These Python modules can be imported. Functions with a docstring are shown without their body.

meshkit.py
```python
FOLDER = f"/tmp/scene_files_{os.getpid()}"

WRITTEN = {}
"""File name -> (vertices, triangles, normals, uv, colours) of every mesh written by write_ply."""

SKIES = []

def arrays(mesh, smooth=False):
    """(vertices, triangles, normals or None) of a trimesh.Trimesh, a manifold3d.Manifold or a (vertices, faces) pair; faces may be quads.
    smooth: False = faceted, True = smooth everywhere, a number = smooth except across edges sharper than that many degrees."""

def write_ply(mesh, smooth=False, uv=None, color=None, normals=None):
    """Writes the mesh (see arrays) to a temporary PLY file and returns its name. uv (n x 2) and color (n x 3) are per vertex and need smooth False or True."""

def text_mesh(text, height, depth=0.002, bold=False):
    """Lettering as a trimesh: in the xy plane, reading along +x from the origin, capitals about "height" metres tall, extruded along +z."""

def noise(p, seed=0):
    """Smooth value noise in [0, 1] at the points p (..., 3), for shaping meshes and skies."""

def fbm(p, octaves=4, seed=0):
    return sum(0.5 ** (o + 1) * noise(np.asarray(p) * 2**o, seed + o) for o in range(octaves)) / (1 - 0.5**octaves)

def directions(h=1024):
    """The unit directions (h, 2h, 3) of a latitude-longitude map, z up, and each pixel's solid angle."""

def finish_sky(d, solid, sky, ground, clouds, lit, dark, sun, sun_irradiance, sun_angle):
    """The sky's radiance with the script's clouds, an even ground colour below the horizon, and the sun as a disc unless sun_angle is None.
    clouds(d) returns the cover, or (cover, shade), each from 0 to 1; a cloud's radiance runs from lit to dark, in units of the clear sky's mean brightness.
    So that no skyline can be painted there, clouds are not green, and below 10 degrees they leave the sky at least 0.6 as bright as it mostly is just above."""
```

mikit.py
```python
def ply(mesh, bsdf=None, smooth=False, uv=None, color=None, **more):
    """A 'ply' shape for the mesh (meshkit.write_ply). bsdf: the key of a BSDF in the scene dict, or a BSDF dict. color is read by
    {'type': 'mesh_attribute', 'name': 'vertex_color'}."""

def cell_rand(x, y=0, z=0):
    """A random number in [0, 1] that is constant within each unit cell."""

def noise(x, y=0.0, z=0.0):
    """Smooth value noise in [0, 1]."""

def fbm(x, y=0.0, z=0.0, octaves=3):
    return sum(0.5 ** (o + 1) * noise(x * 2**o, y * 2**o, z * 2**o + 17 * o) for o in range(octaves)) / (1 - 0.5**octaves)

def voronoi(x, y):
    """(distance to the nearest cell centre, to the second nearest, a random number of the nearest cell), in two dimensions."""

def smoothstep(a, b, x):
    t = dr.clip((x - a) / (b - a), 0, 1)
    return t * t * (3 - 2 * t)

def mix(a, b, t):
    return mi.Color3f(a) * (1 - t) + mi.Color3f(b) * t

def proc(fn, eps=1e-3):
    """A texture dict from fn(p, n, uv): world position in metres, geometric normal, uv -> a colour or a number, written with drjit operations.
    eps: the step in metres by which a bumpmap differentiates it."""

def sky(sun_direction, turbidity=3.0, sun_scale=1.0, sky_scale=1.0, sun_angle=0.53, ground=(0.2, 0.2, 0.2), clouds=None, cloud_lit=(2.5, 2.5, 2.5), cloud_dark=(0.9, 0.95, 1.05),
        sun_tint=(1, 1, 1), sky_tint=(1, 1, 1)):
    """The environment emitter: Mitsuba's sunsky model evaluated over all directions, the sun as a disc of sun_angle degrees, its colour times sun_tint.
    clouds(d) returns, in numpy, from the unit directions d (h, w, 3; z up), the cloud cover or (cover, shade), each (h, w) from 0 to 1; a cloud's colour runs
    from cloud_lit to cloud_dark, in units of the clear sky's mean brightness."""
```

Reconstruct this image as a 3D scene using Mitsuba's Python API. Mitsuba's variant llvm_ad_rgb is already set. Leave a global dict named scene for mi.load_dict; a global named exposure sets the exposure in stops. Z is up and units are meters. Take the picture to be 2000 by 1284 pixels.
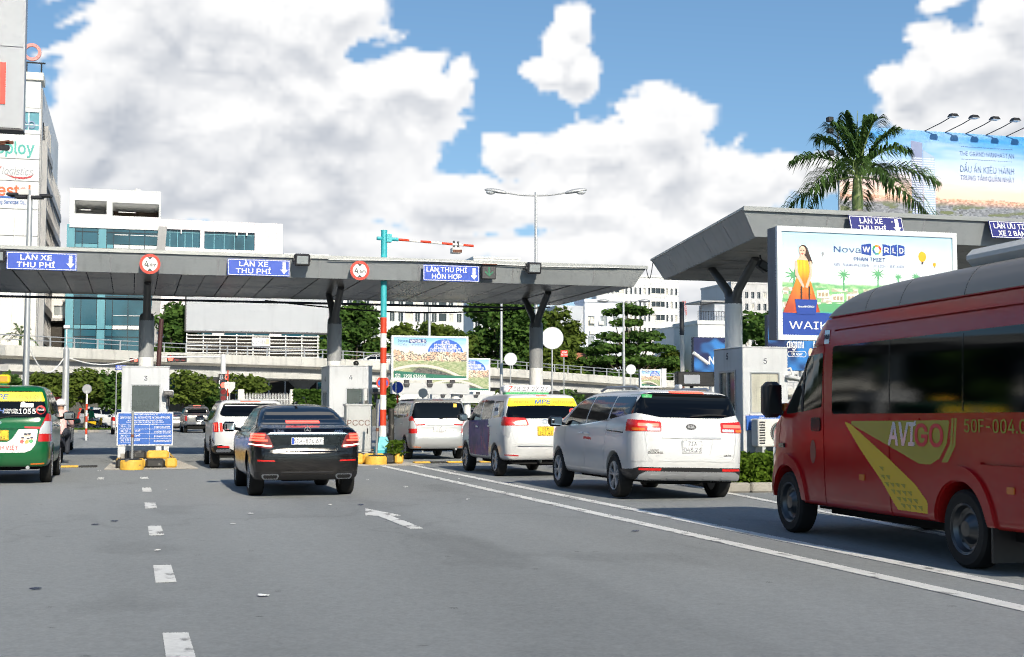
import math, random
import numpy as np, trimesh, manifold3d as m3, mitsuba as mi, drjit as dr, mikit, meshkit
import shapely
from shapely.geometry import Polygon, LineString, box as sbox
from mikit import proc, noise, fbm, voronoi, cell_rand, smoothstep, mix
# ---------------------------------------------------------------- camera, sky, exposure
# x runs across the toll lanes, y along them, z up
T4 = mi.ScalarTransform4f
YAW, PITCH, EYE = math.radians(15.9), math.atan(164 / 2600), 1.38
scene = {'type': 'scene', 'camera': {'type': 'perspective', 'fov': 42.07, 'fov_axis': 'x', 'near_clip': 0.1, 'far_clip': 6000.0,
    'to_world': T4().look_at(origin=[0, 0, EYE], target=[math.sin(YAW) * math.cos(PITCH), math.cos(YAW) * math.cos(PITCH), EYE + math.sin(PITCH)], up=[0, 0, 1])}}
labels, place = {}, {}
exposure = 1.7
SUN_AZ, SUN_EL = math.radians(176.0), math.radians(26)
SUN = [math.sin(SUN_AZ) * math.cos(SUN_EL), math.cos(SUN_AZ) * math.cos(SUN_EL), math.sin(SUN_EL)]
# cumulus masses as (azimuth, elevation, half width, half height) in degrees; the rest of the sky has clouds from noise alone
CUMULUS = [(0.59,16.09, 2.4, 2.6), (3.78,15.26, 4.2, 2.9), (7.23,15.84, 2.6, 2.6), (-0.38,12.54, 2.6, 2.6), (3.39,12.11, 4.4, 3.2), (7.48,12.91, 4.4, 2.8),
    (10.78,14.06, 2.4, 1.9), (12.11,13.44, 1.6, 1.5), (1.12,9.48, 4.6, 2.6), (5.79,9.01, 5.0, 2.6), (8.38,10.58, 3.6, 2.2), (-1.57,10.60, 2.0, 1.7), (8.99,16.32, 1.3, 1.6),
    (-1.73,8.10, 3.0, 2.0), (18.63,16.38, .6, .7), (18.47,15.26, .9, 1.2), (17.69,14.32, 1.0, .5), (18.80,14.31, .9, .8),
    (22.77,11.78, 1.6, 1.3), (20.12,11.07, 2.0, .8), (20.56,10.20, 4.0, 1.8), (17.01,8.71, 4.2, 1.2), (13.79,8.70, 2.6, 1.2), (22.54,9.95, 1.9, 1.8), (15.90,11.10, 1.0, .7), (16.90,11.64, .8, .4),
    (26.02,9.65, 1.8, .8), (23.18,7.99, 4.0, 1.6), (7.54,6.88, 7.0, 1.6), (14.79,7.17, 4.0, .7), (20.32,6.93, 5.5, 1.6), (24.68,5.35, 5.0, 1.6), (13.67,14.31, .8, .7),
    (35.24,13.55, 2.8, 2.0), (36.67,15.22, 1.5, 1.6), (33.01,12.90, .9, .8), (34.61,16.51, .9, .4), (35.80,11.88, 3.0, 1.0), (29.44,10.17, 2.6, .6)]
def billow(p, octaves, seed):
    """Rounded heaps: folded noise summed over octaves."""
    return sum(.55 ** o * (1 - np.abs(2 * meshkit.noise(p * 2.07 ** o + 13.7 * o, seed + o) - 1)) for o in range(octaves)) / sum(.55 ** o for o in range(octaves))
def cloud_density(az, el):
    q = np.stack([np.sin(np.radians(az)) * 28, np.cos(np.radians(az)) * 28, el * 0.62], -1)
    wx, wy = meshkit.fbm(q * .5, 3, 3) - .5, meshkit.fbm(q * .5, 3, 9) - .5
    puff = billow(q * .62 + np.stack([wx, wy, wx], -1) * .8, 6, 21) - .58
    a2, e2 = az + wx * 2.6, el + wy * 2.0
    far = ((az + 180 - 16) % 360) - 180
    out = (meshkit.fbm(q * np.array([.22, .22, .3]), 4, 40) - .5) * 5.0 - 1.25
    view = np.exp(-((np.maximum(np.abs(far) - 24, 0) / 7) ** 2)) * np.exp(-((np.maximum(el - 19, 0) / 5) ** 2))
    field = np.full(az.shape, -1.3)
    for a, e, ra, re in CUMULUS:
        r = np.sqrt(((((a2 - a) + 180) % 360 - 180) / ra) ** 2 + ((e2 - e) / re) ** 2)
        field = np.maximum(field, 1.0 - r) + .22 * np.maximum(0, 1 - r) * np.maximum(0, np.minimum(field, 1.0))
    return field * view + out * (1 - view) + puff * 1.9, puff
def clouds(d):
    el = np.degrees(np.arcsin(np.clip(d[..., 2], -1, 1)))
    az = np.degrees(np.arctan2(d[..., 0], d[..., 1]))
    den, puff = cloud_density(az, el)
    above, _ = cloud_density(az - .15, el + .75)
    s = np.clip((den + .06) / .20, 0, 1)
    cover = s * s * (3 - 2 * s)
    haze = np.clip(1 - el / 9, 0, 1) ** 1.5 * .32
    lump = meshkit.fbm(np.stack([az * .16, el * .26, az * 0], -1), 3, 77)
    body = np.clip((den - .25) / 1.0, 0, 1)
    relief = np.clip((above - den) * 1.0, -.4, .4)
    shade = np.clip(.06 + .36 * body + relief * .85 * np.clip(den * 1.5, 0, 1) + (lump - .5) * 1.05 * body, 0, 1)
    return np.maximum(cover, haze), shade
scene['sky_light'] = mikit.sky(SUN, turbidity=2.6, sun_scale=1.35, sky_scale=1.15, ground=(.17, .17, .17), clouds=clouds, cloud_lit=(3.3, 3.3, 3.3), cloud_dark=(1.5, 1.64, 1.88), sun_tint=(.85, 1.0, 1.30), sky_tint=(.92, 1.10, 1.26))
# ---------------------------------------------------------------- helpers
def rgb(*c):
    return {'type': 'rgb', 'value': list(c)}
def mat(key, color=None, rough=.5, metal=0.0, coat=0.0, spec=.5, two=True, bump=None, emit=None, **more):
    d = {'type': 'principled', 'base_color': rgb(*color) if isinstance(color, tuple) else color, 'roughness': rough, 'metallic': metal, 'specular': spec, **more}
    if coat: d |= {'clearcoat': coat, 'clearcoat_gloss': .97}
    if bump: d = {'type': 'bumpmap', 'tex': bump[0], 'scale': bump[1], 'bsdf': d}
    scene[key] = {'type': 'twosided', 'bsdf': d} if two else d
def numbered(key):
    if key not in scene and key not in place: return key
    n = 1
    while f'{key}_{n:03d}' in scene or f'{key}_{n:03d}' in place: n += 1
    return f'{key}_{n:03d}'
def note(key, label=None, cat=None, group=None, kind=None):
    e = {k: v for k, v in dict(label=label, category=cat, group=group, kind=kind).items() if v}
    if e: labels[key] = e
def thing(name, label, cat, loc=(0, 0, 0), az=None, group=None, kind=None, tilt=0.0):
    """A thing made of parts. az: the compass heading of its own x axis, clockwise from the lane direction (+y)."""
    key = numbered(name)
    m = np.eye(4)
    m[:3, 3] = loc
    if az is not None:
        a = math.radians(az)
        m[:3, 0], m[:3, 1] = (math.sin(a), math.cos(a), 0), (-math.cos(a), math.sin(a), 0)
    if tilt: m = m @ trimesh.transformations.rotation_matrix(math.radians(tilt), [1, 0, 0])
    place[key] = m
    note(key, label, cat, group, kind)
    return key
COUNT = {}
def put(name, shape, parent=None, label=None, cat=None, group=None, kind=None):
    base = f'{parent}__{name}' if parent else name
    n = COUNT.get(base, -1) + 1
    key = base if n == 0 else f'{base}_{n:03d}'
    while key in scene or (not parent and key in place):
        n += 1
        key = f'{base}_{n:03d}'
    COUNT[base] = n
    m = place.get(parent.split('__')[0]) if parent else None
    scene[key] = {**shape, 'to_world': T4(m)} if m is not None else shape
    note(key, label, cat, group, kind)
    return key
def obj(name, mesh, mt, parent=None, smooth=False, label=None, cat=None, group=None, kind=None, **more):
    if isinstance(mesh, (list, tuple)) and not isinstance(mesh[0], np.ndarray): mesh = cat_(mesh)
    return put(name, mikit.ply(mesh, mt, smooth=smooth, **more), parent, label, cat, group, kind)
def cat_(ms):
    return trimesh.util.concatenate([m if isinstance(m, trimesh.Trimesh) else tri(m) for m in ms])
def tri(m):
    g = m.to_mesh()
    return trimesh.Trimesh(np.array(g.vert_properties[:, :3], float), np.array(g.tri_verts), process=False)
def man(m):
    return m3.Manifold(m3.Mesh(vert_properties=np.asarray(m.vertices, np.float32), tri_verts=np.asarray(m.faces, np.uint32)))
def box(x0, x1, y0, y1, z0, z1):
    return trimesh.creation.box(bounds=[[min(x0, x1), min(y0, y1), min(z0, z1)], [max(x0, x1), max(y0, y1), max(z0, z1)]])
def cbox(x0, x1, y0, y1, z0, z1, r=.02):
    """A box with chamfered edges."""
    p = []
    for dx, dy, dz in ((r, r, 0), (r, 0, r), (0, r, r)):
        p += [(x, y, z) for x in (x0 + dx, x1 - dx) for y in (y0 + dy, y1 - dy) for z in (z0 + dz, z1 - dz)]
    return trimesh.convex.convex_hull(np.array(p, float))
def rot(m, deg, axis=(0, 0, 1), about=(0, 0, 0)):
    m = m.copy()
    m.apply_transform(trimesh.transformations.rotation_matrix(math.radians(deg), axis, about))
    return m
def mv(m, x=0, y=0, z=0):
    m = m.copy()
    m.apply_translation([x, y, z])
    return m
def tube(pts, r, n=10, caps=True):
    p = np.asarray(pts, float)
    r = np.broadcast_to(np.asarray(r, float), (len(p),))
    t = np.gradient(p, axis=0)
    t /= np.linalg.norm(t, axis=1, keepdims=True) + 1e-12
    ref = np.array([0, 0, 1.0]) if np.abs(t[:, 2]).mean() < .9 else np.array([1.0, 0, 0])
    a = np.cross(t, ref)
    a /= np.linalg.norm(a, axis=1, keepdims=True) + 1e-12
    b, ang = np.cross(t, a), np.arange(n) * 2 * np.pi / n
    v = (p[:, None] + r[:, None, None] * (np.cos(ang)[None, :, None] * a[:, None] + np.sin(ang)[None, :, None] * b[:, None])).reshape(-1, 3)
    i, j = np.meshgrid(np.arange(len(p) - 1), np.arange(n), indexing='ij')
    q = np.stack([i * n + j, i * n + (j + 1) % n, (i + 1) * n + (j + 1) % n, (i + 1) * n + j], -1).reshape(-1, 4)
    f = np.vstack([q[:, [0, 2, 1]], q[:, [0, 3, 2]]])
    if caps:
        v = np.vstack([v, p[:1], p[-1:]])
        k = np.arange(n)
        o = (len(p) - 1) * n
        f = np.vstack([f, np.stack([k, (k + 1) % n, k * 0 + len(v) - 2], 1), np.stack([o + (k + 1) % n, o + k, k * 0 + len(v) - 1], 1)])
    m = trimesh.Trimesh(v, f, process=False)
    if m.volume < 0: m.invert()
    return m
def cyl(x, y, z0, z1, r, n=24, r2=None):
    return tube([(x, y, z0), (x, y, z1)], [r, r if r2 is None else r2], n)
def revolve(profile, n=32):
    return trimesh.creation.revolve(np.asarray(profile, float), sections=n)
def extrude(poly, t):
    return cat_([trimesh.creation.extrude_polygon(g, t, engine='earcut') for g in (poly.geoms if hasattr(poly, 'geoms') else [poly]) if g.area > 1e-9])
def face(m, o, r=(1, 0, 0), u=(0, 0, 1)):
    """Sets what lies in the xy plane (extruded along z) upright: x along r, y along u, z along r x u. The defaults face the traffic (-y)."""
    r, u = np.asarray(r, float), np.asarray(u, float)
    r, u = r / np.linalg.norm(r), u / np.linalg.norm(u)
    k = np.eye(4)
    k[:3, 0], k[:3, 1], k[:3, 2], k[:3, 3] = r, u, np.cross(r, u), o
    m = m.copy()
    m.apply_transform(k)
    return m
TEXTS = {}
def text(s, h, bold=False, center=True, wide=1.0, slant=0.0, depth=.004, width=None):
    """Lettering in the xy plane, centred on (0, 0) or starting there; width fits it to that many metres."""
    k = (s, bold)
    if k not in TEXTS: TEXTS[k] = meshkit.text_mesh(s, 1.0, 1.0, bold)
    m = TEXTS[k].copy()
    v = m.vertices
    (x0, _, _), (x1, _, _) = m.bounds
    v[:, 0] -= (x0 + x1) / 2 if center else x0
    if width: wide = width / ((x1 - x0) * h)
    v[:, 0] = v[:, 0] * wide + v[:, 1] * slant
    m.vertices = np.stack([v[:, 0] * h, v[:, 1] * h - (h / 2 if center else 0), v[:, 2] * depth], 1)
    return m
def rpoly(pts, r=0.0, n=4):
    p = Polygon(pts)
    if not p.is_valid: p = p.buffer(0)
    return p.buffer(-r, quad_segs=n).buffer(r, quad_segs=n) if r else p
def ellipse(cx, cy, rx, ry, n=28):
    a = np.arange(n) * 2 * np.pi / n
    return Polygon(np.stack([cx + rx * np.cos(a), cy + ry * np.sin(a)], 1))
def ring(r0, r1, t, n=32):
    return extrude(ellipse(0, 0, r1, r1, n).difference(ellipse(0, 0, r0, r0, n)), t)
def leaves(c, size, rng, up=.6, long=1.6, nrm=None):
    """One two-triangle leaf clump, folded along its middle, at each of the points c."""
    n = len(c)
    a = rng.normal(size=(n, 3)) * [1, 1, .45]
    a /= np.linalg.norm(a, axis=1, keepdims=True)
    b = rng.normal(size=(n, 3)) * (1 - up)
    b[:, 2] += up
    if nrm is not None: b += nrm * .8
    b = np.cross(b, a)
    b /= np.linalg.norm(b, axis=1, keepdims=True) + 1e-9
    s = size * rng.uniform(.6, 1.35, (n, 1))
    w = np.cross(a, b) * s * .18
    v = np.stack([c - a * s * long / 2, c + b * s * .5 + w, c + a * s * long / 2, c - b * s * .5 + w], 1).reshape(-1, 3)
    i = np.arange(n)[:, None] * 4
    return v, np.vstack([i + [0, 1, 2], i + [0, 2, 3]])
def rball(rng, n, pw=.45):
    d = rng.normal(size=(n, 3))
    d /= np.linalg.norm(d, axis=1, keepdims=True)
    return d * rng.uniform(0, 1, (n, 1)) ** pw, d
def join(vf):
    v, f, at = [], [], 0
    for a, b in vf:
        v.append(a)
        f.append(b + at)
        at += len(a)
    return np.vstack(v), np.vstack(f)
def bone_body(chains, edge=.03):
    """One continuous figure from chains of (x, y, z, radius) joints."""
    parts = []
    for ch in chains:
        for a, b in zip(ch[:-1], ch[1:]):
            s = [mv(trimesh.creation.icosphere(2, q[3]), *q[:3]) for q in (a, b)]
            parts.append(man(trimesh.convex.convex_hull(np.vstack([s[0].vertices, s[1].vertices]))))
    m = tri(m3.Manifold.batch_boolean(parts, m3.OpType.Add).refine_to_length(edge))
    m.merge_vertices()
    return trimesh.smoothing.filter_taubin(m, iterations=6)
# ---------------------------------------------------------------- materials
def asphalt_color(p, n, uv):
    big = fbm(p.x * .35, p.y * .12, 3.0, 3)
    tracks = fbm(p.x * 1.3, p.y * .05, 8.0, 2)
    grit = noise(p.x * 60, p.y * 60, 1.0) * .6 + noise(p.x * 23, p.y * 23, 5.0) * .4
    stain = smoothstep(.62, .8, fbm(p.x * .9, p.y * .5, 21.0, 4))
    lane = dr.abs((p.x - 2.75) / 5.2 - dr.round((p.x - 2.75) / 5.2)) * 5.2
    oil = smoothstep(.75, .0, lane) * smoothstep(.35, .75, fbm(p.x * .8, p.y * .07, 31.0, 3))
    tyre = smoothstep(.28, .0, dr.abs(lane - .78)) * smoothstep(.3, .7, fbm(p.x * .6, p.y * .05, 41.0, 2))
    crack = smoothstep(.012, .003, dr.abs(fbm(p.x * .22, p.y * .16, 51.0, 5) - .5)) * smoothstep(.45, .6, fbm(p.x * .1, p.y * .1, 61.0, 2))
    vd, _, vr = voronoi(p.x * .9, p.y * .9)
    drip = smoothstep(.05, .02, vd + .02 * noise(p.x * 30, p.y * 30)) * smoothstep(.55, .6, vr)
    base = .182 - .06 * drip - .024 * oil - .012 * tyre - .014 * crack + .04 * (big - .5) + .022 * (tracks - .5) + 0.05 * (grit - .5) - .022 * stain
    return mi.Color3f(base * .95, base * 1.0, base * 1.03)
def worn(color, under, scale=1.0, lo=.25, hi=.42):
    def fn(p, n, uv):
        k = smoothstep(lo, hi, fbm(p.x * 9 * scale, p.y * 5 * scale, p.z * 9 * scale, 4))
        g = .9 + .2 * noise(p.x * 40, p.y * 40, p.z * 40)
        return mix(mi.Color3f(*under), mi.Color3f(*color) * g, k)
    return proc(fn)
def dirty(color, amount=.25, scale=1.0, streak=True):
    """Paint or concrete with uneven tone and rain streaks."""
    def fn(p, n, uv):
        a = fbm(p.x * .9 * scale, p.y * .9 * scale, p.z * .5 * scale, 3)
        s = fbm(p.x * 6 * scale, p.y * 6 * scale, p.z * .35 * scale, 3) if streak else a
        f = noise(p.x * 24 * scale, p.y * 24 * scale, p.z * 24 * scale)
        k = 1 - amount * (smoothstep(.4, .8, a) * .5 + smoothstep(.5, .85, s) * .6 + (f - .5) * .25)
        return mi.Color3f(color[0] * k, color[1] * k * .995, color[2] * k * .98)
    return proc(fn)
def leafy(dark, light, fine=3.0):
    def fn(p, n, uv):
        k = noise(p.x * .7, p.y * .7, p.z * .9) * .55 + cell_rand(p.x * fine, p.y * fine, p.z * fine) * .45
        return mix(mi.Color3f(*dark), mi.Color3f(*light), k)
    return proc(fn)
def leafmat(key, dark, light, fine=3.0, trans=.7):
    scene[key] = {'type': 'principledthin', 'base_color': leafy(dark, light, fine), 'roughness': .45, 'diff_trans': trans, 'spec_trans': 0.0, 'eta': 1.4}
def dust_on(color):
    """Paint with road dust thrown up on its lower parts."""
    def fn(p, n, uv):
        k = smoothstep(.95, .22, p.z) * (.25 + .75 * fbm(p.x * 5, p.y * 5, p.z * 7, 3)) * .34
        return mix(mi.Color3f(*color), mi.Color3f(.24, .22, .19), k)
    return proc(fn)
def paint_coat(key, color, alpha=.035, ior=1.5, dust=True):
    scene[key] = {'type': 'twosided', 'bsdf': {'type': 'roughplastic', 'distribution': 'beckmann', 'alpha': alpha, 'int_ior': ior, 'diffuse_reflectance': dust_on(color) if dust else rgb(*color), 'nonlinear': True}}
mat('asphalt', proc(asphalt_color), .85, spec=.25, two=False, bump=(proc(lambda p, n, uv: noise(p.x * 75, p.y * 75, 2.0) + .6 * noise(p.x * 30, p.y * 30, 2.0)), .0025))
mat('road_paint', worn((.50, .50, .49), (.16, .16, .16), 1.0, .20, .42), .7)
mat('kerb_yellow', worn((.72, .42, .06), (.16, .13, .09), 1.0, .18, .36), .6)
mat('kerb_black', worn((.025, .025, .025), (.2, .19, .17), 1.0, .2, .38), .6)
mat('apron', dirty((.34, .32, .29), .35, 2.0), .85)
mat('concrete', dirty((.62, .60, .56), .30), .8)
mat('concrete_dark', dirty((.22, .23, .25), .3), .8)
mat('white_wall', dirty((.66, .67, .68), .14, .3), .6)
mat('cream_wall', dirty((.74, .71, .65), .15, .3), .6)
mat('blue_grey_wall', dirty((.45, .48, .54), .15), .6)
mat('grey_wall', dirty((.36, .36, .37), .2), .7)
mat('booth_white', dirty((.52, .54, .58), .2, 2.2), .4)
mat('panel_grey', dirty((.32, .345, .37), .22, 1.2), .38, .3)
mat('panel_edge', (.30, .31, .31), .4, .3)
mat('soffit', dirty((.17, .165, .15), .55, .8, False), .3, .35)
mat('column_grey', dirty((.26, .27, .29), .18), .5)
mat('column_white', dirty((.72, .72, .72), .15), .5)
mat('arm_grey', (.10, .105, .11), .45, .3)
mat('steel', dirty((.42, .43, .44), .2), .4, .6)
mat('galv', (.50, .51, .52), .45, .5)
mat('dark_steel', (.045, .045, .05), .45, .4)
mat('black', (.012, .012, .013), .45)
mat('blackgloss', (.008, .008, .009), .12)
mat('white', (.68, .68, .68), .45)
mat('offwhite', (.62, .61, .58), .5)
mat('sign_white', (.74, .74, .74), .5)
mat('sign_blue', (.012, .065, .46), .45)
mat('sign_navy', (.012, .016, .16), .45)
mat('sign_red', (.62, .03, .012), .45)
mat('teal', dirty((.045, .42, .48), .12, 2.0), .45)
mat('band_red', dirty((.62, .05, .015), .15, 2.0), .5)
mat('band_white', dirty((.76, .75, .73), .12, 2.0), .5)
mat('rust', dirty((.17, .07, .045), .4, 2.0), .8)
mat('window_dark', (.018, .022, .026), .06, spec=.9)
mat('window_teal', dirty((.018, .085, .125), .5, .5, False), .08, spec=.9)
mat('window_teal_pale', (.12, .30, .36), .1, spec=.8)
mat('window_grey', dirty((.28, .31, .33), .3, .6, False), .1, spec=.8)
mat('interior_dark', (.035, .03, .026), .7)
scene['clear_glass'] = {'type': 'thindielectric', 'int_ior': 1.5}
mat('curtain', dirty((.62, .60, .54), .35, 1.5), .6)
mat('chrome', (.80, .81, .83), .1, 1.0)
mat('alloy', (.38, .39, .41), .35, .55)
mat('alloy_dark', (.10, .105, .11), .3, .9)
mat('rubber', dirty((.018, .018, .018), .5, 6.0, False), .75, spec=.3)
mat('underbody', (.012, .012, .012), .8, spec=.2)
paint_coat('car_glass', (.003, .004, .006), .004, 1.45, False)
mat('lamp_clear', (.62, .64, .66), .12, .3, spec=.8)
mat('lamp_red', (.50, .012, .010), .1, coat=1.0)
mat('lamp_dark_red', (.16, .006, .006), .1, coat=1.0)
mat('lamp_amber', (.60, .16, .02), .12, coat=1.0)
paint_coat('paint_black', (.004, .005, .010))
paint_coat('paint_white', (.80, .805, .81))
mat('paint_silver', (.50, .51, .52), .3, .65, coat=1.0)
paint_coat('paint_green', (.006, .23, .075))
paint_coat('paint_red', (.64, .008, .010))
mat('paint_grey_roof', (.23, .205, .18), .4, .2, coat=.4)
mat('decal_yellow', (.66, .42, .015), .35)
mat('decal_olive', (.36, .29, .03), .35)
mat('band_yellow', (.85, .62, .02), .4)
mat('print_blue', (.02, .10, .36), .45)
mat('print_orange', (.75, .28, .02), .45)
mat('print_red', (.62, .04, .04), .45)
mat('print_green', (.03, .34, .10), .45)
mat('print_dark', (.03, .04, .07), .5)
mat('print_grey', (.30, .32, .36), .5)
mat('print_skin', (.72, .48, .36), .5)
mat('plate_yellow', (.80, .52, .02), .4)
mat('bark', dirty((.16, .13, .10), .5, 3.0), .9)
mat('palm_trunk', dirty((.30, .29, .24), .4, 3.0), .8)
mat('crownshaft', (.16, .22, .07), .45)
leafmat('leaf', (.025, .065, .018), (.13, .23, .05))
leafmat('leaf_olive', (.04, .075, .016), (.19, .25, .05))
leafmat('leaf_bright', (.035, .085, .015), (.12, .21, .04), 6.0)
leafmat('leaf_palm', (.022, .06, .02), (.10, .17, .045), 4.0, .4)
leafmat('leaf_hedge', (.03, .075, .012), (.16, .25, .03), 18.0)
mat('soil', dirty((.10, .075, .05), .4, 2.0), .95)
mat('cloth_red', (.55, .03, .02), .8)
mat('cloth_green', (.02, .30, .14), .8)
mat('cloth_pink', (.82, .50, .48), .8)
mat('cloth_dark', (.03, .035, .05), .8)
mat('cloth_grey', (.30, .30, .32), .8)
mat('skin', (.42, .25, .17), .6)
mat('tile_red', dirty((.42, .17, .10), .4, 1.5), .8)
mat('tree_far', (.05, .09, .03), .9)
def glow(color):
    return {'emitter': {'type': 'area', 'radiance': rgb(*color)}}
# ---------------------------------------------------------------- ground, road, markings, islands
def sheet(x0, x1, y0, y1, z):
    return trimesh.Trimesh([[x0, y0, z], [x1, y0, z], [x1, y1, z], [x0, y1, z]], [[0, 1, 2], [0, 2, 3]], process=False)
mat('ground_soil', dirty((.16, .16, .13), .3, .05, False), .9)
obj('ground', sheet(-3500, 3500, -1500, 5000, -.02), 'ground_soil', kind='structure')
road = obj('road', sheet(-160, 160, -30, 150, 0), 'asphalt', kind='structure')
def paint(poly, name, label=None, z=.004):
    return obj(name, mv(extrude(rpoly(poly), .002), 0, 0, z), 'road_paint', road, label=label)
for (x, y), w, l in (((0.29,8.08), .165, 1.2), ((0.29,11.90), .165, 1.25), ((0.29,16.22), .165, 1.25), ((0.29,20.59), .165, 1.25), ((0.28,24.82), .165, 1.25), ((0.27,29.27), .165, .8), ((-0.60,29.30), .13, .8)):
    paint([(x - w / 2, y - l / 2), (x + w / 2, y - l / 2), (x + w / 2 - .01, y + l / 2), (x - w / 2, y + l / 2 + .02)], 'lane_dash')
for (xa, ya), (xb, yb), w in ((((6.25,34.32)), (6.06,8.12), .18), (((7.09,34.79)), (6.76,9.05), .18), (((10.42,25.50)), (8.81,13.12), .14)):
    ux, uy = xb - xa, yb - ya
    k = math.hypot(ux, uy)
    ux, uy = ux / k, uy / k
    xb, yb = xb + ux * 8, yb + uy * 8
    nx, ny = uy * w / 2, -ux * w / 2
    paint([(xa + nx, ya + ny), (xb + nx, yb + ny), (xb - nx, yb - ny), (xa - nx, ya - ny)], 'lane_line')
paint([(3.25,19.09), (3.03,17.81), (3.18,17.68), (3.20,15.63), (3.36,15.63), (3.35,17.63), (3.49,17.68), (3.39,18.33)], 'lane_arrow', 'white arrow pointing ahead to the left')
rng = np.random.default_rng(5)
# the low rubber strip of yellow and black blocks across the lanes
for k, x in enumerate(np.arange(-5.4, -1.0, .46)):
    obj('speed_bump_block', cbox(x, x + .44, 35.3, 35.62, .0, .045, .015), ('kerb_yellow', 'kerb_black')[k % 2], road)
for k, x in enumerate(np.arange(7.4, 12.6, .46)):
    obj('speed_bump_block', cbox(x, x + .44, 35.6, 35.92, .0, .045, .015), ('kerb_yellow', 'kerb_black')[k % 2], road)
# scraps of paper and leaves lying on the asphalt
SCRAPS = [(1.57,18.46), (0.61,24.72), (0.27,13.83), (1.22,16.85), (0.97,10.22), (5.74,32.20), (4.67,27.14), (4.86,24.19), (7.25,30.32), (6.57,27.03), (5.12,20.54), (6.84,29.10), (0.31,33.75), (-0.72,32.86), (2.85,19.86)]
for k, (x, y) in enumerate(SCRAPS):
    s = .025 + .025 * rng.random()
    a = rng.uniform(0, 6.28, 7)
    pts = [(math.cos(i * .9) * s * rng.uniform(.6, 1.3), math.sin(i * .9) * s * rng.uniform(.6, 1.2)) for i in range(7)]
    m = extrude(rpoly(pts), .004)
    m.vertices[:, 2] += .012 + .06 * np.abs(m.vertices[:, 0])
    obj('paper_scrap', mv(rot(m, rng.uniform(0, 360)), x, y, 0), 'white', label='small pale scrap of paper lying flat on the grey asphalt', cat='litter', group='paper scraps littering the road')
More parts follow.
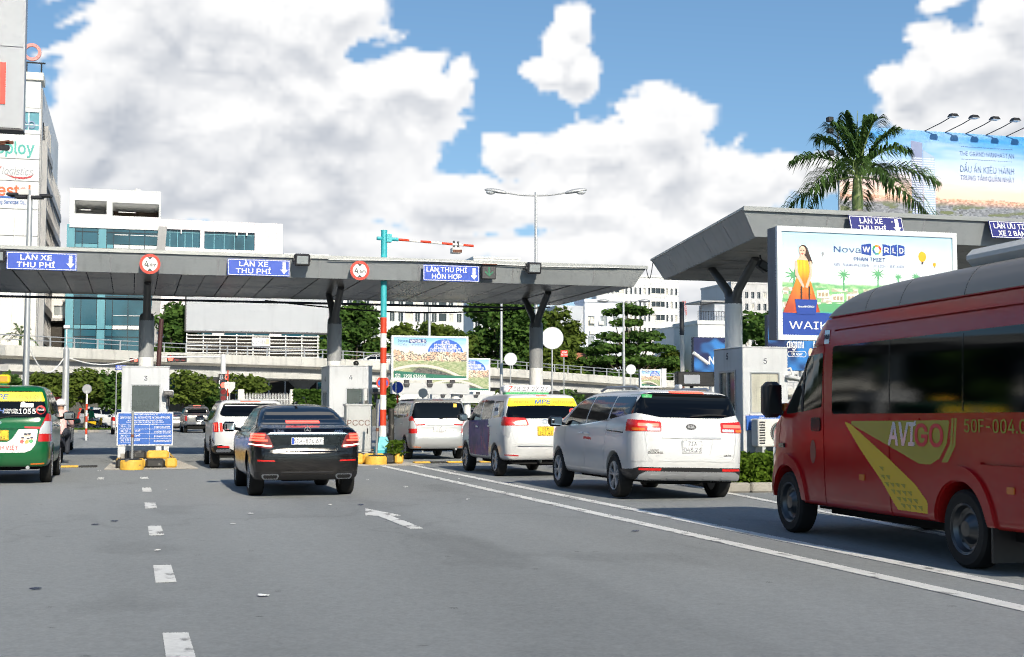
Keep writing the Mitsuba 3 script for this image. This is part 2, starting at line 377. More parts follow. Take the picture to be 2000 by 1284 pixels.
for x, y in ((-0.41,17.16), (-0.19,17.65), (3.29,19.73), (5.61,14.50), (-0.70,11.08)):
    m = trimesh.creation.icosphere(1, 1.0)
    m.vertices *= [.05, .02, .008]
    m.vertices[:, 1] += m.vertices[:, 0] ** 2 * 4
    obj('dry_leaf', mv(m, x, y, .016), 'print_dark', label='dark dry leaf lying on the open asphalt', cat='leaf', group='dark leaves lying on the road')
def kerb_block(x0, x1, y0, y1, z0, z1, k, parent, r=.05):
    obj('kerb_stone', cbox(x0 + .006, x1 - .006, y0, y1, z0, z1, r), ('kerb_yellow', 'kerb_black')[k % 2], parent)
# island in front of booth 3
isl = thing('toll_island', 'two tier concrete island with black and yellow kerb stones under the booth numbered 3', 'traffic island')
obj('apron', mv(extrude(rpoly([(-.62, 33.6), (1.58, 33.6), (1.15, 41.8), (-.42, 41.8)]), .02), 0, 0, .004), 'apron', isl)
for k, (a, b) in enumerate(((-.36, -.1), (-.1, .34), (.34, .8), (.8, 1.1))):
    kerb_block(a, b, 34.0, 34.3, .02, .25, (1, 0, 1, 0)[k], isl)
for k in range(14):
    for x in (-.36, .96):
        kerb_block(x, x + .14, 34.32 + k * .5, 34.80 + k * .5, .02, .24, k, isl, .03)
obj('slab', box(-.21, .95, 34.31, 41.4, .02, .2), 'apron', isl)
kerb_block(-.16, .37, 35.0, 35.22, .2, .42, 1, isl)
kerb_block(.37, .93, 35.0, 35.22, .2, .42, 0, isl)
obj('plinth', box(-.26, .95, 35.24, 40.3, .2, .34), 'apron', isl)
# island in front of booth 4
isl4 = thing('toll_island', 'concrete island with black and yellow kerb stones under the booth numbered 4', 'traffic island')
obj('apron', mv(extrude(rpoly([(4.9, 34.2), (7.35, 34.2), (7.1, 41.8), (5.1, 41.8)]), .02), 0, 0, .004), 'apron', isl4)
for k, (a, b) in enumerate(((5.3, 5.9), (5.9, 6.45), (6.45, 6.72), (6.72, 6.96))):
    kerb_block(a, b, 34.9, 35.2, .02, .3, (0, 0, 1, 0)[k], isl4)
for k in range(13):
    for x in (5.3, 6.82):
        kerb_block(x, x + .14, 35.22 + k * .5, 35.70 + k * .5, .02, .28, k, isl4, .03)
obj('slab', box(5.45, 6.81, 35.21, 41.5, .02, .24), 'apron', isl4)
for k in range(26):
    m = leaves(np.array([[6.98 + .25 * rng.random(), 35.0 + .8 * rng.random(), .12 + .14 * rng.random()]]), .1, rng)
g = leaves(np.stack([rng.uniform(6.6, 7.0, 90), rng.uniform(34.8, 35.6, 90), rng.uniform(.25, .62, 90)], 1), .09, rng, .2, 2.4)
obj('weed_tuft', g, 'leaf_hedge', label='green weeds growing beside the last yellow kerb stone of the island under booth 4', cat='weed')
# planted bed with hedge on the right
HX, HY = 11.05, 21.3
bed = thing('planting_bed', 'raised grassy bed with a grey kerb between the white minivan and the red van', 'planting bed')
obj('soil', mv(extrude(rpoly([(HX - .9, HY + .9), (HX + 6, HY - .1), (HX + 7.5, HY + 11), (HX + .2, HY + 11)], .3), .5), 0, 0, -.1), 'soil', bed)
for k in range(16):
    m = cbox(-.235, .235, -.09, .09, 0, .17, .03)
    obj('kerb_stone', mv(rot(m, -8), HX - 1.0 + k * .48, HY - .14 - k * .067, 0), 'apron', bed)
r2 = np.random.default_rng(8)
n = 9000
gx, gy = r2.uniform(HX - .9, HX + 6.6, n), r2.uniform(HY + .9, HY + 10.5, n)
obj('grass', leaves(np.stack([gx, gy, .42 + .06 * r2.random(n)], 1), .08, r2, .1, 2.2), 'leaf_hedge', label='short green grass covering the bed below the air conditioner', cat='grass', kind='stuff')
n = 11000
c = np.stack([r2.uniform(HX - 1.0, HX + 5.4, n), r2.uniform(0, 1, n) * .85 + HY + .06, r2.uniform(.06, .62, n)], 1)
c[:, 1] -= (c[:, 0] - HX) * .14
obj('clipped_hedge', leaves(c, .075, r2, .4, 1.6), 'leaf_hedge', label='low clipped hedge along the kerb of the grassy bed', cat='hedge')
# ---------------------------------------------------------------- toll canopies
def canopy(name, label, x_end, x_far, y0, y1, side, fascia, skew=0.0, planks='along'):
    """A flat roof with a leaning fascia towards the traffic; side = +1 when its end in view is at large x."""
    c = thing(name, label, 'toll canopy')
    zt, zb, lean, over = 5.57, 5.0, .2, .36
    s = side
    sk = lambda y: skew * (y - y0)
    xe = lambda y, o=0: x_end + sk(y) + s * o
    top = [(x_far, y0), (xe(y0, over), y0), (xe(y1, over), y1), (x_far, y1)]
    obj('roof', mv(extrude(rpoly(top), .05), 0, 0, zt - .04), 'panel_edge', c)
    xs = list(fascia)
    for a, b in zip(xs[:-1], xs[1:]):
        g = .012
        lo_b, hi_b = (b, b) if b != xs[-1] else (x_end, x_end + s * over)
        lo_a, hi_a = (a, a) if a != xs[0] or s > 0 else (x_end, x_end + s * over)
        if s < 0 and a == xs[0]: lo_b, hi_b = b, b
        v = [(hi_a + g, y0 + .02, zt), (hi_b - g, y0 + .02, zt), (lo_b - g, y0 + lean, zb), (lo_a + g, y0 + lean, zb)]
        v += [(p[0], p[1] + .05, p[2]) for p in v]
        obj('fascia_panel', trimesh.convex.convex_hull(np.array(v)), 'panel_grey', c)
    n = 5
    for k in range(n):
        ya, yb = y0 + .03 + (y1 - y0 - .06) * k / n + .01, y0 + .03 + (y1 - y0 - .06) * (k + 1) / n - .01
        ya2, yb2 = max(ya, y0 + lean), min(yb, y1 - lean)
        v = [(xe(ya, over), ya, zt), (xe(yb, over), yb, zt), (xe(yb2), yb2, zb), (xe(ya2), ya2, zb)]
        v += [(p[0] - s * .05, p[1], p[2]) for p in v]
        obj('end_panel', trimesh.convex.convex_hull(np.array(v)), 'panel_grey', c)
    v = [(x_far, y1, zt), (xe(y1, over), y1, zt), (xe(y1), y1 - lean, zb), (x_far, y1 - lean, zb)]
    v += [(p[0], p[1] - .05, p[2]) for p in v]
    obj('rear_panel', trimesh.convex.convex_hull(np.array(v)), 'panel_grey', c)
    rg = np.random.default_rng(3)
    if planks == 'along':
        x = x_far
        while s * (x_end - x) > .1:
            w = .60
            xb = x + s * w
            if s * (x_end - xb) < 0: xb = x_end
            dz = rg.uniform(-.012, .012)
            for ya, yb in ((y0 + lean + .01, y0 + 3.9), (y0 + 3.92, y1 - lean - .01)):
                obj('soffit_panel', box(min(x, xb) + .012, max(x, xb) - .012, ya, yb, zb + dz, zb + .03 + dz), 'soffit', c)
            x = xb
    else:
        y = y0 + lean
        while y < y1 - lean - .05:
            yb = min(y + .26, y1 - lean)
            xa, xb = sorted((xe((y + yb) / 2), x_far))
            obj('soffit_plank', box(xa, xb, y + .012, yb - .012, zb + rg.uniform(-.006, .006), zb + .03), 'soffit_light', c)
            y = yb
    xa, xb = sorted((x_end + sk(y0), x_far))
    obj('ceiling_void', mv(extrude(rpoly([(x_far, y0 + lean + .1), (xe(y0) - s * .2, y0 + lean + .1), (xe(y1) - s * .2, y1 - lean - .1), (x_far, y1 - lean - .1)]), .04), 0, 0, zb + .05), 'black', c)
    for x in xs[1:-1]: obj('joint_strip', trimesh.convex.convex_hull(np.array([(x + a, y0 + .02 + b + d, zz_) for a in (-.018, .018) for b, zz_ in ((0, zt), (lean - .02, zb)) for d in (-.006, .02)])), 'alloy', c)
    obj('edge_trim', [box(min(x_far, xe(y0, over)), max(x_far, xe(y0, over)), y0 - .03, y0 + .02, zt - .07, zt + .02)], 'panel_edge', c)
    return c
mat('soffit_light', dirty((.30, .29, .27), .35, .8, False), .5, .1)
LC = canopy('toll_canopy', 'long grey flat toll canopy spanning the lanes from the left edge to the middle', 13.85, -27.0, 35.62, 42.9, 1, [-27, -22, -16, -11, -8.6, -5.95, -3.27, -.6, 2.12, 4.8, 7.5, 10.2, 12.6, 13.85])
obj('bar', [tube([(x, 42.95, 4.9) for x in (-11, 0, 13)], .04, 6)], 'dark_steel', LC)
k = np.linspace(0, 1, 24)
obj('cable', tube(np.stack([4 + 9.5 * k, 0 * k + 42.7, 4.93 - .28 * np.sin(k * np.pi)], 1), .025, 6), 'black', LC)
obj('gutter_pipe', tube([(x, 35.56, 5.5 + .02 * math.sin(x)) for x in np.linspace(5.0, 13.3, 20)], .014, 6), 'white', LC)
RC = canopy('toll_canopy', 'grey flat toll canopy with a planked soffit behind the large woman billboard', 12.3, 27.0, 24.67, 33.9, -1, [12.3, 13.9, 16.2, 18.6, 21.0, 24, 27], .18, 'across')
k = np.linspace(0, 1, 12)
obj('canopy_cable', tube(np.stack([14.2 - .6 * k, 35.7 - 2.0 * k, 5.5 - .35 * np.sin(k * np.pi) - .02 * k], 1), .012, 5), 'black', label='thin black cable hanging between the two canopies', cat='cable')
def column(x, y, zc, label, r=.21, spread=1.25, ends=4.98):
    """A round column, dark above and white below, forking into two arms along the lane."""
    t = thing('forked_column', label, 'column')
    obj('shaft', cyl(x, y, .2, zc, r, 32), 'column_white', t, 40)
    obj('upper_shaft', cyl(x, y, zc, 4.0, r + .003, 32), 'column_grey', t, 40)
    obj('cap', tube([(x, y, 4.0), (x, y, 4.12), (x, y, 4.2), (x, y, 4.24)], [r, r * .97, r * .75, .05], 24), 'arm_grey', t, 40)
    for s in (-1, 1):
        obj('arm', tube([(x, y + s * .03, 3.92), (x, y + s * .28, 4.32), (x, y + s * spread * .82, 4.84), (x, y + s * spread, ends)], [.12, .11, .1, .095], 14), 'arm_grey', t, 40)
    return t
column(.36, 39.4, 2.95, 'round grey column forking into the canopy above the booth numbered 3')
column(5.74, 39.4, 2.9, 'round grey column forking into the canopy above the booth numbered 4')
column(12.0, 39.4, 2.75, 'round grey and white column near the right end of the long canopy')
column(13.94, 29.4, 4.0, 'round white column forking into the right canopy behind the booth numbered 5')
for k, x in enumerate((-5.2, -10.9, -16.6)): column(x, 39.4, 2.95, 'round grey column under the long canopy beyond the left edge, %s one out' % ('first', 'second', 'third')[k])
# ---------------------------------------------------------------- signs on the fascias
def arrow_down(h, w):
    return rpoly([(-w * .32, h / 2), (w * .32, h / 2), (w * .32, -h * .12), (w * .75, -h * .12), (0, -h / 2), (-w * .75, -h * .12), (-w * .32, -h * .12)])
def lane_sign(cx, cy, cz, w, h, lines, label, board='sign_blue', dx=-.14, wide=1.28, th=.125, tilt=0, slant=0, arrow=True, tw=None):
    t = thing('lane_sign', label, 'sign')
    def at(m, z=0.0):
        m = m.copy()
        m.vertices[:, 0] += m.vertices[:, 1] * slant
        return face(m, (cx, cy, cz), u=(0, -math.sin(tilt), math.cos(tilt)))
    obj('board', at(mv(extrude(rpoly([(-w / 2, -h / 2), (w / 2, -h / 2), (w / 2, h / 2), (-w / 2, h / 2)], .015), .02), 0, 0, -.02)), board, t)
    fr = rpoly([(-w / 2 + .012, -h / 2 + .012), (w / 2 - .012, -h / 2 + .012), (w / 2 - .012, h / 2 - .012), (-w / 2 + .012, h / 2 - .012)], .015)
    obj('border', at(mv(extrude(fr.difference(fr.buffer(-.014)), .003), 0, 0, .001)), 'sign_white', t)
    n = len(lines)
    for k, s in enumerate(lines):
        m = text(s, th, True, wide=wide, width=tw[k] if tw else None)
        obj('lettering', at(mv(m, dx, (n / 2 - .5 - k) * th * 1.48, .002)), 'sign_white', t)
    if arrow: obj('arrow', at(mv(extrude(arrow_down(h * .74, .13), .003), w / 2 - .15, 0, .002)), 'sign_white', t)
    obj('bracket', [box(cx + o - .02, cx + o + .02, cy + .022, cy + .3, cz - .1, cz + .1) for o in (-w * .3, w * .3)], 'galv', t)
    return t
lane_sign(-2.26,35.50,5.20, 1.68, .44, ['LÀN XE', 'THU PHÍ'], 'blue sign reading LÀN XE THU PHÍ, leftmost on the long canopy')
lane_sign(3.16,35.50,5.20, 1.62, .43, ['LÀN XE', 'THU PHÍ'], 'blue sign reading LÀN XE THU PHÍ between the two round limit signs')
lane_sign(8.38,35.50,5.20, 1.58, .44, ['LÀN THU PHÍ', 'HỖN HỢP'], 'blue sign reading LÀN THU PHÍ HỖN HỢP beside the green arrow signal', dx=-.13, tw=[1.14, .84])
lane_sign(14.94,24.55,5.30, 1.26, .40, ['LÀN XE', 'THU PHÍ'], 'dark blue sign reading LÀN XE THU PHÍ half hidden by the woman billboard', 'sign_navy', dx=-.12, wide=1.0, th=.115, tilt=-.3)
lane_sign(18.35,24.55,5.32, 1.32, .40, ['LÀN ƯU TIÊN', 'XE 2 BÁNH'], 'dark blue sign reading LÀN ƯU TIÊN XE 2 BÁNH, rightmost sign', 'sign_navy', dx=-.08, wide=.95, th=.115, tilt=-.3, arrow=False)
def limit_sign(cx, cy, cz, label):
    t = thing('height_limit_sign', label, 'sign')
    at = lambda m: face(m, (cx, cy, cz))
    obj('disc', at(mv(extrude(ellipse(0, 0, .262, .262, 40), .015), 0, 0, -.015)), 'sign_white', t, 30)
    obj('red_ring', at(mv(ring(.19, .262, .004, 40), 0, 0, .001)), 'sign_red', t)
    for s in (-1, 1): obj('marker', at(mv(extrude(rpoly([(-.07, s * .185), (.07, s * .185), (0, s * .115)]), .004), 0, 0, .001)), 'black', t)
    obj('lettering', at(mv(text('4', .15, True, wide=.9), -.09, 0, .001)), 'black', t)
    obj('lettering', at(mv(text(',6m', .09, True, wide=.95), .06, -.02, .001)), 'black', t)
    obj('bracket', box(cx - .02, cx + .02, cy + .017, cy + .3, cz - .1, cz + .1), 'galv', t)
limit_sign(0.38,35.48,5.21, 'round red ringed sign reading 4,6m above the booth numbered 3')
limit_sign(5.84,35.48,5.20, 'round red ringed sign reading 4,6m beside the top of the turquoise pole')
def flood(x, y, z, label):
    t = thing('floodlight', label, 'floodlight')
    obj('housing', mv(rot(cbox(-.2, .2, -.08, .08, -.16, .16, .03), 12, (1, 0, 0)), x, y, z), 'dark_steel', t)
    obj('lens', mv(rot(cbox(-.15, .15, -.095, -.081, -.10, .11, .006), 12, (1, 0, 0)), x, y, z), 'window_grey', t)
    for k in range(6): obj('cooling_fin', mv(rot(box(-.2 + k * .08 - .008, -.2 + k * .08 + .008, .08, .16, -.12, .12), 12, (1, 0, 0)), x, y, z), 'dark_steel', t)
    obj('bracket', [box(x - .23, x - .205, y - .04, y + .3, z - .03, z + .03), box(x + .205, x + .23, y - .04, y + .3, z - .03, z + .03)], 'dark_steel', t)
flood(4.27,35.30,5.42, 'black floodlight on the canopy fascia right of the middle LÀN XE sign')
flood(10.69,35.30,5.39, 'black floodlight on the canopy fascia near its right end')
flood(-3.31,35.30,5.28, 'black floodlight at the left edge of the view')
x, y, z = 9.44,35.45,5.27
t = thing('lane_signal', 'dark square lane signal showing a green arrow pointing down', 'signal')
obj('housing', cbox(x - .2, x + .2, y, y + .14, z - .2, z + .2, .015), 'dark_steel', t)
obj('hood', [box(x - .21, x + .21, y - .1, y, z + .19, z + .21)], 'rust', t)
obj('arrow', face(extrude(rpoly([(-.03, .13), (.03, .13), (.03, -.05), (.1, .02), (.13, -.02), (0, -.14), (-.13, -.02), (-.1, .02), (-.03, -.05)]), .006), (x, y - .004, z)), 'arrow_green', t)
mat('arrow_green', (.012, .13, .07), .4)
obj('bracket', [box(x - .05, x + .05, y + .14, y + .5, z - .05, z + .05)], 'dark_steel', t)
x, y, z = 13.46,26.84,4.63
t = thing('floodlight', 'black floodlight hanging from the arm of the right canopy column', 'floodlight')
obj('housing', mv(rot(cbox(-.14, .14, -.1, .1, -.1, .1, .03), 30, (0, 1, 0)), x, y, z), 'black', t)
obj('bracket', tube([(x, y, z), (x - .05, y + .05, z + .25)], .02, 6), 'black', t)
# ---------------------------------------------------------------- toll booths
def booth(x0, x1, y0, y1, z0, z1, digit, label, win, side=None):
    t = thing('toll_booth', label, 'toll booth')
    m = man(cbox(x0, x1, y0, y1, z0, z1, .012)) - man(box(x0 + .06, x1 - .06, y0 + .06, y1 - .06, z0 + .06, z1 - .06))
    wx0, wx1, wz0, wz1 = win
    m -= man(box(wx0, wx1, y0 - .1, y0 + .1, wz0, wz1))
    m -= man(box(wx0, wx1, y1 - .1, y1 + .1, wz0, wz1))
    if side:
        m -= man(box(x0 - .1, x0 + .1, side[0], side[1], side[2], side[3]))
    m -= man(box(x1 - .1, x1 + .1, y0 + .45, y1 - .35, 1.25, z1 - .45))
    obj('wall', tri(m), 'booth_white', t)
    fr = rpoly([(wx0, wz0), (wx1, wz0), (wx1, wz1), (wx0, wz1)])
    f = obj('window', face(mv(extrude(fr.difference(fr.buffer(-.03, join_style=2)), .03), -wx0, 0, 0), (wx0, y0 + .012, 0)), 'alloy', t)
    obj('pane', face(mv(extrude(fr.buffer(-.028, join_style=2), .006), -wx0, 0, 0), (wx0, y0 + .03, 0)), 'clear_glass' if digit != '5' else 'curtain_glass', f)
    obj('counter', cbox(x0 + .07, x1 - .07, y0 + .1, y0 + .55, wz0 - .16, wz0 - .1, .01), 'offwhite', t)
    obj('window_sill', cbox(wx0 - .04, wx1 + .04, y0 - .05, y0 + .055, wz0 - .05, wz0 - .002, .01), 'booth_white', t)
    obj('interior', [box(x0 + .07, x1 - .07, y1 - .1, y1 - .065, wz0 - .6, wz1)], 'interior_olive', t)
    if side:
        fs = rpoly([(side[0], side[2]), (side[1], side[2]), (side[1], side[3]), (side[0], side[3])])
        mid = (side[0] + side[1]) / 2
        f = obj('window', face(extrude(fs.difference(fs.buffer(-.04, join_style=2)).union(sbox(mid - .03, side[2], mid + .03, side[3])), .05), (x0 + .01, 0, 0), (0, -1, 0)) if 0 else mv(cat_([box(x0 - .02, x0 + .03, a, b, c, d) for a, b, c, d in ((side[0], side[0] + .05, side[2], side[3]), (side[1] - .05, side[1], side[2], side[3]), (mid - .03, mid + .03, side[2] + .05, side[3] - .05), (side[0] + .05, side[1] - .05, side[2], side[2] + .05), (side[0] + .05, side[1] - .05, side[3] - .05, side[3]))])), 'alloy', t)
        for a, b in ((side[0] + .05, mid - .03), (mid + .03, side[1] - .05)):
            obj('pane', box(x0 + .022, x0 + .028, a, b, side[2] + .05, side[3] - .05), 'booth_glass', f)
        obj('number', face(text(digit, .14, True), (x0 - .004, (side[0] + side[1]) / 2, side[3] + .33), (0, -1, 0)), 'print_dark', t)
    obj('number', face(text(digit, .125, False), ((x0 + x1) / 2, y0 - .004, z1 - .3)), 'print_dark', t)
    obj('roof_cap', cbox(x0 - .015, x1 + .015, y0 - .015, y1 + .015, z1 - .002, z1 + .03, .01), 'booth_white', t)
    hx = x1 - .1
    return t
mat('interior_olive', (.09, .085, .06), .7)
mat('booth_glass', (.055, .06, .055), .07, spec=.9)
mat('curtain_glass', dirty((.45, .44, .38), .5, 1.6), .25, spec=.6)
b3 = booth(-.28, .96, 37.2, 39.1, .34, 2.6, '3', 'white toll booth numbered 3 behind the blue price board', (-.04, .73, 1.24, 2.14))
b4 = booth(5.33, 6.55, 37.5, 39.15, .24, 2.68, '4', 'white toll booth numbered 4 behind the turquoise pole', (5.8, 6.46, 1.24, 2.08), (37.9, 38.7, 1.25, 2.0))
b5 = booth(13.3, 14.43, 27.6, 29.15, .4, 2.85, '5', 'white toll booth numbered 5 between the white minivan and the red van', (13.48, 14.22, 1.36, 2.3), (27.95, 28.85, 1.3, 2.35))
for k, x in enumerate((-5.9, -11.6, -17.3)): booth(x, x + 1.24, 37.2, 39.1, .3, 2.6, str(2 - k), 'white toll booth of the lanes beyond the left edge, %s one out' % ('first', 'second', 'third')[k], (x + .24, x + 1.0, 1.24, 2.14))
obj('papers', cbox(.0, .62, 37.12, 37.2, 1.2, 1.4, .02), 'offwhite', b3)
obj('finial', trimesh.creation.icosphere(2, .08).apply_translation((6.15, 37.9, 2.78)), 'black', b4, True)
def ticket_box(x, y, z, label, s=1.0):
    t = thing('ticket_machine', label, 'ticket machine')
    obj('hood', mv(rot(cbox(-.13 * s, .15 * s, -.22, .12, -.07, .08, .02), -8, (1, 0, 0)), x, y, z), 'alloy', t)
    obj('visor', mv(rot(cbox(-.11 * s, .13 * s, -.235, -.2, -.06, .05, .01), -8, (1, 0, 0)), x, y, z - .006), 'dark_steel', t)
    obj('bracket', [box(x - .03, x + .05, y - .02, y + .1, z - .32, z - .06)], 'dark_steel', t)
    k = np.linspace(0, 1, 10)
    obj('cable', tube(np.stack([x + .02 + 0 * k, y - .05 - .08 * np.sin(k * 3.1), z - .1 - .6 * k], 1), .012, 6), 'black', t)
ticket_box(.92, 37.05, 1.88, 'grey hooded camera box on the corner of the booth behind the price board')
ticket_box(6.62, 37.3, 1.98, 'grey hooded camera box on the booth corner beside the turquoise pole', 1.1)
t = thing('awning_light', 'pale hooded fixture on the right corner of the booth numbered 5', 'fixture')
obj('hood', mv(rot(cbox(-.2, .45, -.2, .2, -.03, .05, .02), 10, (0, 1, 0)), 14.55, 27.6, 2.16), 'booth_white', t)
obj('bracket', tube([(14.4, 27.75, 2.35), (14.55, 27.7, 2.4), (14.6, 27.65, 2.2)], .025, 8), 'white', t, 40)
t = thing('camera_post', 'white ticket post with a small blue panel beside the booth numbered 4', 'ticket machine')
obj('post', cbox(6.6, 6.78, 36.9, 37.12, .26, 1.75, .02), 'booth_white', t)
obj('panel', box(6.63, 6.70, 36.885, 36.9, 1.0, 1.6), 'sign_blue', t)
obj('frame', box(6.72, 6.75, 36.88, 36.9, .4, 1.7), 'dark_steel', t)
# stainless fire cabinet
t = thing('fire_cabinet', 'stainless steel fire cabinet marked PCCC in front of the booth numbered 4', 'cabinet')
x, y = 5.95, 36.3
obj('body', cbox(x - .32, x + .37, y, y + .42, .3, 1.58, .012), 'steel', t)
obj('lid', cbox(x - .35, x + .40, y - .03, y + .45, 1.56, 1.62, .01), 'steel', t)
obj('door', cbox(x - .27, x + .33, y - .014, y + .002, .36, 1.5, .006), 'steel', t)
obj('lettering', face(text('PCCC', .15, False, wide=1.12), (x + .02, y - .018, 1.1)), 'rust', t)
obj('handle', cbox(x + .25, x + .28, y - .045, y - .014, .8, .95, .008), 'dark_steel', t)
# blue price board in front of booth 3
t = thing('price_board', 'blue toll price board with white text standing on the island of booth 3', 'sign')
bx0, bx1, bz0, bz1, by = -.36, 1.02, .54, 1.385, 35.35
bw, bh, cx, cz = bx1 - bx0, bz1 - bz0, (bx0 + bx1) / 2, (bz0 + bz1) / 2
obj('board', box(bx0, bx1, by, by + .03, bz0, bz1), 'sign_white', t)
obj('blue_face', face(mv(extrude(rpoly([(-bw / 2 + .025, -bh / 2 + .025), (bw / 2 - .025, -bh / 2 + .025), (bw / 2 - .025, bh / 2 - .025), (-bw / 2 + .025, bh / 2 - .025)], .01), .003), 0, 0, .001), (cx, by, cz)), 'price_blue', t)
mat('price_blue', (.03, .12, .45), .4)
for k, (s, h, w, dy) in enumerate((('CẢNG HÀNG KHÔNG QUỐC TẾ', .026, .6, .365), ('BIỂU GIÁ DỊCH VỤ RA VÀO SÂN ĐỖ Ô TÔ TẠI CẢNG HÀNG KHÔNG', .05, 1.22, .29), ('ÁP DỤNG CHO CÁC PHƯƠNG TIỆN DỪNG ĐÓN TRẢ KHÁCH', .026, .86, .215), ('GIÁ ĐÃ BAO GỒM THUẾ GIÁ TRỊ GIA TĂNG', .026, .92, .17), ('MỨC THU CHO MỘT LƯỢT XE', .024, .6, .115))):
    obj('lettering', face(mv(text(s, h, True, width=w), 0, dy, .004), (cx, by, cz)), 'sign_white', t)
for k, (a, p) in enumerate((('XE 4 - 9 CHỖ', '9.000'), ('XE 10 - 16 CHỖ', '14.000'), ('XE 17 - 29 CHỖ', '14.000'), ('XE TỪ 30 CHỖ', '24.000'))):
    zz = .045 - k * .118
    obj('lettering', face(mv(text(a, .04, True, center=False, width=.48 if k else .34), -.6, zz, .004), (cx, by, cz)), 'sign_white', t)
    obj('lettering', face(mv(text('VÀ XE TẢI NHẸ', .026, False, center=False), -.6, zz - .045, .004), (cx, by, cz)), 'sign_white', t)
    obj('lettering', face(mv(text(p + ' Đ/LƯỢT', .042, True, center=False), .22, zz - .02, .004), (cx, by, cz)), 'sign_white', t)
    obj('rule', face(mv(extrude(sbox(-.64, .075, .64, .081), .003), 0, zz - .008, .004), (cx, by, cz)), 'sign_white', t)
obj('rule', face(mv(extrude(sbox(.10, -.4, .106, .11), .003), 0, 0, .004), (cx, by, cz)), 'sign_white', t)
obj('leg', [box(-.33, -.15, by + .04, by + .07, .2, .6)], 'booth_white', t)
obj('leg', [box(.6, .74, by + .04, by + .07, .34, .6)], 'booth_white', t)
obj('leg', [box(.8, .93, by + .04, by + .07, .34, .6)], 'booth_white', t)
def guard_post(x, y, h, label, lean=0.0):
    t = thing('guard_post', label, 'post')
    obj('base', tube([(x, y, 0), (x, y, .02), (x, y, .2), (x, y, .24)], [.27, .28, .28, .25], 28), 'kerb_yellow', t, 40)
    obj('base_cap', tube([(x, y, .24), (x, y, .27)], [.25, .18], 24), 'kerb_black', t)
    obj('post', tube([(x, y, .24), (x + lean, y, h)], .032, 14), 'steel', t, 40)
    obj('collar', tube([(x + lean * .5, y, h * .55), (x + lean * .55, y, h * .6)], .042, 14), 'rust', t, 40)
    return t
guard_post(.02, 33.6, 1.42, 'steel post in a round yellow base in front of the blue price board')
guard_post(6.18,34.69, 1.62, 'steel post in a round yellow base in front of the turquoise pole', .05)
t = thing('bollard', 'short black bollard on the island between the turquoise pole and the silver minivan', 'bollard')
bx, by = 7.42,39.14
obj('post', cyl(bx, by, .2, 1.5, .085, 18), 'kerb_black', t, 40)
obj('foot', cyl(bx, by, .2, .34, .2, 18, .12), 'kerb_black', t)
# turquoise pole with its striped arm
px, py = 6.62, 36.15
t = thing('camera_pole', 'tall turquoise pole with red and white bands and a striped arm', 'pole')
zs = [.55, .95, 1.42, 1.87, 2.33, 2.74, 3.19, 3.58, 4.05]
obj('shaft', cyl(px, py, 3.99, 6.38, .085, 24), 'teal', t, 40)
obj('shaft_cap', cyl(px, py, 6.38, 6.41, .09, 24), 'teal', t, 40)
zz = [.30, .68, 1.02, 1.46, 1.86, 2.33, 2.73, 3.16, 3.55, 3.99]
for k in range(9):
    obj('band', cyl(px, py, zz[k], zz[k + 1], .087, 24), ('band_red', 'band_white')[k % 2], t, 40)
obj('foot', trimesh.convex.convex_hull(np.array([(px - .21, py - .21, .26), (px + .21, py - .21, .26), (px + .21, py + .21, .26), (px - .21, py + .21, .26), (px - .21, py - .21, .36), (px + .21, py - .21, .36), (px + .21, py + .21, .36), (px - .21, py + .21, .36), (px - .1, py - .1, .72), (px + .1, py - .1, .72), (px + .1, py + .1, .72), (px - .1, py + .1, .72)])), 'teal', t)
A0, A1 = np.array((px + .1, py, 6.18)), np.array((px + 2.62, py + .3, 6.1))
P = lambda k: A0 + (A1 - A0) * k
obj('clamp', [tube([A0 - (.3, 0, 0), P(.12)], .05, 12), box(px + .06, px + .2, py - .1, py + .1, 6.08, 6.3)], 'teal', t)
for k in range(7):
    obj('arm_band', tube([P(.12 + k * .126), P(.12 + (k + 1) * .126)], .035, 12), ('band_red', 'band_white')[k % 2], t, 40)
cx_, cy_, cz_ = P(.80)
obj('camera', cbox(cx_ - .16, cx_ + .12, cy_ - .2, cy_ + .12, cz_ - .26, cz_ - .1, .02), 'offwhite', t)
obj('camera_visor', cbox(cx_ - .15, cx_ + .11, cy_ - .205, cy_ - .19, cz_ - .25, cz_ - .17, .004), 'rust', t)
obj('camera_clamp', [box(cx_ - .1, cx_ - .05, cy_ - .03, cy_ + .03, cz_ - .11, cz_ + .1), box(cx_ + .02, cx_ + .07, cy_ - .03, cy_ + .03, cz_ - .11, cz_ + .09)], 'dark_steel', t)
# air conditioner and notice under the window of booth 5
t = thing('air_conditioner', 'white outdoor air conditioner unit under the window of the booth numbered 5', 'air conditioner')
ax, ay, az = 13.42, 27.1, .62
obj('case', cbox(ax, ax + .86, ay, ay + .34, az, az + .62, .02), 'offwhite', t)
obj('fan_recess', face(mv(extrude(ellipse(ax + .55, az + .31, .25, .25, 32), .01), 0, 0, 0), (0, ay - .002, 0)), 'dark_steel', t)
for k in range(5): obj('guard_ring', face(mv(ring(.05 * k + .03, .05 * k + .037, .01, 28), ax + .55, az + .31, .012), (0, ay - .002, 0)), 'steel', t)
obj('hub', face(mv(extrude(ellipse(ax + .55, az + .31, .05, .05, 20), .03), 0, 0, .004), (0, ay - .006, 0)), 'dark_steel', t)
for k in range(9): obj('louvre', box(ax + .03, ax + .17, ay - .008, ay + .004, az + .06 + k * .058, az + .095 + k * .058), 'dark_steel', t)
obj('foot', [box(ax + .1, ax + .18, ay, ay + .34, .36, az), box(ax + .66, ax + .74, ay, ay + .34, .36, az)], 'galv', t)
t = thing('notice_board', 'small blue and white notice fixed under the window of the booth numbered 5', 'sign')
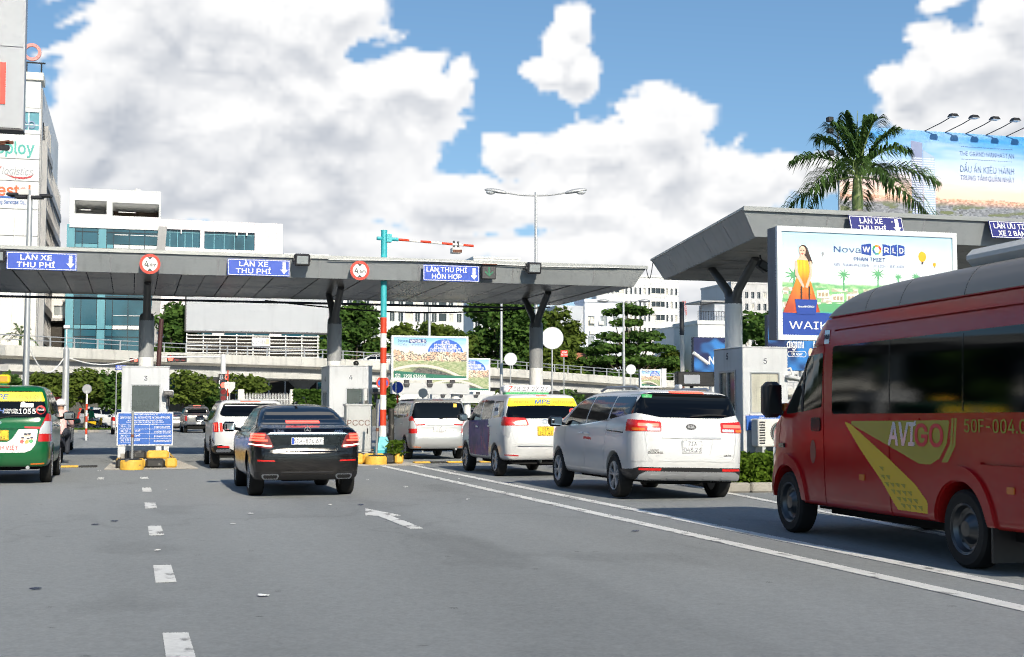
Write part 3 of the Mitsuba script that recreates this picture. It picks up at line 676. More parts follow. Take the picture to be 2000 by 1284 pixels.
obj('board', box(13.36, 14.4, 27.565, 27.598, 1.255 - .0, 1.31), 'sign_blue', t)
obj('face', box(13.36, 14.4, 27.55, 27.562, .98, 1.30), 'price_blue', t)
for k, (w, h, z) in enumerate(((.42, .022, 1.27), (.84, .035, 1.215), (.66, .02, 1.17), (.8, .02, 1.14))):
    obj('lettering', face(text(('CẢNG HÀNG KHÔNG', 'BIỂU GIÁ DỊCH VỤ RA VÀO CẢNG', 'ÁP DỤNG CHO CÁC PHƯƠNG TIỆN', 'DỪNG ĐÓN TRẢ KHÁCH TẠI SÂN ĐỖ')[k], h, True, width=w), (13.88, 27.545, z)), 'sign_white', t)
for i in range(3):
    for j in range(2): obj('lettering', face(text(('XE 4-9', '9.000', '14.000')[i], .03, True, width=.2), (13.56 + i * .31, 27.545, 1.085 - j * .055)), 'sign_white', t)
# ---------------------------------------------------------------- flyover behind the canopies
FX = np.array([(-27.76,89.01,5.76), (-17.02,98.43,6.26), (-10.12,112.06,6.75), (1.72,120.13,6.68), (18.29,129.96,6.67), (36.07,134.25,6.08), (54.32,144.65,5.52), (81.66,161.82,4.73), (139.49,199.42,4.11)])
S0 = np.concatenate([[0], np.cumsum(np.linalg.norm(np.diff(FX[:, :2], axis=0), axis=1))])
def fly(s, off=0.0, dz=0.0):
    """A point s metres along the flyover's near edge, off metres behind it."""
    p = np.array([np.interp(s, S0, FX[:, i]) for i in range(3)])
    q = np.array([np.interp(s + 1, S0, FX[:, i]) - np.interp(s - 1, S0, FX[:, i]) for i in range(2)])
    q /= np.linalg.norm(q)
    return p + [-q[1] * off, q[0] * off, dz]
def sweep(profile, s0, s1, step):
    """A closed (off, dz) outline carried along the flyover from s0 to s1."""
    ss = np.linspace(s0, s1, max(2, int((s1 - s0) / step) + 1))
    n = len(profile)
    v = np.array([fly(s, *q) for s in ss for q in profile])
    i, j = np.meshgrid(np.arange(len(ss) - 1), np.arange(n), indexing='ij')
    q = np.stack([i * n + j, (i + 1) * n + j, (i + 1) * n + (j + 1) % n, i * n + (j + 1) % n], -1).reshape(-1, 4)
    caps = Polygon([(a, b + 100) for a, b in profile])
    f = [q[:, [0, 1, 2]], q[:, [0, 2, 3]]]
    k = np.arange(1, n - 1)
    f += [np.stack([k * 0, k, k + 1], 1), np.stack([k * 0 + (len(ss) - 1) * n, k + 1 + (len(ss) - 1) * n, k + (len(ss) - 1) * n], 1)]
    return trimesh.Trimesh(v, np.vstack(f), process=False)
mat('parapet', dirty((.58, .57, .54), .3, .5), .8)
fl = thing('flyover', 'long concrete road flyover with a white parapet passing behind the toll booths', 'bridge')
step = 5.0
for s in np.arange(0, S0[-1] - step, step):
    obj('parapet_panel', sweep([(0, 0), (.22, 0), (.22, -.86), (-.06, -.86), (-.06, -.70)], s + .012, s + step - .012, 2.5), 'parapet', fl)
obj('deck', sweep([(.23, -.80), (9.0, -.80), (9.0, -1.1), (1.1, -1.1), (.6, -.95)], 0, S0[-1], 3), 'concrete', fl)
obj('girder', sweep([(1.0, -1.05), (8, -1.05), (8, -1.62), (1.0, -1.62)], 0, S0[-1], 3), 'concrete_dark', fl)  # darker concrete colour stands in for the shade on the recessed web
obj('lower_flange', sweep([(.15, -1.55), (8.3, -1.55), (8.3, -2.08), (.15, -2.08)], 0, S0[-1], 3), 'parapet', fl)
obj('far_parapet', sweep([(8.8, 0), (9.0, 0), (9.0, -.95), (8.8, -.95)], 0, S0[-1], 4), 'parapet', fl)
for h in (.45, .80): obj('rail', tube([fly(s, .1, h) for s in np.arange(0, S0[-1], 4)], .045 if h > .6 else .035, 8), 'galv', fl, 40)
for s in np.arange(1.0, S0[-1] - 1, 2.2): obj('rail_post', tube([fly(s, .1, -.02), fly(s, .1, .82)], [.075, .06], 6), 'galv', fl)
for px, off in ((-5.78,118.10), 0), ((16.18,132.64), 0), ((48.26,152.62), 0):
    s = np.argmin([np.hypot(*(fly(k)[:2] - px)) for k in np.arange(0, S0[-1], 1.0)])
    c3 = fly(s, 4.5)
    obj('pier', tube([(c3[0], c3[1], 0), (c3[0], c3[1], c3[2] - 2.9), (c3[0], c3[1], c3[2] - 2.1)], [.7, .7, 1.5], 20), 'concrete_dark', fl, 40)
# ---------------------------------------------------------------- poles, lamps and traffic signs in the middle distance
def pole_thing(name, label, cat, x, y, z, r, mt='galv', r2=None):
    t = thing(name, label, cat)
    obj('pole', cyl(x, y, 0, z, r, 14, r2 or r * .7), mt, t, 40)
    return t
# double armed street light behind the long canopy
x, y = 17.48,57.41
z = 11.27
t = pole_thing('street_lamp', 'tall double armed street lamp rising above the long canopy', 'street lamp', x, y, z + .1, .10, r2=.055)
Rv = np.array([math.cos(YAW), -math.sin(YAW), 0])
for s in (-1, 1):
    p = [np.array((x, y, z - .06)) + s * Rv * u + np.array((0, 0, w)) for u, w in ((0, 0), (.6, .02), (1.1, .09), (1.5, .17))]
    obj('arm', tube(p, .035, 8), 'galv', t, 40)
    q = p[-1]
    hd = trimesh.creation.icosphere(2, 1.0)
    hd.vertices *= [.52, .16, .12]
    hd.vertices[:, 2] = np.maximum(hd.vertices[:, 2], -.05)
    hd = rot(hd, s * -9, (0, 1, 0))
    k = obj('lamp_head', mv(rot(hd, -15.9), *(q + s * Rv * .32 + [0, 0, .03])), 'galv', t, 50)
    d = trimesh.creation.icosphere(2, 1.0)
    d.vertices *= [.22, .12, .12]
    obj('lens', mv(rot(d, -15.9), *(q + s * Rv * .55 + [0, 0, .0])), 'lamp_clear', k, 50)
# second double lamp further back on the right
x, y = 46.12,122.03
z = 12.19
t = pole_thing('street_lamp', 'thin far street lamp with two drooping arms in front of the spreading tree', 'street lamp', x, y, z, .16, r2=.10)
for s in (-1, 1):
    p = [np.array((x, y, z)) + s * Rv * u + np.array((0, 0, w)) for u, w in ((0, 0), (1.0, .02), (1.5, .1))]
    obj('arm', tube(p, .05, 6), 'galv', t, 40)
    hd = trimesh.creation.icosphere(2, 1.0)
    hd.vertices *= [.6, .2, .16]
    obj('lamp_head', mv(rot(hd, -15.9), *(p[-1] + s * Rv * .5)), 'alloy', t, 50)
# floodlight mast at the left
x, y = -4.78,65.83
z = 11.55
t = pole_thing('light_mast', 'tall grey light mast with a cross arm in front of the lettered tower', 'light mast', x, y, z, .16, r2=.12)
obj('cross_arm', tube([np.array((x, y, z - .05)) + Rv * u for u in (-.9, -.3, .3, .9)], .05, 8), 'dark_steel', t)
for u, w in ((-.8, .05), (-.4, -.08), (.75, -.02), (.35, -.1)): obj('lamp_head', mv(rot(cbox(-.26, .26, -.2, .2, -.07, .07, .03), -16), *(np.array((x, y, z + w)) + Rv * u)), 'dark_steel', t)
obj('camera_box', mv(rot(cbox(-.24, .24, -.2, .2, 0, .3, .03), -16), *(np.array((x, y, z)) - Rv * .25)), 'offwhite', t)
# slim poles
for (x, y), z, r, lab in (((19.97,72.30), 7.42 + .6, .10, 'slim grey pole left of the white round disc sign'), ((25.70,117.45), 10.99 + 2, .17, 'slim grey pole rising behind the advertising board with the blue dome'), ((-3.09,67.43), 4.40, .20, 'tapering grey post carrying cables left of the booth numbered 3')):
    t = pole_thing('utility_pole', lab, 'pole', x, y, z, r, 'galv')
    if r == .20:
        obj('cap', cyl(x, y, z, z + .25, .13, 12, .03), 'galv', t)
        obj('mast', cyl(x, y, z + .2, z + 1.1, .03, 8), 'white', t)
        obj('camera', mv(cbox(-.15, .15, -.1, .1, -.08, .08, .02), x, y, z + 1.1), 'white', t)
k = np.linspace(0, 1, 16)
ca, cb, cc_ = np.array((-4.71,65.81,4.50)), np.array((-3.15,67.44,4.06)), np.array((0.20,68.57,4.07))
for a_, b_, sag, lab in ((ca, cb, 1.0, 'white cable sagging from the light mast to the tapering post'), (cb, cc_, .35, 'white cable running from the tapering post towards the booth numbered 3')):
    obj('hanging_cable', tube(a_ + (b_ - a_) * k[:, None] - np.stack([0 * k, 0 * k, sag * np.sin(k * np.pi)], 1), .03, 6), 'white', label=lab, cat='cable')
# rusty pole right of the spreading tree
x, y = 20.64,48.19
t = thing('rusty_pole', 'weathered pole, dark above and rusty grey below, left of the booth numbered 5', 'pole')
zm = 4.40
obj('shaft', cyl(x, y, 0, zm, .085, 14), 'concrete', t, 40)
obj('upper_shaft', cyl(x, y, zm, 5.71, .09, 14), 'dark_steel', t, 40)
for z0, z1 in ((2.2, 2.9), (1.0, 1.6)): obj('rust_band', cyl(x, y, z0, z1, .089, 14), 'rust', t, 40)
x, y = 0.89,51.74
t = thing('rusty_pole', 'dark red pole standing right behind the column of the booth numbered 3', 'pole')
obj('shaft', tube([(x - .12, y, 0), (x + .12, y, 4.90)], .085, 12), 'band_maroon', t, 40)
mat('band_maroon', dirty((.07, .025, .025), .3, 2.0), .6)
def disc_sign(x, y, z, r, label, top=None, back='galv', pole_mt='galv', pr=.035):
    t = thing('round_sign_back', label, 'traffic sign')
    yaw = (math.cos(YAW), -math.sin(YAW), 0)
    obj('disc', face(mv(extrude(ellipse(0, 0, r, r, 36), .012), 0, 0, -.006), (x, y - .04, z), yaw), back, t, 30)
    obj('rim', face(mv(ring(r - .02, r + .004, .02, 36), 0, 0, -.01), (x, y - .04, z), yaw), 'alloy', t)
    obj('post', cyl(x, y, 0, top or z - r * .2, pr, 10), pole_mt, t, 40)
    return t
disc_sign(16.66,52.44,4.45, .46, 'large blank white round sign back beside the column right of the long canopy', back='sign_white')
disc_sign(20.19,71.19,4.34, .36, 'blank white round sign back fixed beside a slim pole', back='sign_white')
disc_sign(32.38,84.36,4.28, .34, 'small blank white round sign back beside the far street lamp', back='sign_white')
t = disc_sign(-2.16,69.24,2.54, .235, 'grey round sign back on a white and red striped post at the left', pr=.05, pole_mt='white')
x, y, _ = -2.16,69.24,2.54
for z0 in (.3, .9, 1.5): obj('post_band', cyl(x, y - .0, z0, z0 + .3, .053, 10), 'band_red', t, 40)
disc_sign(9.64,45.08,2.05, .16, 'grey round sign back beside the pole of the advertising board', pr=.03)
x, y, z = 5.62,81.58,2.91
t = thing('sign_back', 'white shield shaped sign back beside the red traffic light', 'traffic sign')
obj('panel', face(extrude(rpoly([(-.32, .3), (.32, .3), (.32, -.05), (0, -.42), (-.32, -.05)], .05), .012), (x, y, z), (math.cos(YAW), -math.sin(YAW), 0)), 'offwhite', t)
obj('post', cyl(x, y + .05, 0, z, .03, 8), 'galv', t)
# no stopping sign and blue direction disc
x, y, z = 7.41,40.52,2.29
t = thing('no_stopping_sign', 'round blue sign with a red ring and cross beside the striped turquoise pole', 'traffic sign')
obj('disc', face(mv(extrude(ellipse(0, 0, .2, .2, 36), .01), 0, 0, 0), (x, y, z)), 'sign_blue', t)
obj('ring', face(mv(ring(.155, .205, .004, 36), 0, 0, .011), (x, y, z)), 'sign_red', t)
for s in (45, -45): obj('bar', face(mv(rot(extrude(sbox(-.16, -.018, .16, .018), .003), s), 0, 0, .0115 + .001 * (s > 0)), (x, y, z)), 'sign_red', t)
obj('post', cyl(x, y + .04, 0, z, .03, 10), 'band_red', t, 40)
for z0 in (.3, .9, 1.5): obj('post_band', cyl(x, y + .04, z0, z0 + .3, .032, 10), 'white', t, 40)
x, y, z = 9.19,47.29,2.28
t = thing('direction_disc', 'round blue direction sign with a white arrow under the advertising board', 'traffic sign')
obj('disc', face(extrude(ellipse(0, 0, .2, .2, 30), .01), (x, y, z)), 'sign_blue', t)
obj('arrow', face(mv(extrude(sbox(-.09, -.17, -.04, .17), .003), 0, 0, .011), (x, y, z)), 'sign_white', t)
obj('post', cyl(x, y + .04, 0, z, .03, 10), 'white', t, 40)
for z0 in (.5, 1.1, 1.7): obj('post_band', cyl(x, y + .04, z0, z0 + .3, .032, 10), 'band_red', t, 40)
# traffic lights on the far side of the junction
x, y = 5.49,85.78
z = 4.90
t = thing('traffic_light', 'white traffic light mast with a long arm and a red countdown below the flyover', 'traffic light')
obj('post', cyl(x, y, 0, z + .15, .16, 14), 'white', t, 40)
xe, ye, ze = 2.28,86.69,4.80
obj('arm', tube([(x, y, z), (xe - .8, ye, ze + .05)], .06, 8), 'white', t)
def lamp_row(x, y, z, n, lit, along=(1, 0, 0), s=.2):
    a = np.array(along, float)
    c0 = np.array((x, y, z))
    e = c0 + a * s * 1.15 * (n - 1)
    lo, hi = np.minimum(c0, e), np.maximum(c0, e)
    k = obj('signal_case', cbox(lo[0] - s * .62, hi[0] + s * .62, y, y + .2, lo[2] - s * .62, hi[2] + s * .62, .03), 'black', t)
    for i in range(n):
        q = c0 + a * s * 1.15 * i
        obj('lens', face(extrude(ellipse(0, 0, s * .48, s * .48, 20), .02), (q[0], y - .015, q[2])), 'brake_lit' if i == lit else 'lamp_dark_red', k, **(glow((2.2, .12, .08)) if i == lit else {}))
lamp_row(xe, ye - .1, ze - .02, 3, 0, (1, 0, 0), .34)
x2, y2, z2 = -0.08,87.37,4.67
lamp_row(x2, y2 - .1, z2, 3, 1, (1, 0, 0), .22)
x2, y2, z2 = 5.50,85.77,3.09
lamp_row(x2, y2 - .35, z2, 3, 0, (0, 0, -1), .36)
x2, y2, z2 = 5.52,85.77,3.60
k = obj('countdown', cbox(x2 - .34, x2 + .34, y2 - .4, y2 - .2, z2 - .2, z2 + .2, .02), 'black', t)
obj('digits', face(text('0', .28, True), (x2 + .16, y2 - .405, z2)), 'brake_lit', k, **glow((2.2, .15, .1)))
obj('digits', face(text('8', .28, True), (x2 - .16, y2 - .405, z2)), 'print_grey', k)
x2, y2, z2 = 5.50,81.62,3.41
t = thing('traffic_light', 'slim red striped post with a small red signal beside the white mast', 'traffic light')
obj('post', cyl(x2, y2, 0, z2 + .5, .04, 10), 'band_red', t, 40)
for z0 in (1.0, 1.9, 2.8): obj('post_band', cyl(x2, y2, z0, z0 + .45, .042, 10), 'white', t, 40)
x2, y2, z2 = -0.69,83.38,4.08
t = thing('street_sign', 'small blue street sign hanging left of the column of the booth numbered 3', 'sign')
obj('board', cbox(x2 - .3, x2 + .3, y2, y2 + .05, z2 - .14, z2 + .14, .01), 'sign_blue', t)
obj('lettering', face(text('ĐƯỜNG', .09, True), (x2, y2 - .004, z2 + .06)), 'sign_white', t)
obj('lettering', face(text('HỒNG HÀ', .09, True), (x2, y2 - .004, z2 - .06)), 'sign_white', t)
obj('post', cyl(x2 - .25, y2 + .06, 0, z2 + .14, .03, 8), 'galv', t)
x2, y2, z2 = 29.61,90.34,5.58
t = thing('warning_board', 'small red board with white lines on a post above the flyover rail', 'sign')
obj('board', cbox(x2 - .26, x2 + .26, y2, y2 + .05, z2 - .24, z2 + .24, .01), 'sign_red', t)
for dz, s in ((.1, 'CẤM'), (-.08, 'XE TẢI')): obj('lettering', face(text(s, .11, True), (x2, y2 - .004, z2 + dz)), 'sign_white', t)
obj('post', cyl(x2, y2 + .08, 0, z2 - .24, .04, 8), 'galv', t)
x2, y2, z2 = -2.96,47.63,1.66
t = thing('red_board', 'small red notice showing above the roof edge of the green taxi', 'sign')
obj('board', cbox(x2 + .3, x2 + .62, y2, y2 + .04, z2 - .15, z2 + .25, .01), 'print_red', t)
obj('post', cyl(x2 + .45, y2 + .06, 0, z2, .03, 8), 'galv', t)
x2, y2, z2 = -2.46,47.49,1.62
# white fence with cream gate posts below the flyover
fn = thing('picket_fence', 'white picket fence between cream posts below the flyover', 'fence')
fa, fb = np.array((7.52,97.68)), np.array((11.13,96.65))
for k in range(34):
    q = fa + (fb - fa) * (k + .5) / 34
    obj('picket', tube([(q[0], q[1], .3), (q[0], q[1], 2.62), (q[0], q[1], 2.8)], [.03, .03, .003], 6), 'white', fn)
for z0 in (.6, 2.3): obj('rail', tube([(*fa, z0), (*fb, z0)], .035, 6), 'white', fn)
for q in (fa, fb): obj('post', cbox(q[0] - .22, q[0] + .22, q[1] - .22, q[1] + .22, 0, 3.05, .04), 'cream_wall', fn)
# ---------------------------------------------------------------- buildings
def wall_with_holes(x0, x1, y0, y1, z0, z1, holes, depth=.5):
    """A block whose front (-y) has recessed openings (x0, x1, z0, z1)."""
    m = man(box(x0, x1, y0, y1, z0, z1))
    if holes: m -= m3.Manifold.batch_boolean([man(box(a, b, y0 - 1, y0 + depth, c, d)) for a, b, c, d in holes], m3.OpType.Add)
    return tri(m)
def panes(t, holes, y, mt, mull=0, frame='alloy', name='window', bar=None):
    for a, b, c, d in holes:
        k = obj(name, box(a, b, y, y + .05, c, d), mt, t)
        n = mull if mull else 0
        for i in range(1, n): obj('mullion', box(a + (b - a) * i / n - .04, a + (b - a) * i / n + .04, y - .06, y - .003, c, d), frame, k)
        if bar: obj('transom', box(a, b, y - .07, y - .004, c + (d - c) * bar - .04, c + (d - c) * bar + .04), frame, k)
# lettered office tower, far left
TY = 146.0
xa, _, _ = -26.09,146.00,22.31
xb, _, _ = -9.72,146.00,23.02
tw = thing('office_tower', 'tall white office tower with company names on its front and louvred side', 'building')
ztop = -10.81,146.00,36.37
ztop = ztop[2]
zl = [(-10.19,146.00,7.51)[2], (-10.31,146.00,13.36)[2], (-10.45,146.00,19.66)[2], (-10.51,146.00,22.45)[2], (-10.57,146.00,25.40)[2], (-10.62,146.00,27.72)[2], (-10.68,146.00,30.41)[2], (-10.74,146.00,33.12)[2], ztop]
obj('wall', box(xa, xb - .05, TY + .2, TY + 34, 0, ztop - .3), 'white_wall', tw)
xs = np.linspace(xa, xb, 8)
for i in range(8):
    if i == 6: continue
    for j in range(7):
        obj('cladding_panel', box(xs[j] + .04, xs[j + 1] - .04, TY - .06, TY + .19, zl[i] + .05, zl[i + 1] - .05), 'white_wall' if i else 'cream_wall', tw)
holes = [(xs[j] + .15, xs[j + 1] - .15, zl[6] + .4, zl[7] - .4) for j in range(7)]
obj('window_band', wall_with_holes(xa, xb, TY - .08, TY + .19, zl[6], zl[7], holes, .2), 'white_wall', tw)
panes(tw, holes, TY + .1, 'window_teal_pale', 2, bar=.3)
obj('cornice', box(xa - .2, xb + .2, TY - .4, TY + 3, ztop - .28, ztop + .5), 'cream_wall', tw)
# its louvred side
for i, z in enumerate(np.arange(2, ztop - 5, 3.4)):
    far_y = TY + 34 if z < ztop * .78 else TY + 14
    obj('side_slab', box(xb - .04, xb + .5, TY + 4, far_y, z, z + .9), 'grey_wall', tw)
    obj('side_window', box(xb - .04, xb + .06, TY + 4.3, far_y - .3, z + .92, z + 3.38), 'window_dark', tw)
    for k, yy in enumerate(np.arange(TY + 6, far_y - 1, 2.4)): obj('side_louvre', box(xb + .1, xb + .42, yy, yy + .5, z + .92, z + 3.38), 'grey_wall', tw)
obj('side_rib', box(xb - .02, xb + .12, TY + .25, TY + 1.0, 0, ztop - 1.0), 'grey_wall', tw)
obj('side_rib', box(xb - .02, xb + .55, TY + 3.0, TY + 3.6, 0, ztop - 6), 'grey_wall', tw)
obj('roof_frame', [tube([(xb - 1.8, TY + 4, ztop), (xb - 1.8, TY + 4, ztop + 2.6)], .09, 6), tube([(xb - .3, TY + 4, ztop), (xb - .3, TY + 4, ztop + 2.6)], .09, 6), tube([(xb - 4, TY + 4, ztop + 2.6), (xb + .1, TY + 4, ztop + 2.6)], .09, 6)], 'dark_steel', tw)
obj('roof_box', box(xb - 5, xb - 1.9, TY + 5, TY + 9, ztop + .3, ztop + 2.2), 'dark_steel', tw)
for k in range(3): obj('roof_letter', face(ring(.62, .95, .3, 26), (xb - 1.3 - k * 2.0, TY + 4.2, ztop + 3.75)), 'sign_pinkred', tw)
mat('sign_pinkred', (.60, .20, .18), .5)
tp = TY - .075
for s, h, px_, z_, mt, it, w in (('CISCO', .75, -.55, (-10.95,146.00,31.37)[2], 'print_slate', 0, 3.2), ('deploy', 1.25, -.55, (-10.90,146.00,28.89)[2], 'print_teal', 0, 4.6), ('UPDEX', .72, -3.7, (-10.85,146.00,26.47)[2], 'print_maroon', .2, 2.6), ('logistics', .75, -.6, (-10.85,146.00,26.41)[2], 'print_grey', .2, 3.0)):
    m = text(s, h, s in ('deploy', 'UPDEX'), center=False, width=w, slant=it, depth=.05)
    obj('lettering', face(mv(m, -m.bounds[1][0], -h / 2), (xb + px_, tp, z_)), mt, tw)
mat('print_slate', (.22, .26, .42), .5)
mat('print_teal', (.06, .36, .32), .5)
mat('print_maroon', (.42, .04, .05), .5)
m = text('Vestal', 1.15, True, center=False, width=4.4, depth=.05)
obj('lettering', face(mv(m, -m.bounds[1][0]), (xb - .7, tp, (-10.79,146.00,23.83)[2])), 'print_redorange', tw)
obj('underline', face(mv(extrude(sbox(-4.3, -.28, -.1, -.08), .06), 0, 0), (xb - .7, tp, (-10.79,146.00,23.83)[2])), 'print_blue', tw)
mat('print_redorange', (.75, .10, .02), .45)
m = text('Shipping Services Co., Ltd', .38, True, center=False, width=4.4, depth=.05)
obj('lettering', face(mv(m, -m.bounds[1][0]), (xb - .6, tp, (-10.77,146.00,22.97)[2])), 'print_blue', tw)
sw = [(-2.9, .15), (-2, -.1), (-1, -.12), (-.25, .06), (.0, .3), (-.35, -.15), (-1.1, -.34), (-2.1, -.24)]
obj('swoosh', face(extrude(rpoly(sw), .05), (xb - .5, tp, (-10.84,146.00,25.93)[2])), 'print_maroon', tw)
# white and teal glass office building
GY = 150.0
g = thing('glass_building', 'white office building with bands of teal glass behind the long canopy', 'building')
q = lambda px, py, y=GY: None
gx0, gx1, gx2 = (-7.12,150.00,23.73)[0], (2.64,150.00,24.15)[0], (16.04,150.00,21.83)[0]
Zg = dict(top=(-2.18,150.00,25.58)[2], roof2=(9.04,150.00,22.65)[2], o1=(-2.16,150.00,24.28)[2], o0=(-2.13,150.00,22.83)[2], g1=(-2.11,150.00,21.71)[2], g0=(-2.07,150.00,19.13)[2], s0=(-2.06,150.00,18.57)[2])
X_ = lambda a: gx0 + (gx1 - gx0) * a
holes = [(X_(.08), X_(.42), Zg['o0'], Zg['o1']), (X_(.48), X_(.985), Zg['o0'] - .1, Zg['o1'] - .1)]
obj('wall', wall_with_holes(gx0 + .3, gx1, GY, GY + 16, Zg['g1'] - .4, Zg['top'], holes, 7), 'white_wall', g)
for a, b, c, d in holes:
    k = obj('balcony', box(a + .1, b - .1, GY + 5.8, GY + 6.6, c + .3, d - .9), 'black', g)
    obj('rail', tube([(a + .6, GY + .6, c + .5), ((a + b) / 2, GY + .6, c + .5)], .05, 6), 'white', k)
obj('back_panel', box(X_(.48), X_(.98), GY + 6.62, GY + 6.9, Zg['o0'], Zg['o1']), 'soffit_brown', g)
mat('soffit_brown', dirty((.16, .11, .08), .4, .6), .7)
fl_z = [Zg['g1'], Zg['g0']] + [Zg['g0'] - 4.4 * k for k in (1, 2, 3, 4)]
obj('glass_core', box(gx0 + .25, gx1 - .15, GY + .4, GY + 15.5, 0, Zg['g1'] - .4), 'window_dark', g)
for k, (zt_, zb_) in enumerate(zip(fl_z[:-1], fl_z[1:])):
    for i in range(6):
        a, b = X_(i / 6), X_((i + 1) / 6)
        pale = i in (0, 2)
        if pale: b = a + (b - a) * .55
        m_ = 'window_teal_pale' if pale else 'window_teal'
        if pale:
            obj('window', box(a + .04, b - .04, GY + .18, GY + .3, max(0, zb_) + .05, zt_ - .05), m_, g)
            a, b = b, X_((i + 1) / 6)
        w = obj('window', box(a + .04, b - .04, GY + .18, GY + .3, max(0, zb_) + .5, zt_ - .05), 'window_teal', g)
        obj('transom', box(a + .04, b - .04, GY + .1, GY + .175, zt_ - .85, zt_ - .75), 'window_dark', w)
        obj('spandrel', box(a + .04, b - .04, GY + .15, GY + .3, max(0, zb_) + .05, max(0, zb_) + .45), 'white_wall' if i > 2 else 'window_teal_pale', g)
        if i > 2: obj('handrail', box(a + .1, b - .1, GY + .08, GY + .15, zb_ + 1.5, zb_ + 1.58), 'alloy', w)
obj('slant_pier', trimesh.convex.convex_hull(np.array([(gx1 - .2, GY - .3, Zg['g1']), (gx1 + .7, GY - .3, Zg['g1']), (gx1 - 1.6, GY - .3, 0), (gx1 - .7, GY - .3, 0), (gx1 - .2, GY + .5, Zg['g1']), (gx1 + .7, GY + .5, Zg['g1']), (gx1 - 1.6, GY + .5, 0), (gx1 - .7, GY + .5, 0)])), 'grey_wall', g)
w1 = [(2.90,150.00,21.33)[0], (6.95,150.00,21.49)[0], (7.39,150.00,21.50)[0], (12.92,150.00,21.71)[0]]
za, zb_ = (7.39,150.00,21.50)[2], (7.42,150.00,19.62)[2]
holes = [(w1[0], w1[1], zb_, za + .1), (w1[2], w1[3], zb_ - .1, za)]
small = [(w1[2] + k, w1[2] + k + 1.6, zb_ - 1.9, zb_ - .9) for k in (0, 4.6, 10.2)]
low = [(w1[0] + .5 + 6.3 * k, w1[0] + 5.5 + 6.3 * k, z_, z_ + 3) for k in range(3) for z_ in (3, 8.2)]
dark = [(w1[0] - .3, w1[1] + .2, zb_ - 1.6, zb_ - .7)]
obj('wall', wall_with_holes(gx1 + .02, gx2, GY + .8, GY + 15, 0, Zg['roof2'], holes + small + low + dark, .6), 'pink_wall', g)
mat('pink_wall', dirty((.74, .68, .71), .10, .12), .6)
panes(g, holes, GY + 1.3, 'window_teal', 5, 'window_teal_pale', bar=.86)
panes(g, small + low, GY + 1.3, 'window_teal', 2)
panes(g, dark, GY + 1.3, 'black')
for dx_, w_, h_ in ((11.9, 1.2, .9), (10.4, .5, 1.0), (9.3, .5, 1.1), (8.2, .5, 1.2), (2.2, .3, .9)): obj('ghost_letter', box(gx1 + dx_ - .0, gx1 + dx_ + w_ * .4, GY + .77, GY + .798, Zg['roof2'] - 1.5, Zg['roof2'] - 1.5 + h_), 'sign_white', g)
obj('roof_unit', cbox(X_(.72), X_(.78), GY + 3, GY + 4, Zg['top'], Zg['top'] + .7, .1), 'cream_wall', g)
# low white building between canopy and flyover, left
x0, x1 = (-9.64,165.00,13.76)[0], (-7.76,165.00,13.80)[0]
t = thing('white_house', 'white house with two arched windows between the tower and the glass building', 'house')
z1, z2 = (-8.80,165.00,14.26)[2], (-8.76,165.00,12.45)[2]
h = [(x0 + .6 + k * 1.9, x0 + 2.0 + k * 1.9, (-8.77,165.00,12.81)[2], (-8.79,165.00,13.96)[2]) for k in range(2)]
obj('wall', wall_with_holes(x0 - 1, x1 + 2, 165, 172, 0, z1 + 3, h, .4), 'white_wall', t)
panes(t, h, 165.3, 'window_grey', 2)
obj('awning', box(x0 - .5, x1 + 1.5, 163.6, 164.99, z2 - .4, z2 - .1), 'grey_wall', t)
obj('shop_front', box(x0 - .3, x1 + 1.2, 164.9, 164.98, 0, z2 - .5), 'interior_dark', t)
# blank grey billboard on a louvred white frame
x0, x1 = (5.22,141.00,11.19)[0], (19.92,141.00,11.48)[0]
z0, z1 = (12.32,141.00,9.82)[2], (12.28,141.00,13.32)[2]
b = thing('blank_billboard', 'large blank grey billboard standing over white louvres behind the flyover', 'billboard')
obj('panel', box(x0, x1, 141, 141.5, z0, z1), 'board_grey', b)
mat('board_grey', dirty((.40, .42, .46), .12, .4), .6)
obj('frame', [box(x0 - .15, x0, 140.95, 141.55, z0 - .1, z1 + .1), box(x1, x1 + .15, 140.95, 141.55, z0 - .1, z1 + .1), box(x0, x1, 140.95, 141.55, z0 - .18, z0 - .002)], 'dark_steel', b)
lv = thing('louvre_screen', 'white slatted screen with a small lettered plate under the blank grey billboard', 'screen')
for k in range(11): obj('slat', box(x0, x1 - 1, 140.7, 140.85, z0 - .52 - k * .36, z0 - .42 - k * .36), 'offwhite', lv)
for k in range(9): obj('post', box(x0 + (x1 - x0 - 1.2) * k / 8, x0 + (x1 - x0 - 1.2) * k / 8 + .12, 140.87, 141.0, 0, z0 - .3), 'white', lv)
obj('backing', box(x0, x1 - 1, 142, 142.2, 0, z0 - .4), 'interior_dark', lv)
px = 12.82,140.50,8.73
obj('plate', cbox(px[0] - .95, px[0] + .95, 140.5, 140.6, px[2] - .45, px[2] + .45, .03), 'white', lv)
obj('lettering', face(text('qmh', .5, False), (px[0] - .25, 140.495, px[2])), 'print_grey', lv)
obj('print_block', box(px[0] + .45, px[0] + .85, 140.48, 140.498, px[2] - .25, px[2] + .3), 'print_skin', lv)
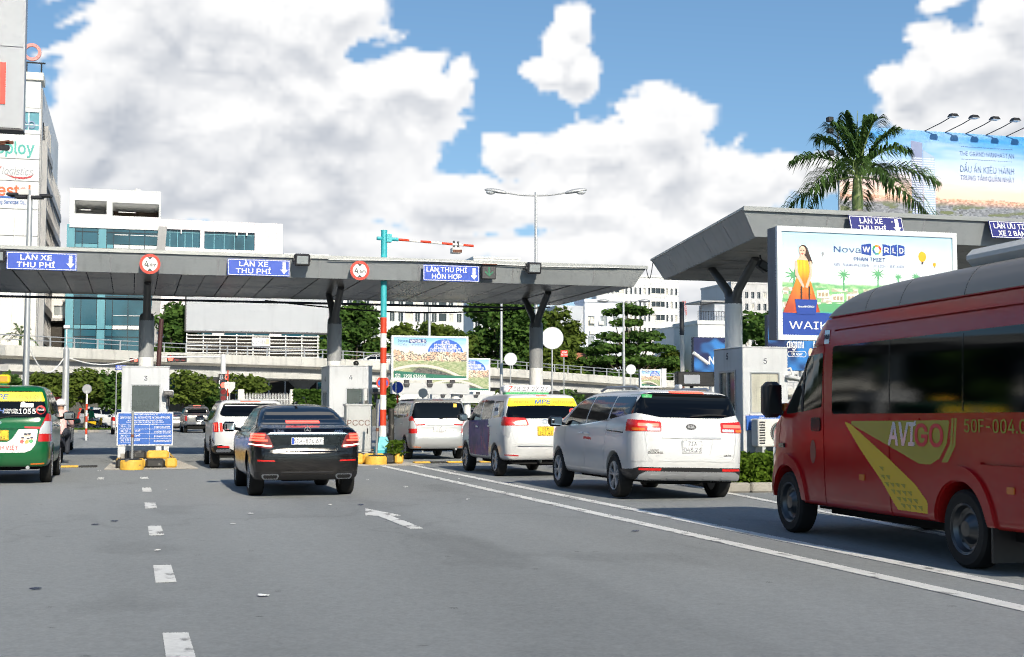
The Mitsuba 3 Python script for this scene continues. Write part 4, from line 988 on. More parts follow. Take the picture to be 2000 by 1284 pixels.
def block(label, x0, x1, y0, depth, z1, nx, nz, floor=3.2, mt='white_wall', win='window_dark', ww=.55, wh=.55, zmin=6.0, side=None, balcony=None, group=None, name='apartment_block', frame='alloy'):
    t = thing(name, label, 'building', group=group)
    hs = []
    cw = (x1 - x0) / nx
    for i in range(nx):
        for j in range(nz):
            z = z1 - 1.4 - (j + 1) * floor
            if z < zmin: continue
            w_ = ww * cw
            wide_ = balcony and i in balcony
            if wide_: w_ = cw * .92
            a = x0 + cw * (i + .5) - w_ / 2
            hs.append((a, a + w_, z + floor * (.22 if not wide_ else .12), z + floor * (.22 + wh)))
    obj('wall', wall_with_holes(x0, x1, y0, y0 + depth, 0, z1, hs, .5), mt, t)
    for n_, (a, b, c, d) in enumerate(hs):
        k = obj('window', box(a, b, y0 + .3, y0 + .4, c, d), win if (n_ * 7 + n_ // 5) % 9 else 'curtain', t)
        if (b - a) > cw * .9: obj('balcony_rail', box(a, b, y0 - .06, y0 - .004, c - .3, c + .55), 'offwhite', k)
        elif (d - c) > 1.2: obj('mullion', box((a + b) / 2 - .05, (a + b) / 2 + .05, y0 + .22, y0 + .298, c, d), frame, k)
    obj('roof_edge', box(x0 - .15, x1 + .15, y0 - .2, y0 + depth + .15, z1, z1 + .5), mt, t)
    if side:
        n = max(2, int(depth / 3.2))
        for i in range(n):
            for j in range(nz):
                z = z1 - 1.4 - (j + 1) * floor
                if z > zmin: obj('side_window', box(*((x0 - .05, x0 + .1) if side < 0 else (x1 - .1, x1 + .05)), y0 + depth * (i + .3) / n, y0 + depth * (i + .7) / n, z + floor * .25, z + floor * .75), win, t)
    return t
x0, x1 = (37.93,270.00,20.71)[0], (66.33,270.00,21.27)[0]
zt = (54.85,270.00,27.42)[2]
block('wide white apartment block with dark windows behind the trees and the turquoise pole', x0, x1, 270, 16, zt, 16, 9, 3.3, balcony=(3, 9, 13))
x0, x1 = (83.74,330.00,40.25)[0], (96.21,330.00,40.64)[0]
t = block('far flat roofed white block whose roof shows above the long canopy', x0, x1, 330, 20, (88.51,330.00,40.93)[2], 6, 12, 3.4, zmin=22)
obj('roof_slot', box(x0 + 1, x1 - 1, 329.9, 329.99, (88.51,330.00,40.00)[2], (88.51,330.00,40.40)[2]), 'interior_dark', t)
x0, x1 = (35.61,330.00,38.74)[0], (46.37,330.00,39.08)[0]
block('far low white roof line showing above the canopy right of the middle blue sign', x0, x1, 330, 20, (41.14,330.00,40.19)[2], 7, 5, 3.4, zmin=24)
# right hand white apartment tower
x0, x1 = (90.51,255.00,22.80)[0], (108.48,255.00,23.19)[0]
block('tall white apartment tower with rows of balconies right of the long canopy', x0, x1, 255, 3, (104.54,255.00,29.15)[2], 18, 12, 2.75, mt='white_wall', win='window_dark', ww=.48, wh=.5, zmin=3, balcony=(4, 5, 12, 13, 14))
x0, x1 = (72.45,210.00,17.26)[0], (79.19,210.00,17.39)[0]
t = block('pale blue and white house with air conditioners beside the spreading tree', x0, x1, 210, 5, (75.91,210.00,19.82)[2], 3, 3, 3.4, mt='house_blue', win='window_grey', ww=.5, wh=.5, zmin=4, name='town_house')
mat('house_blue', dirty((.62, .66, .75), .15), .6)
xm = x0
for i, (dx_, z_) in enumerate(((.8, 16.2), (2.4, 16.0), (4.4, 16.0), (.8, 14.4), (3.0, 14.0))): obj('air_conditioner', cbox(x0 + dx_, x0 + dx_ + .9, 209.6, 209.95, z_, z_ + .65, .04), 'offwhite', t)
obj('side_wing', box(x0 - 4.8, x0 - .05, 210.5, 216, 0, (70.47,210.00,19.19)[2]), 'blue_grey_wall', t)
for z_ in (8, 11.5, 15): obj('side_window', box(x0 - 3.4, x0 - 2.2, 210.4, 210.52, z_, z_ + 1.6), 'window_grey', t)
x0, x1 = (159.92,330.00,30.03)[0], (169.91,330.00,30.24)[0]
block('far grey apartment tower between the fork of the right column and the woman billboard', x0 - 4, x1 + 6, 330, 20, (165.36,330.00,36.33)[2], 11, 9, 3.2, mt='grey_pale', win='window_dark', ww=.5, wh=.55, zmin=8)
mat('grey_pale', dirty((.50, .50, .52), .15, .5), .6)
x0, x1 = (70.78,160.00,12.44)[0], (75.22,160.00,12.52)[0]
t = block('white house with a roof terrace and railing left of the right column', x0, x1, 160, 8, (72.74,160.00,12.88)[2], 3, 3, 3.3, mt='white_wall', win='window_dark', ww=.4, wh=.45, zmin=5, name='town_house')
zr = (72.74,160.00,12.88)[2]
for k in range(13): obj('rail_post', cyl(x0 + (x1 - x0) * k / 12, 159.9, zr + .5, zr + 1.7, .035, 6), 'dark_steel', t)
obj('rail', tube([(x0, 159.9, zr + 1.7), (x1, 159.9, zr + 1.7)], .04, 6), 'dark_steel', t)
obj('canopy_roof', box(x0 + .8, x1 + 1.2, 160.5, 166, zr + 3.0, zr + 3.2), 'grey_wall', t)
obj('canopy_post', [cyl(x0 + .9, 161, zr + .4, zr + 3.0, .07, 6)], 'dark_steel', t)
obj('stair_head', box(x1 - 1.6, x1 + 1.2, 161, 166, zr + .4, zr + 2.9), 'blue_grey_wall', t)
x0, x1 = (89.78,210.00,15.85)[0], (93.00,210.00,15.90)[0]
t = thing('white_block', 'plain white block behind the rusty pole left of the terrace house', 'building')
obj('wall', box(x0, x1, 210, 222, 0, (91.67,210.00,16.05)[2]), 'white_wall', t)
obj('roof_edge', box(x0 - .1, x1 + .1, 209.8, 222, (91.67,210.00,16.05)[2], (91.67,210.00,16.23)[2]), 'white_wall', t)
# radio mast
x, y = 119.62,277.86
z = 26.57
t = thing('radio_mast', 'thin red and white lattice radio mast right of the tall apartment tower', 'radio mast')
for k in range(8):
    za_, zb2 = z * k / 8, z * (k + 1) / 8
    w = lambda s: 1.3 * (1 - s) + .25 * s
    wa, wb = w(k / 8), w((k + 1) / 8)
    sg = [(sx, sy) for sx in (-1, 1) for sy in (-1, 1)]
    obj('section', [tube([(x + sx * wa, y + sy * wa, za_), (x + sx * wb, y + sy * wb, zb2)], .05, 4) for sx, sy in sg] + [tube([(x - wa, y - wa, za_), (x + wb, y - wb, zb2)], .035, 4), tube([(x + wa, y - wa, za_), (x - wb, y - wb, zb2)], .035, 4)], ('band_white', 'band_red')[k % 2], t)
# red tiled house showing between the trees
x0, _, z0 = 56.49,168.00,6.20
x1, _, z1 = 59.09,168.00,8.62
t = thing('tiled_house', 'small house with a red tiled roof among the trees right of the warning board', 'house')
obj('wall', box(x0, x1, 168, 173, 0, z1 - .9), 'cream_wall', t)
obj('roof', trimesh.convex.convex_hull(np.array([(x0 - .4, 167.4, z1 - 1), (x1 + .4, 167.4, z1 - 1), (x0 - .4, 173.6, z1 - 1), (x1 + .4, 173.6, z1 - 1), (x0 + .4, 170.5, z1 + .8), (x1 - .4, 170.5, z1 + .8)])), 'tile_red', t)
# dark wall added behind the hedges in place of the shade under the trees
t = thing('boundary_wall', 'dark wall added in place of the shade under the trees below the flyover', 'wall')
for a, b in ((((-25.24,144.44)), ((-1.60,137.71))), (((3.41,132.12)), ((64.35,137.64)))):
    n = 12
    for k in range(n):
        p, q2 = np.array(a) + (np.array(b) - np.array(a)) * k / n, np.array(a) + (np.array(b) - np.array(a)) * (k + 1) / n
        v = [(p[0], p[1], 0), (q2[0], q2[1], 0), (p[0], p[1], 2.6), (q2[0], q2[1], 2.6), (p[0], p[1] + .3, 0), (q2[0], q2[1] + .3, 0), (p[0], p[1] + .3, 2.6), (q2[0], q2[1] + .3, 2.6)]
        obj('wall_panel', trimesh.convex.convex_hull(np.array(v)), 'wall_dark', t)
mat('wall_dark', dirty((.10, .10, .09), .4, .6), .85)
# ---------------------------------------------------------------- trees and plants
RG = np.random.default_rng(17)
def crown_mesh(blobs, density, size, up=.55, flat=False):
    out = []
    for (x, y, z, rx, ry, rz) in blobs:
        n = int(density * (rx * ry + ry * rz + rx * rz) * 2.2)
        p, d = rball(RG, n, .30)
        lump = .72 + .5 * meshkit.noise(d * 2.3 + [x, y, z], 3)[:, None]
        out.append(leaves(p * lump * [rx, ry, rz] + [x, y, z], size, RG, up, 1.5, d))
    return join(out)
def tree(name, label, x, y, blobs, leaf='leaf', density=16, size=.42, r=.22, cat='tree', group=None, zb=None, s=1.0):
    """blobs: (dx, dy, z, rx, ry, rz) of the crown's masses about the trunk."""
    t = thing(name, label, cat, group=group)
    blobs = [(a * s, b * s, EYE + (z - EYE) * s, rx * s, ry * s, rz * s) for a, b, z, rx, ry, rz in blobs]
    size, density = size * s, density / s ** 2
    bl = [(x + a, y + b, z, rx, ry, rz) for a, b, z, rx, ry, rz in blobs]
    zt = max(b[2] for b in bl)
    zl = min(b[2] for b in bl) if zb is None else zb
    obj('trunk', tube([(x, y, -.1), (x + .1, y, zl * .5), (x - .05, y, zl), (x, y, (zl + zt) / 2)], [r, r * .85, r * .7, r * .25], 9), 'bark', t, 40)
    for b in bl:
        obj('limb', tube([(x, y, zl * .7), ((x + b[0]) / 2, (y + b[1]) / 2, (zl * .7 + b[2]) / 2 + .3), b[:3]], [r * .5, r * .35, r * .12], 6), 'bark', t, 40)
    obj('crown', crown_mesh(bl, density, size), leaf, t)
    return t
def cluster(n, rx, rz, z0, z1, r0, r1, ry=None, seed=0):
    g = np.random.default_rng(seed)
    out = []
    for _ in range(n):
        a, k = g.uniform(0, 6.28), g.uniform(0, 1) ** .5
        z = g.uniform(z0, z1)
        w = 1 - .55 * abs((z - (z0 + z1) / 2) / max(.1, (z1 - z0) / 2)) ** 2
        r = g.uniform(r0, r1)
        out.append((math.cos(a) * k * rx * w, math.sin(a) * k * (ry or rx) * w, z, r * 1.15, r * 1.15, r * rz))
    return out
x, y = 4.40,144.32
tree('bushy_tree', 'dark bushy tree left of the blank grey billboard', x, y, cluster(13, 1.6, .9, 6.5, 13.4, .8, 1.5, seed=1))
x, y = 24.04,149.12
tree('bushy_tree', 'dark green tree behind the white car on the flyover', x, y, cluster(26, 3.2, .8, 5.5, 13.2, .9, 1.7, seed=2))
x, y = 20.82,141.72
tree('bushy_tree', 'low dark tree beside the louvred screen left of the white car on the flyover', x, y, cluster(10, 1.6, .8, 5.5, 8.6, .8, 1.2, seed=22))
x, y = 27.05,150.34
tree('bushy_tree', 'leafy olive tree left of the slim pole behind the turquoise pole', x, y, cluster(12, 1.8, .7, 6.0, 9.5, .8, 1.3, seed=33), 'leaf_olive')
x, y = 32.12,146.82
tree('bushy_tree', 'olive green tree behind the advertising board with the blue dome', x, y, cluster(26, 4.8, .6, 6, 11.6, .9, 1.7, seed=3), 'leaf_olive')
x, y = 46.17,165.69
tree('bushy_tree', 'large dark leafy tree filling the view left of the column under the long canopy', x, y, cluster(46, 4.4, .7, 4.5, 12.8, 1.0, 1.9, seed=4), r=.35, s=1.246)
x, y = 51.91,161.98
tree('bushy_tree', 'dark leafy tree right of the column under the long canopy', x, y, cluster(26, 2.4, .75, 4.5, 11.6, .9, 1.7, seed=5), 'leaf_olive', s=1.250)
# a spreading tree in flat layers
x, y = 62.57,163.10
L_ = []
for z, w, n in ((12.0, 2.0, 5), (10.6, .9, 3), (9.2, 3.4, 8), (8.0, 4.6, 12), (6.6, 5.6, 16), (5.2, 6.0, 18)):
    for k in range(n):
        a = k * 2.4 + z
        rr = w * ((k + .5) / n) ** .5
        L_.append((math.cos(a) * rr - (.4 if z < 7 else 0), math.sin(a) * rr * .7, z + RG.uniform(-.25, .25), RG.uniform(.9, 1.5), RG.uniform(.9, 1.4), RG.uniform(.3, .55)))
tree('spreading_tree', 'spreading tree with flat leafy layers in front of the tall apartment tower', x, y, L_, 'leaf', 22, .36, r=.3, s=1.261)
x, y = 72.03,168.72
tree('bushy_tree', 'green tree with pale gaps behind the rusty pole', x, y, cluster(26, 3.6, .6, 4.0, 8.8, .8, 1.5, seed=7), 'leaf_olive', s=1.247)
x, y = 60.60,174.06
tree('bushy_tree', 'dark tree beside the red tiled house', x, y, cluster(14, 2.4, .6, 4.2, 8.8, .8, 1.4, seed=8), s=1.260)
x, y = 52.05,104.75
tree('bushy_tree', 'dark tree right of the white column under the right canopy', x, y, cluster(16, 2.2, .8, 4, 9.2, .8, 1.4, seed=9))
x, y = 63.73,195.00
tree('bushy_tree', 'far dark tree behind the pale blue house', x, y, cluster(12, 3.2, .8, 6, 14, 1.2, 2.0, seed=10), density=9)
# lower trees and bushes in front of the flyover
for k, (px_, lab, n, w, zz, lf) in enumerate(((((-7.97,95.85)), 'bushy green tree beside the light mast at the left edge', 12, 1.7, (2.0, 3.8), 'leaf'), (((-5.90,99.42)), 'dense green bush left of the tapering grey post', 14, 1.8, (1.9, 3.9), 'leaf_olive'), (((-3.36,102.86)), 'dense green hedge tree above the grey round sign back', 18, 2.0, (2.1, 4.1), 'leaf_olive'), (((-1.19,102.24)), 'dense green hedge tree left of the booth numbered 3', 12, 1.4, (2.0, 4.0), 'leaf'),
        (((3.69,98.77)), 'dark leafy tree right of the booth numbered 3', 15, 1.9, (1.8, 4.0), 'leaf_olive'), (((5.69,102.36)), 'dark small tree left of the red countdown light', 9, 1.2, (1.2, 3.2), 'leaf'), (((8.45,105.73)), 'small leafy tree above the white picket fence', 8, 1.3, (2.8, 4.0), 'leaf_olive'), (((18.61,98.68)), 'green bush beside the no stopping sign', 8, 1.2, (.8, 3.2), 'leaf_bright'), (((22.76,93.34)), 'green bush under the second advertising board', 10, 1.7, (.7, 2.4), 'leaf_olive'), (((28.88,99.91)), 'green bushes behind the roof sign of the white taxi', 12, 2.2, (.7, 2.9), 'leaf_olive'), (((35.65,106.30)), 'green bushes between the white taxi and the white minivan', 12, 2.2, (.7, 2.9), 'leaf'), (((44.33,103.83)), 'green bushes behind the roof of the white minivan', 14, 3.4, (.6, 2.4), 'leaf_olive'))):
    tree('low_tree', lab, px_[0], px_[1], cluster(n, w, .75, *zz, .55, 1.0, seed=40 + k), lf, 26, .26, r=.12)
x, y = 11.65,92.34
t = thing('clipped_bush', 'square clipped bright green bush right of the white picket fence', 'bush')
c = np.stack([RG.uniform(-.95, .95, 3600), RG.uniform(-.8, .8, 3600), RG.uniform(.4, 2.95, 3600)], 1)
c = c[(np.abs(c[:, 0]) > .6) | (np.abs(c[:, 1]) > .5) | (c[:, 2] > 2.5)]
obj('crown', leaves(c + [x, y, 0], .17, RG, .5, 1.5), 'leaf_bright', t)
obj('trunk', cyl(x, y, 0, 2.0, .12, 8), 'bark', t)
# dark agave by the silver van
x, y = 23.19,97.53
t = thing('agave_plant', 'dark spiky plant between the silver minivan and the white taxi', 'plant')
for k in range(34):
    a, e = RG.uniform(0, 6.28), RG.uniform(.25, 1.3)
    ln = RG.uniform(.9, 1.5)
    d = np.array((math.cos(a) * math.cos(e), math.sin(a) * math.cos(e), math.sin(e)))
    w = np.array((-math.sin(a), math.cos(a), 0)) * .07
    b = np.array((x, y, .3))
    v = [b + w, b - w, b + d * ln * .6 + w * .9 + (0, 0, .05), b + d * ln * .6 - w * .9 + (0, 0, .05), b + d * ln + (0, 0, -.12)]
    obj('spike', trimesh.Trimesh(v, [[0, 1, 3], [0, 3, 2], [2, 3, 4]], process=False), 'leaf_palm', t)
obj('stem', cyl(x, y, 0, .5, .18, 8), 'bark', t)
def frond(base, az, el, ln, droop, n=44, leaf=.62, seed=0):
    """A feather palm frond: an arching rib with two rows of narrow drooping leaflets."""
    g = np.random.default_rng(seed)
    s = np.linspace(0, 1, 18)
    h = np.array((math.cos(az), math.sin(az), 0))
    pts = np.array([np.array(base) + h * (ln * (u * math.cos(el) - .10 * u * u)) + np.array((0, 0, ln * (math.sin(el) * u - droop * u ** 2.2))) for u in s])
    vs, fs = [], []
    side = np.array((-math.sin(az), math.cos(az), 0))
    for i in range(n):
        u = .16 + .84 * (i + .5) / n
        p = np.array([np.interp(u, s, pts[:, j]) for j in range(3)])
        tg = np.array([np.interp(min(1, u + .03), s, pts[:, j]) - np.interp(u - .03, s, pts[:, j]) for j in range(3)])
        tg /= np.linalg.norm(tg)
        L = leaf * (math.sin(math.pi * (.12 + .80 * u)) ** .7) * g.uniform(.85, 1.1)
        for sg in (-1, 1):
            d = side * sg * g.uniform(.55, .9) + tg * g.uniform(.35, .75) + np.array((0, 0, g.uniform(-.15, .45)))
            d /= np.linalg.norm(d)
            w = np.cross(d, (0, 0, 1.0))
            w = w / (np.linalg.norm(w) + 1e-6) * .026
            m = p + d * L * .5
            e = p + d * L * .86 + np.array((0, 0, -L * g.uniform(.28, .55)))
            k = len(vs)
            vs += [p + w * .6, p - w * .6, m + w, m - w, e]
            fs += [[k, k + 1, k + 3], [k, k + 3, k + 2], [k + 2, k + 3, k + 4]]
    return pts, trimesh.Trimesh(np.array(vs), fs, process=False)
def palm(label, x, y, z, fronds, ln, leaf, trunk_r=.16, seed=3, spear=True, elev=(-.15, 1.25), n=44):
    t = thing('palm_tree', label, 'palm tree')
    obj('trunk', tube([(x, y, 0), (x, y, z * .3), (x + .03, y, z * .7), (x, y, z - 1.0)], [trunk_r * 1.4, trunk_r * 1.3, trunk_r * 1.15, trunk_r], 14), 'palm_trunk', t, 40)
    obj('crownshaft', tube([(x, y, z - 1.0), (x, y, z - .6), (x, y, z), (x, y, z + .25)], [trunk_r * .95, trunk_r, trunk_r * .7, trunk_r * .3], 14), 'crownshaft', t, 40)
    g = np.random.default_rng(seed)
    for k in range(fronds):
        u = (k + .5) / fronds
        el = elev[0] + (elev[1] - elev[0]) * u + g.uniform(-.1, .1)
        az = k * 2.39996 + g.uniform(-.2, .2)
        pts, m = frond((x, y, z + .05 + .2 * u), az, el, ln * g.uniform(.85, 1.08), g.uniform(.45, .75) * (.5 + .42 * math.cos(el)), n, leaf, seed * 100 + k)
        f = obj('frond', m, 'leaf_palm', t)
        obj('rib', tube(pts, np.linspace(.032, .006, len(pts)), 5, False), 'crownshaft', f)
    if spear: obj('spear', tube([(x, y, z + .2), (x + .02, y, z + 1.2), (x + .05, y, z + 2.2)], [.05, .03, .008], 6), 'crownshaft', t)
    return t
px_, py_, pz_ = 22.07,37.38,8.80
palm('royal palm with dense drooping fronds rising behind the right canopy', px_, py_, pz_, 20, 2.95, .86, .18, 4, elev=(-.12, 1.42), n=56)
px_, py_, pz_ = -10.46,136.07,8.66
palm('small fan of palm fronds behind the flyover rail at the left', px_, py_, pz_, 11, 1.9, .6, .14, 6, False, (0, 1.2), 26)
# grass verge with kerb in front of the riders
xa, ya = -10.82,99.21
xb, yb = -0.72,96.34
v = thing('grass_verge', 'narrow grass verge with a dark kerb where the motorbike riders wait', 'verge')
n = 14
for k in range(n):
    p, q2 = np.array((xa, ya)) + np.array((xb - xa, yb - ya)) * k / n, np.array((xa, ya)) + np.array((xb - xa, yb - ya)) * (k + 1) / n
    obj('kerb_stone', trimesh.convex.convex_hull(np.array([(p[0], p[1], 0), (q2[0], q2[1], 0), (p[0], p[1], .18), (q2[0], q2[1], .18), (p[0], p[1] + .25, 0), (q2[0], q2[1] + .25, 0), (p[0], p[1] + .25, .18), (q2[0], q2[1] + .25, .18)])), ('concrete_dark', 'apron')[k % 2], v)
n = 5000
u = RG.uniform(0, 1, n)
obj('grass', leaves(np.stack([xa + (xb - xa) * u, ya + (yb - ya) * u + .3 + RG.uniform(0, 3.0, n), RG.uniform(.05, .22, n)], 1), .16, RG, .1, 2.0), 'leaf_hedge', v, kind='stuff')
# unseen trees added past the left edge to darken reflections and block sky light
tb = []
for k in range(41):
    a = np.array((-33.0, -24.0)) + np.array((-1.0, 150.0)) * k / 40
    tb += [(a[0] + q[0], a[1] + q[1], q[2], *q[3:]) for q in cluster(10, 2.6, .8, 1.0, 11.5, 1.3, 2.1, seed=200 + k)]
obj('tree_line', crown_mesh(tb, 8, .7), 'leaf', label='added row of unseen trees past the left edge that darkens reflections', cat='trees', kind='stuff')
# ---------------------------------------------------------------- advertising boards
def board_frame(t, x0, x1, y, z0, z1, th, fw, mt='alloy_white', side='dark_side'):
    obj('case', box(x0, x1, y + .02, y + th, z0, z1), side, t)
    for a, b, c, d in ((x0 - .01, x1 + .01, z1 - fw, z1 + .01), (x0 - .01, x1 + .01, z0 - .01, z0 + fw), (x0 - .01, x0 + fw, z0 + fw, z1 - fw), (x1 - fw, x1 + .01, z0 + fw, z1 - fw)):
        obj('frame', box(a, b, y - .03, y + .03, c, d), mt, t)
mat('alloy_white', (.66, .67, .68), .4, .2)
mat('dark_side', dirty((.17, .18, .20), .3), .6)
def scenery(x0, x1, z0, z1, kind):
    """The printed picture on a board: a sky fading to white, with greenery, pale villas or town houses below."""
    w, h = x1 - x0, z1 - z0
    def villa(p, n, uv):
        u, v = (p.x - x0) / w, (p.z - z0) / h
        c = mix(mi.Color3f(.80, .86, .86), mi.Color3f(.36, .62, .78), smoothstep(.55, 1.05, v + .12 * (fbm(u * 4, v * 5, 1.0) - .5)))
        ridge = .50 + .05 * (fbm(u * 9, 2.0, 1.0) - .3)
        g = smoothstep(ridge + .015, ridge - .015, v)
        green = mix(mi.Color3f(.08, .34, .14), mi.Color3f(.38, .62, .30), fbm(u * 46, v * 40, 4.0, 2))
        cell = cell_rand(dr.floor(u * 34), dr.floor(v * 30), 5.0)
        house = smoothstep(.55, .6, cell) * smoothstep(.22, .25, v) * smoothstep(ridge - .02, ridge - .06, v)
        hc = mix(mi.Color3f(.75, .72, .62), mi.Color3f(.45, .40, .30), smoothstep(.4, .6, noise(u * 70, v * 75, 1.0)))
        c = mix(c, mix(green, hc, house), g)
        return c
    def town(p, n, uv):
        u, v = (p.x - x0) / w, (p.z - z0) / h
        c = mix(mi.Color3f(.78, .86, .90), mi.Color3f(.20, .48, .74), smoothstep(.55, 1.0, v + .25 * (fbm(u * 5, v * 6, 2.0) - .5)))
        roof = .60 + .08 * noise(u * 16, 1.0, 0.0) - .06 * smoothstep(.2, .35, u) * smoothstep(.5, .35, u) + .04 * dr.abs(2 * (u * 22 - dr.floor(u * 22)) - 1)
        cell = cell_rand(dr.floor(u * 24), dr.floor(v * 9), 3.0)
        hc = mix(mi.Color3f(.62, .30, .18), mi.Color3f(.80, .72, .55), cell)
        hc = mix(hc, mi.Color3f(.16, .15, .15), smoothstep(.55, .62, noise(u * 90, v * 60, 7.0)))
        g = mix(mi.Color3f(.08, .20, .05), mi.Color3f(.55, .52, .34), fbm(u * 30, v * 40, 9.0, 3))
        c = mix(c, hc, smoothstep(roof + .01, roof - .01, v))
        c = mix(c, g, smoothstep(.46, .42, v + .03 * noise(u * 40, 0.0, 0.0)))
        arch = .36 - .9 * (u - .42) * (u - .42) - .10 * u
        road = smoothstep(.035, .025, dr.abs(v - arch))
        c = mix(c, mi.Color3f(.62, .55, .52), road)
        und = smoothstep(arch - .035, arch - .06, v) * smoothstep(.26, .36, u + .1 * noise(v * 30, u * 9, 0.0))
        c = mix(c, mix(mi.Color3f(.03, .04, .045), mi.Color3f(.16, .15, .13), noise(u * 60, v * 60, 2.0)), und)
        return c
    def city(p, n, uv):
        u, v = (p.x - x0) / w, (p.z - z0) / h
        cl = fbm(u * 3.5, v * 7, 6.0, 4)
        c = mix(mi.Color3f(.78, .55, .46), mi.Color3f(.48, .60, .78), smoothstep(.3, .58, v + .2 * (cl - .5)))
        c = mix(c, mi.Color3f(.04, .28, .66), smoothstep(.58, 1.05, v + .55 * (cl - .5)))
        sky_ = .27 + .035 * cell_rand(dr.floor(u * 90), 1.0, 0.0) * cell_rand(dr.floor(u * 30), 4.0, 0.0)
        t = smoothstep(sky_ + .004, sky_ - .004, v)
        b = mix(mi.Color3f(.75, .42, .30), mi.Color3f(.22, .23, .26), smoothstep(.27, .18, v))
        b = b * (.55 + .8 * cell_rand(dr.floor(u * 120), dr.floor(v * 70), 2.0))
        b = mix(b, mi.Color3f(.14, .16, .08), smoothstep(.55, .7, fbm(u * 20, v * 26, 3.0, 3)) * smoothstep(.26, .16, v))
        return mix(c, b, t)
    return {'villa': villa, 'town': town, 'city': city}[kind]
# the woman billboard
wy = 19.95
x0, _, _ = 10.26,19.95,3.47
x1, _, _ = 13.67,19.95,3.55
z1, z0 = (11.92,19.95,4.47)[2], (10.64,19.95,2.59)[2]
w, h = x1 - x0, z1 - z0
bb = thing('billboard', 'large lit billboard of a woman in an orange dress above the lettering WAIKIKI', 'billboard')
board_frame(bb, x0, x1, wy, z0, z1, .34, .075)
obj('post', cyl((x0 + x1) / 2 + .3, wy + .2, 0, z0, .16, 20), 'galv', bb, 40)
mat('print_villa', proc(scenery(x0, x1, z0, z1, 'villa')), .4)
pc = obj('print', box(x0 + .07, x1 - .07, wy, wy + .018, z0 + .07, z1 - .07), 'print_villa', bb)
U, V = lambda u: x0 + .075 + (w - .15) * u, lambda v: z1 - .075 - (h - .15) * v
PL = lambda pts, k=1, r=0: face(extrude(rpoly([(U(a), V(b)) for a, b in pts], r), .002), (0, wy - .0025 * k, 0))
def flat(name, pts, mt, k=1, parent=None, r=0): return obj(name, PL(pts, k, r), mt, parent or bb)
def word(s, u0, u1, v, hh, mt, k=1, bold=True, parent=None, **kw):
    return obj('lettering', face(text(s, hh, bold, width=(U(u1) - U(u0)) if u1 else None, **kw), ((U(u0) + U(u1 if u1 else u0)) / 2, wy - .0025 * k, V(v))), mt, parent or bb)
word('Nova', .30, .455, .155, .10, 'print_navy', bold=False)
mat('print_navy', (.012, .05, .22), .45)
mat('print_wave', (.01, .05, .30), .45)
mat('dress_top', (.85, .42, .02), .5)
mat('dress_mid', (.78, .22, .02), .5)
mat('dress_low', (.48, .085, .03), .5)
mat('hair', (.04, .022, .018), .6)
for ch, a, b in (('W', .46, .518), ('R', .585, .63), ('L', .635, .67), ('D', .675, .715)):
    o = .008 if ch in 'WL' else -.008
    flat('logo_tile', [(a, .095 + o), (b, .095 - o), (b, .20 + o), (a, .20 - o)], 'print_wave')
    word(ch, a + .008, b - .008, .148, .09, 'sign_white', 2)
for k, mt in enumerate(('print_red', 'print_orange', 'print_green', 'print_blue', 'print_teal', 'dress_top')):
    a = np.linspace(k * 1.047, k * 1.047 + 1.0, 6)
    pts = [(U(.551) + .085 * math.cos(t_), V(.148) + .085 * math.sin(t_)) for t_ in a] + [(U(.551) + .052 * math.cos(t_), V(.148) + .052 * math.sin(t_)) for t_ in a[::-1]]
    obj('logo_ring', face(extrude(rpoly(pts), .002), (0, wy - .003, 0)), mt, bb)
word('PHAN THIET', .415, .60, .245, .065, 'print_navy')
word('SIÊU THÀNH PHỐ BIỂN - DU LỊCH - SỨC KHỎE', .30, .715, .308, .048, 'print_slate')
for u, v, r in ((.82, .20, .09), (.893, .275, .035), (.236, .205, .03)):
    k = obj('balloon', face(extrude(rpoly(list(ellipse(U(u), V(v), r * .85, r).exterior.coords) ), .002), (0, wy - .003, 0)), 'dress_top' if r > .032 else 'print_grey', bb)
    obj('basket', face(extrude(sbox(U(u) - r * .2, V(v) - r * 1.5, U(u) + r * .2, V(v) - r * .95), .002), (0, wy - .003, 0)), 'hair', k)
for u, v, s in ((.355, .40, .12), (.555, .385, .13), (.07, .42, .17), (.675, .41, .07), (.78, .40, .08)):
    ps = []
    for k in range(9):
        a = k * .698
        ps.append(Polygon([(U(u) + s * .08 * math.sin(a), V(v) - s * .08 * math.cos(a)), (U(u) + s * math.cos(a), V(v) + s * .75 * math.sin(a)), (U(u) - s * .08 * math.sin(a), V(v) + s * .08 * math.cos(a))]).buffer(.006))
    pt = flat('printed_palm', [(u - .004, v), (u + .004, v), (u + .004, v + .16), (u - .004, v + .16)], 'print_leaf')
    obj('fronds', face(extrude(shapely.union_all(ps), .002), (0, wy - .003, 0)), 'print_leaf', pt)
mat('print_leaf', (.10, .36, .16), .5)
# a low bridge of pale villas, and the wave
for k in range(9):
    a = .20 + k * .085
    v_ = .565 + .02 * (k % 2) + .014 * k
    hs = flat('villa', [(a, v_), (a + .07, v_ - .012), (a + .07, v_ + .07), (a, v_ + .075)], 'print_cream')
    for j in range(3): flat('villa_window', [(a + .008 + j * .02, v_ + .02), (a + .022 + j * .02, v_ + .018), (a + .022 + j * .02, v_ + .055), (a + .008 + j * .02, v_ + .057)], 'print_brown', 2, hs)
mat('print_cream', (.78, .74, .62), .5)
mat('print_brown', (.40, .30, .20), .5)
flat('foreground_field', [(.19, .70), (.5, .67), (1, .70), (1, .85), (.55, .82), (.19, .78)], 'print_leaf', 2)
flat('teal_band', [(0, .755), (.22, .765), (.45, .80), (.7, .85), (1, .9), (1, 1), (0, 1)], 'print_teal', 2)
flat('wave', [(0, .785), (.12, .775), (.28, .785), (.45, .825), (.7, .88), (1, .93), (1, 1), (0, 1)], 'print_wave', 3)
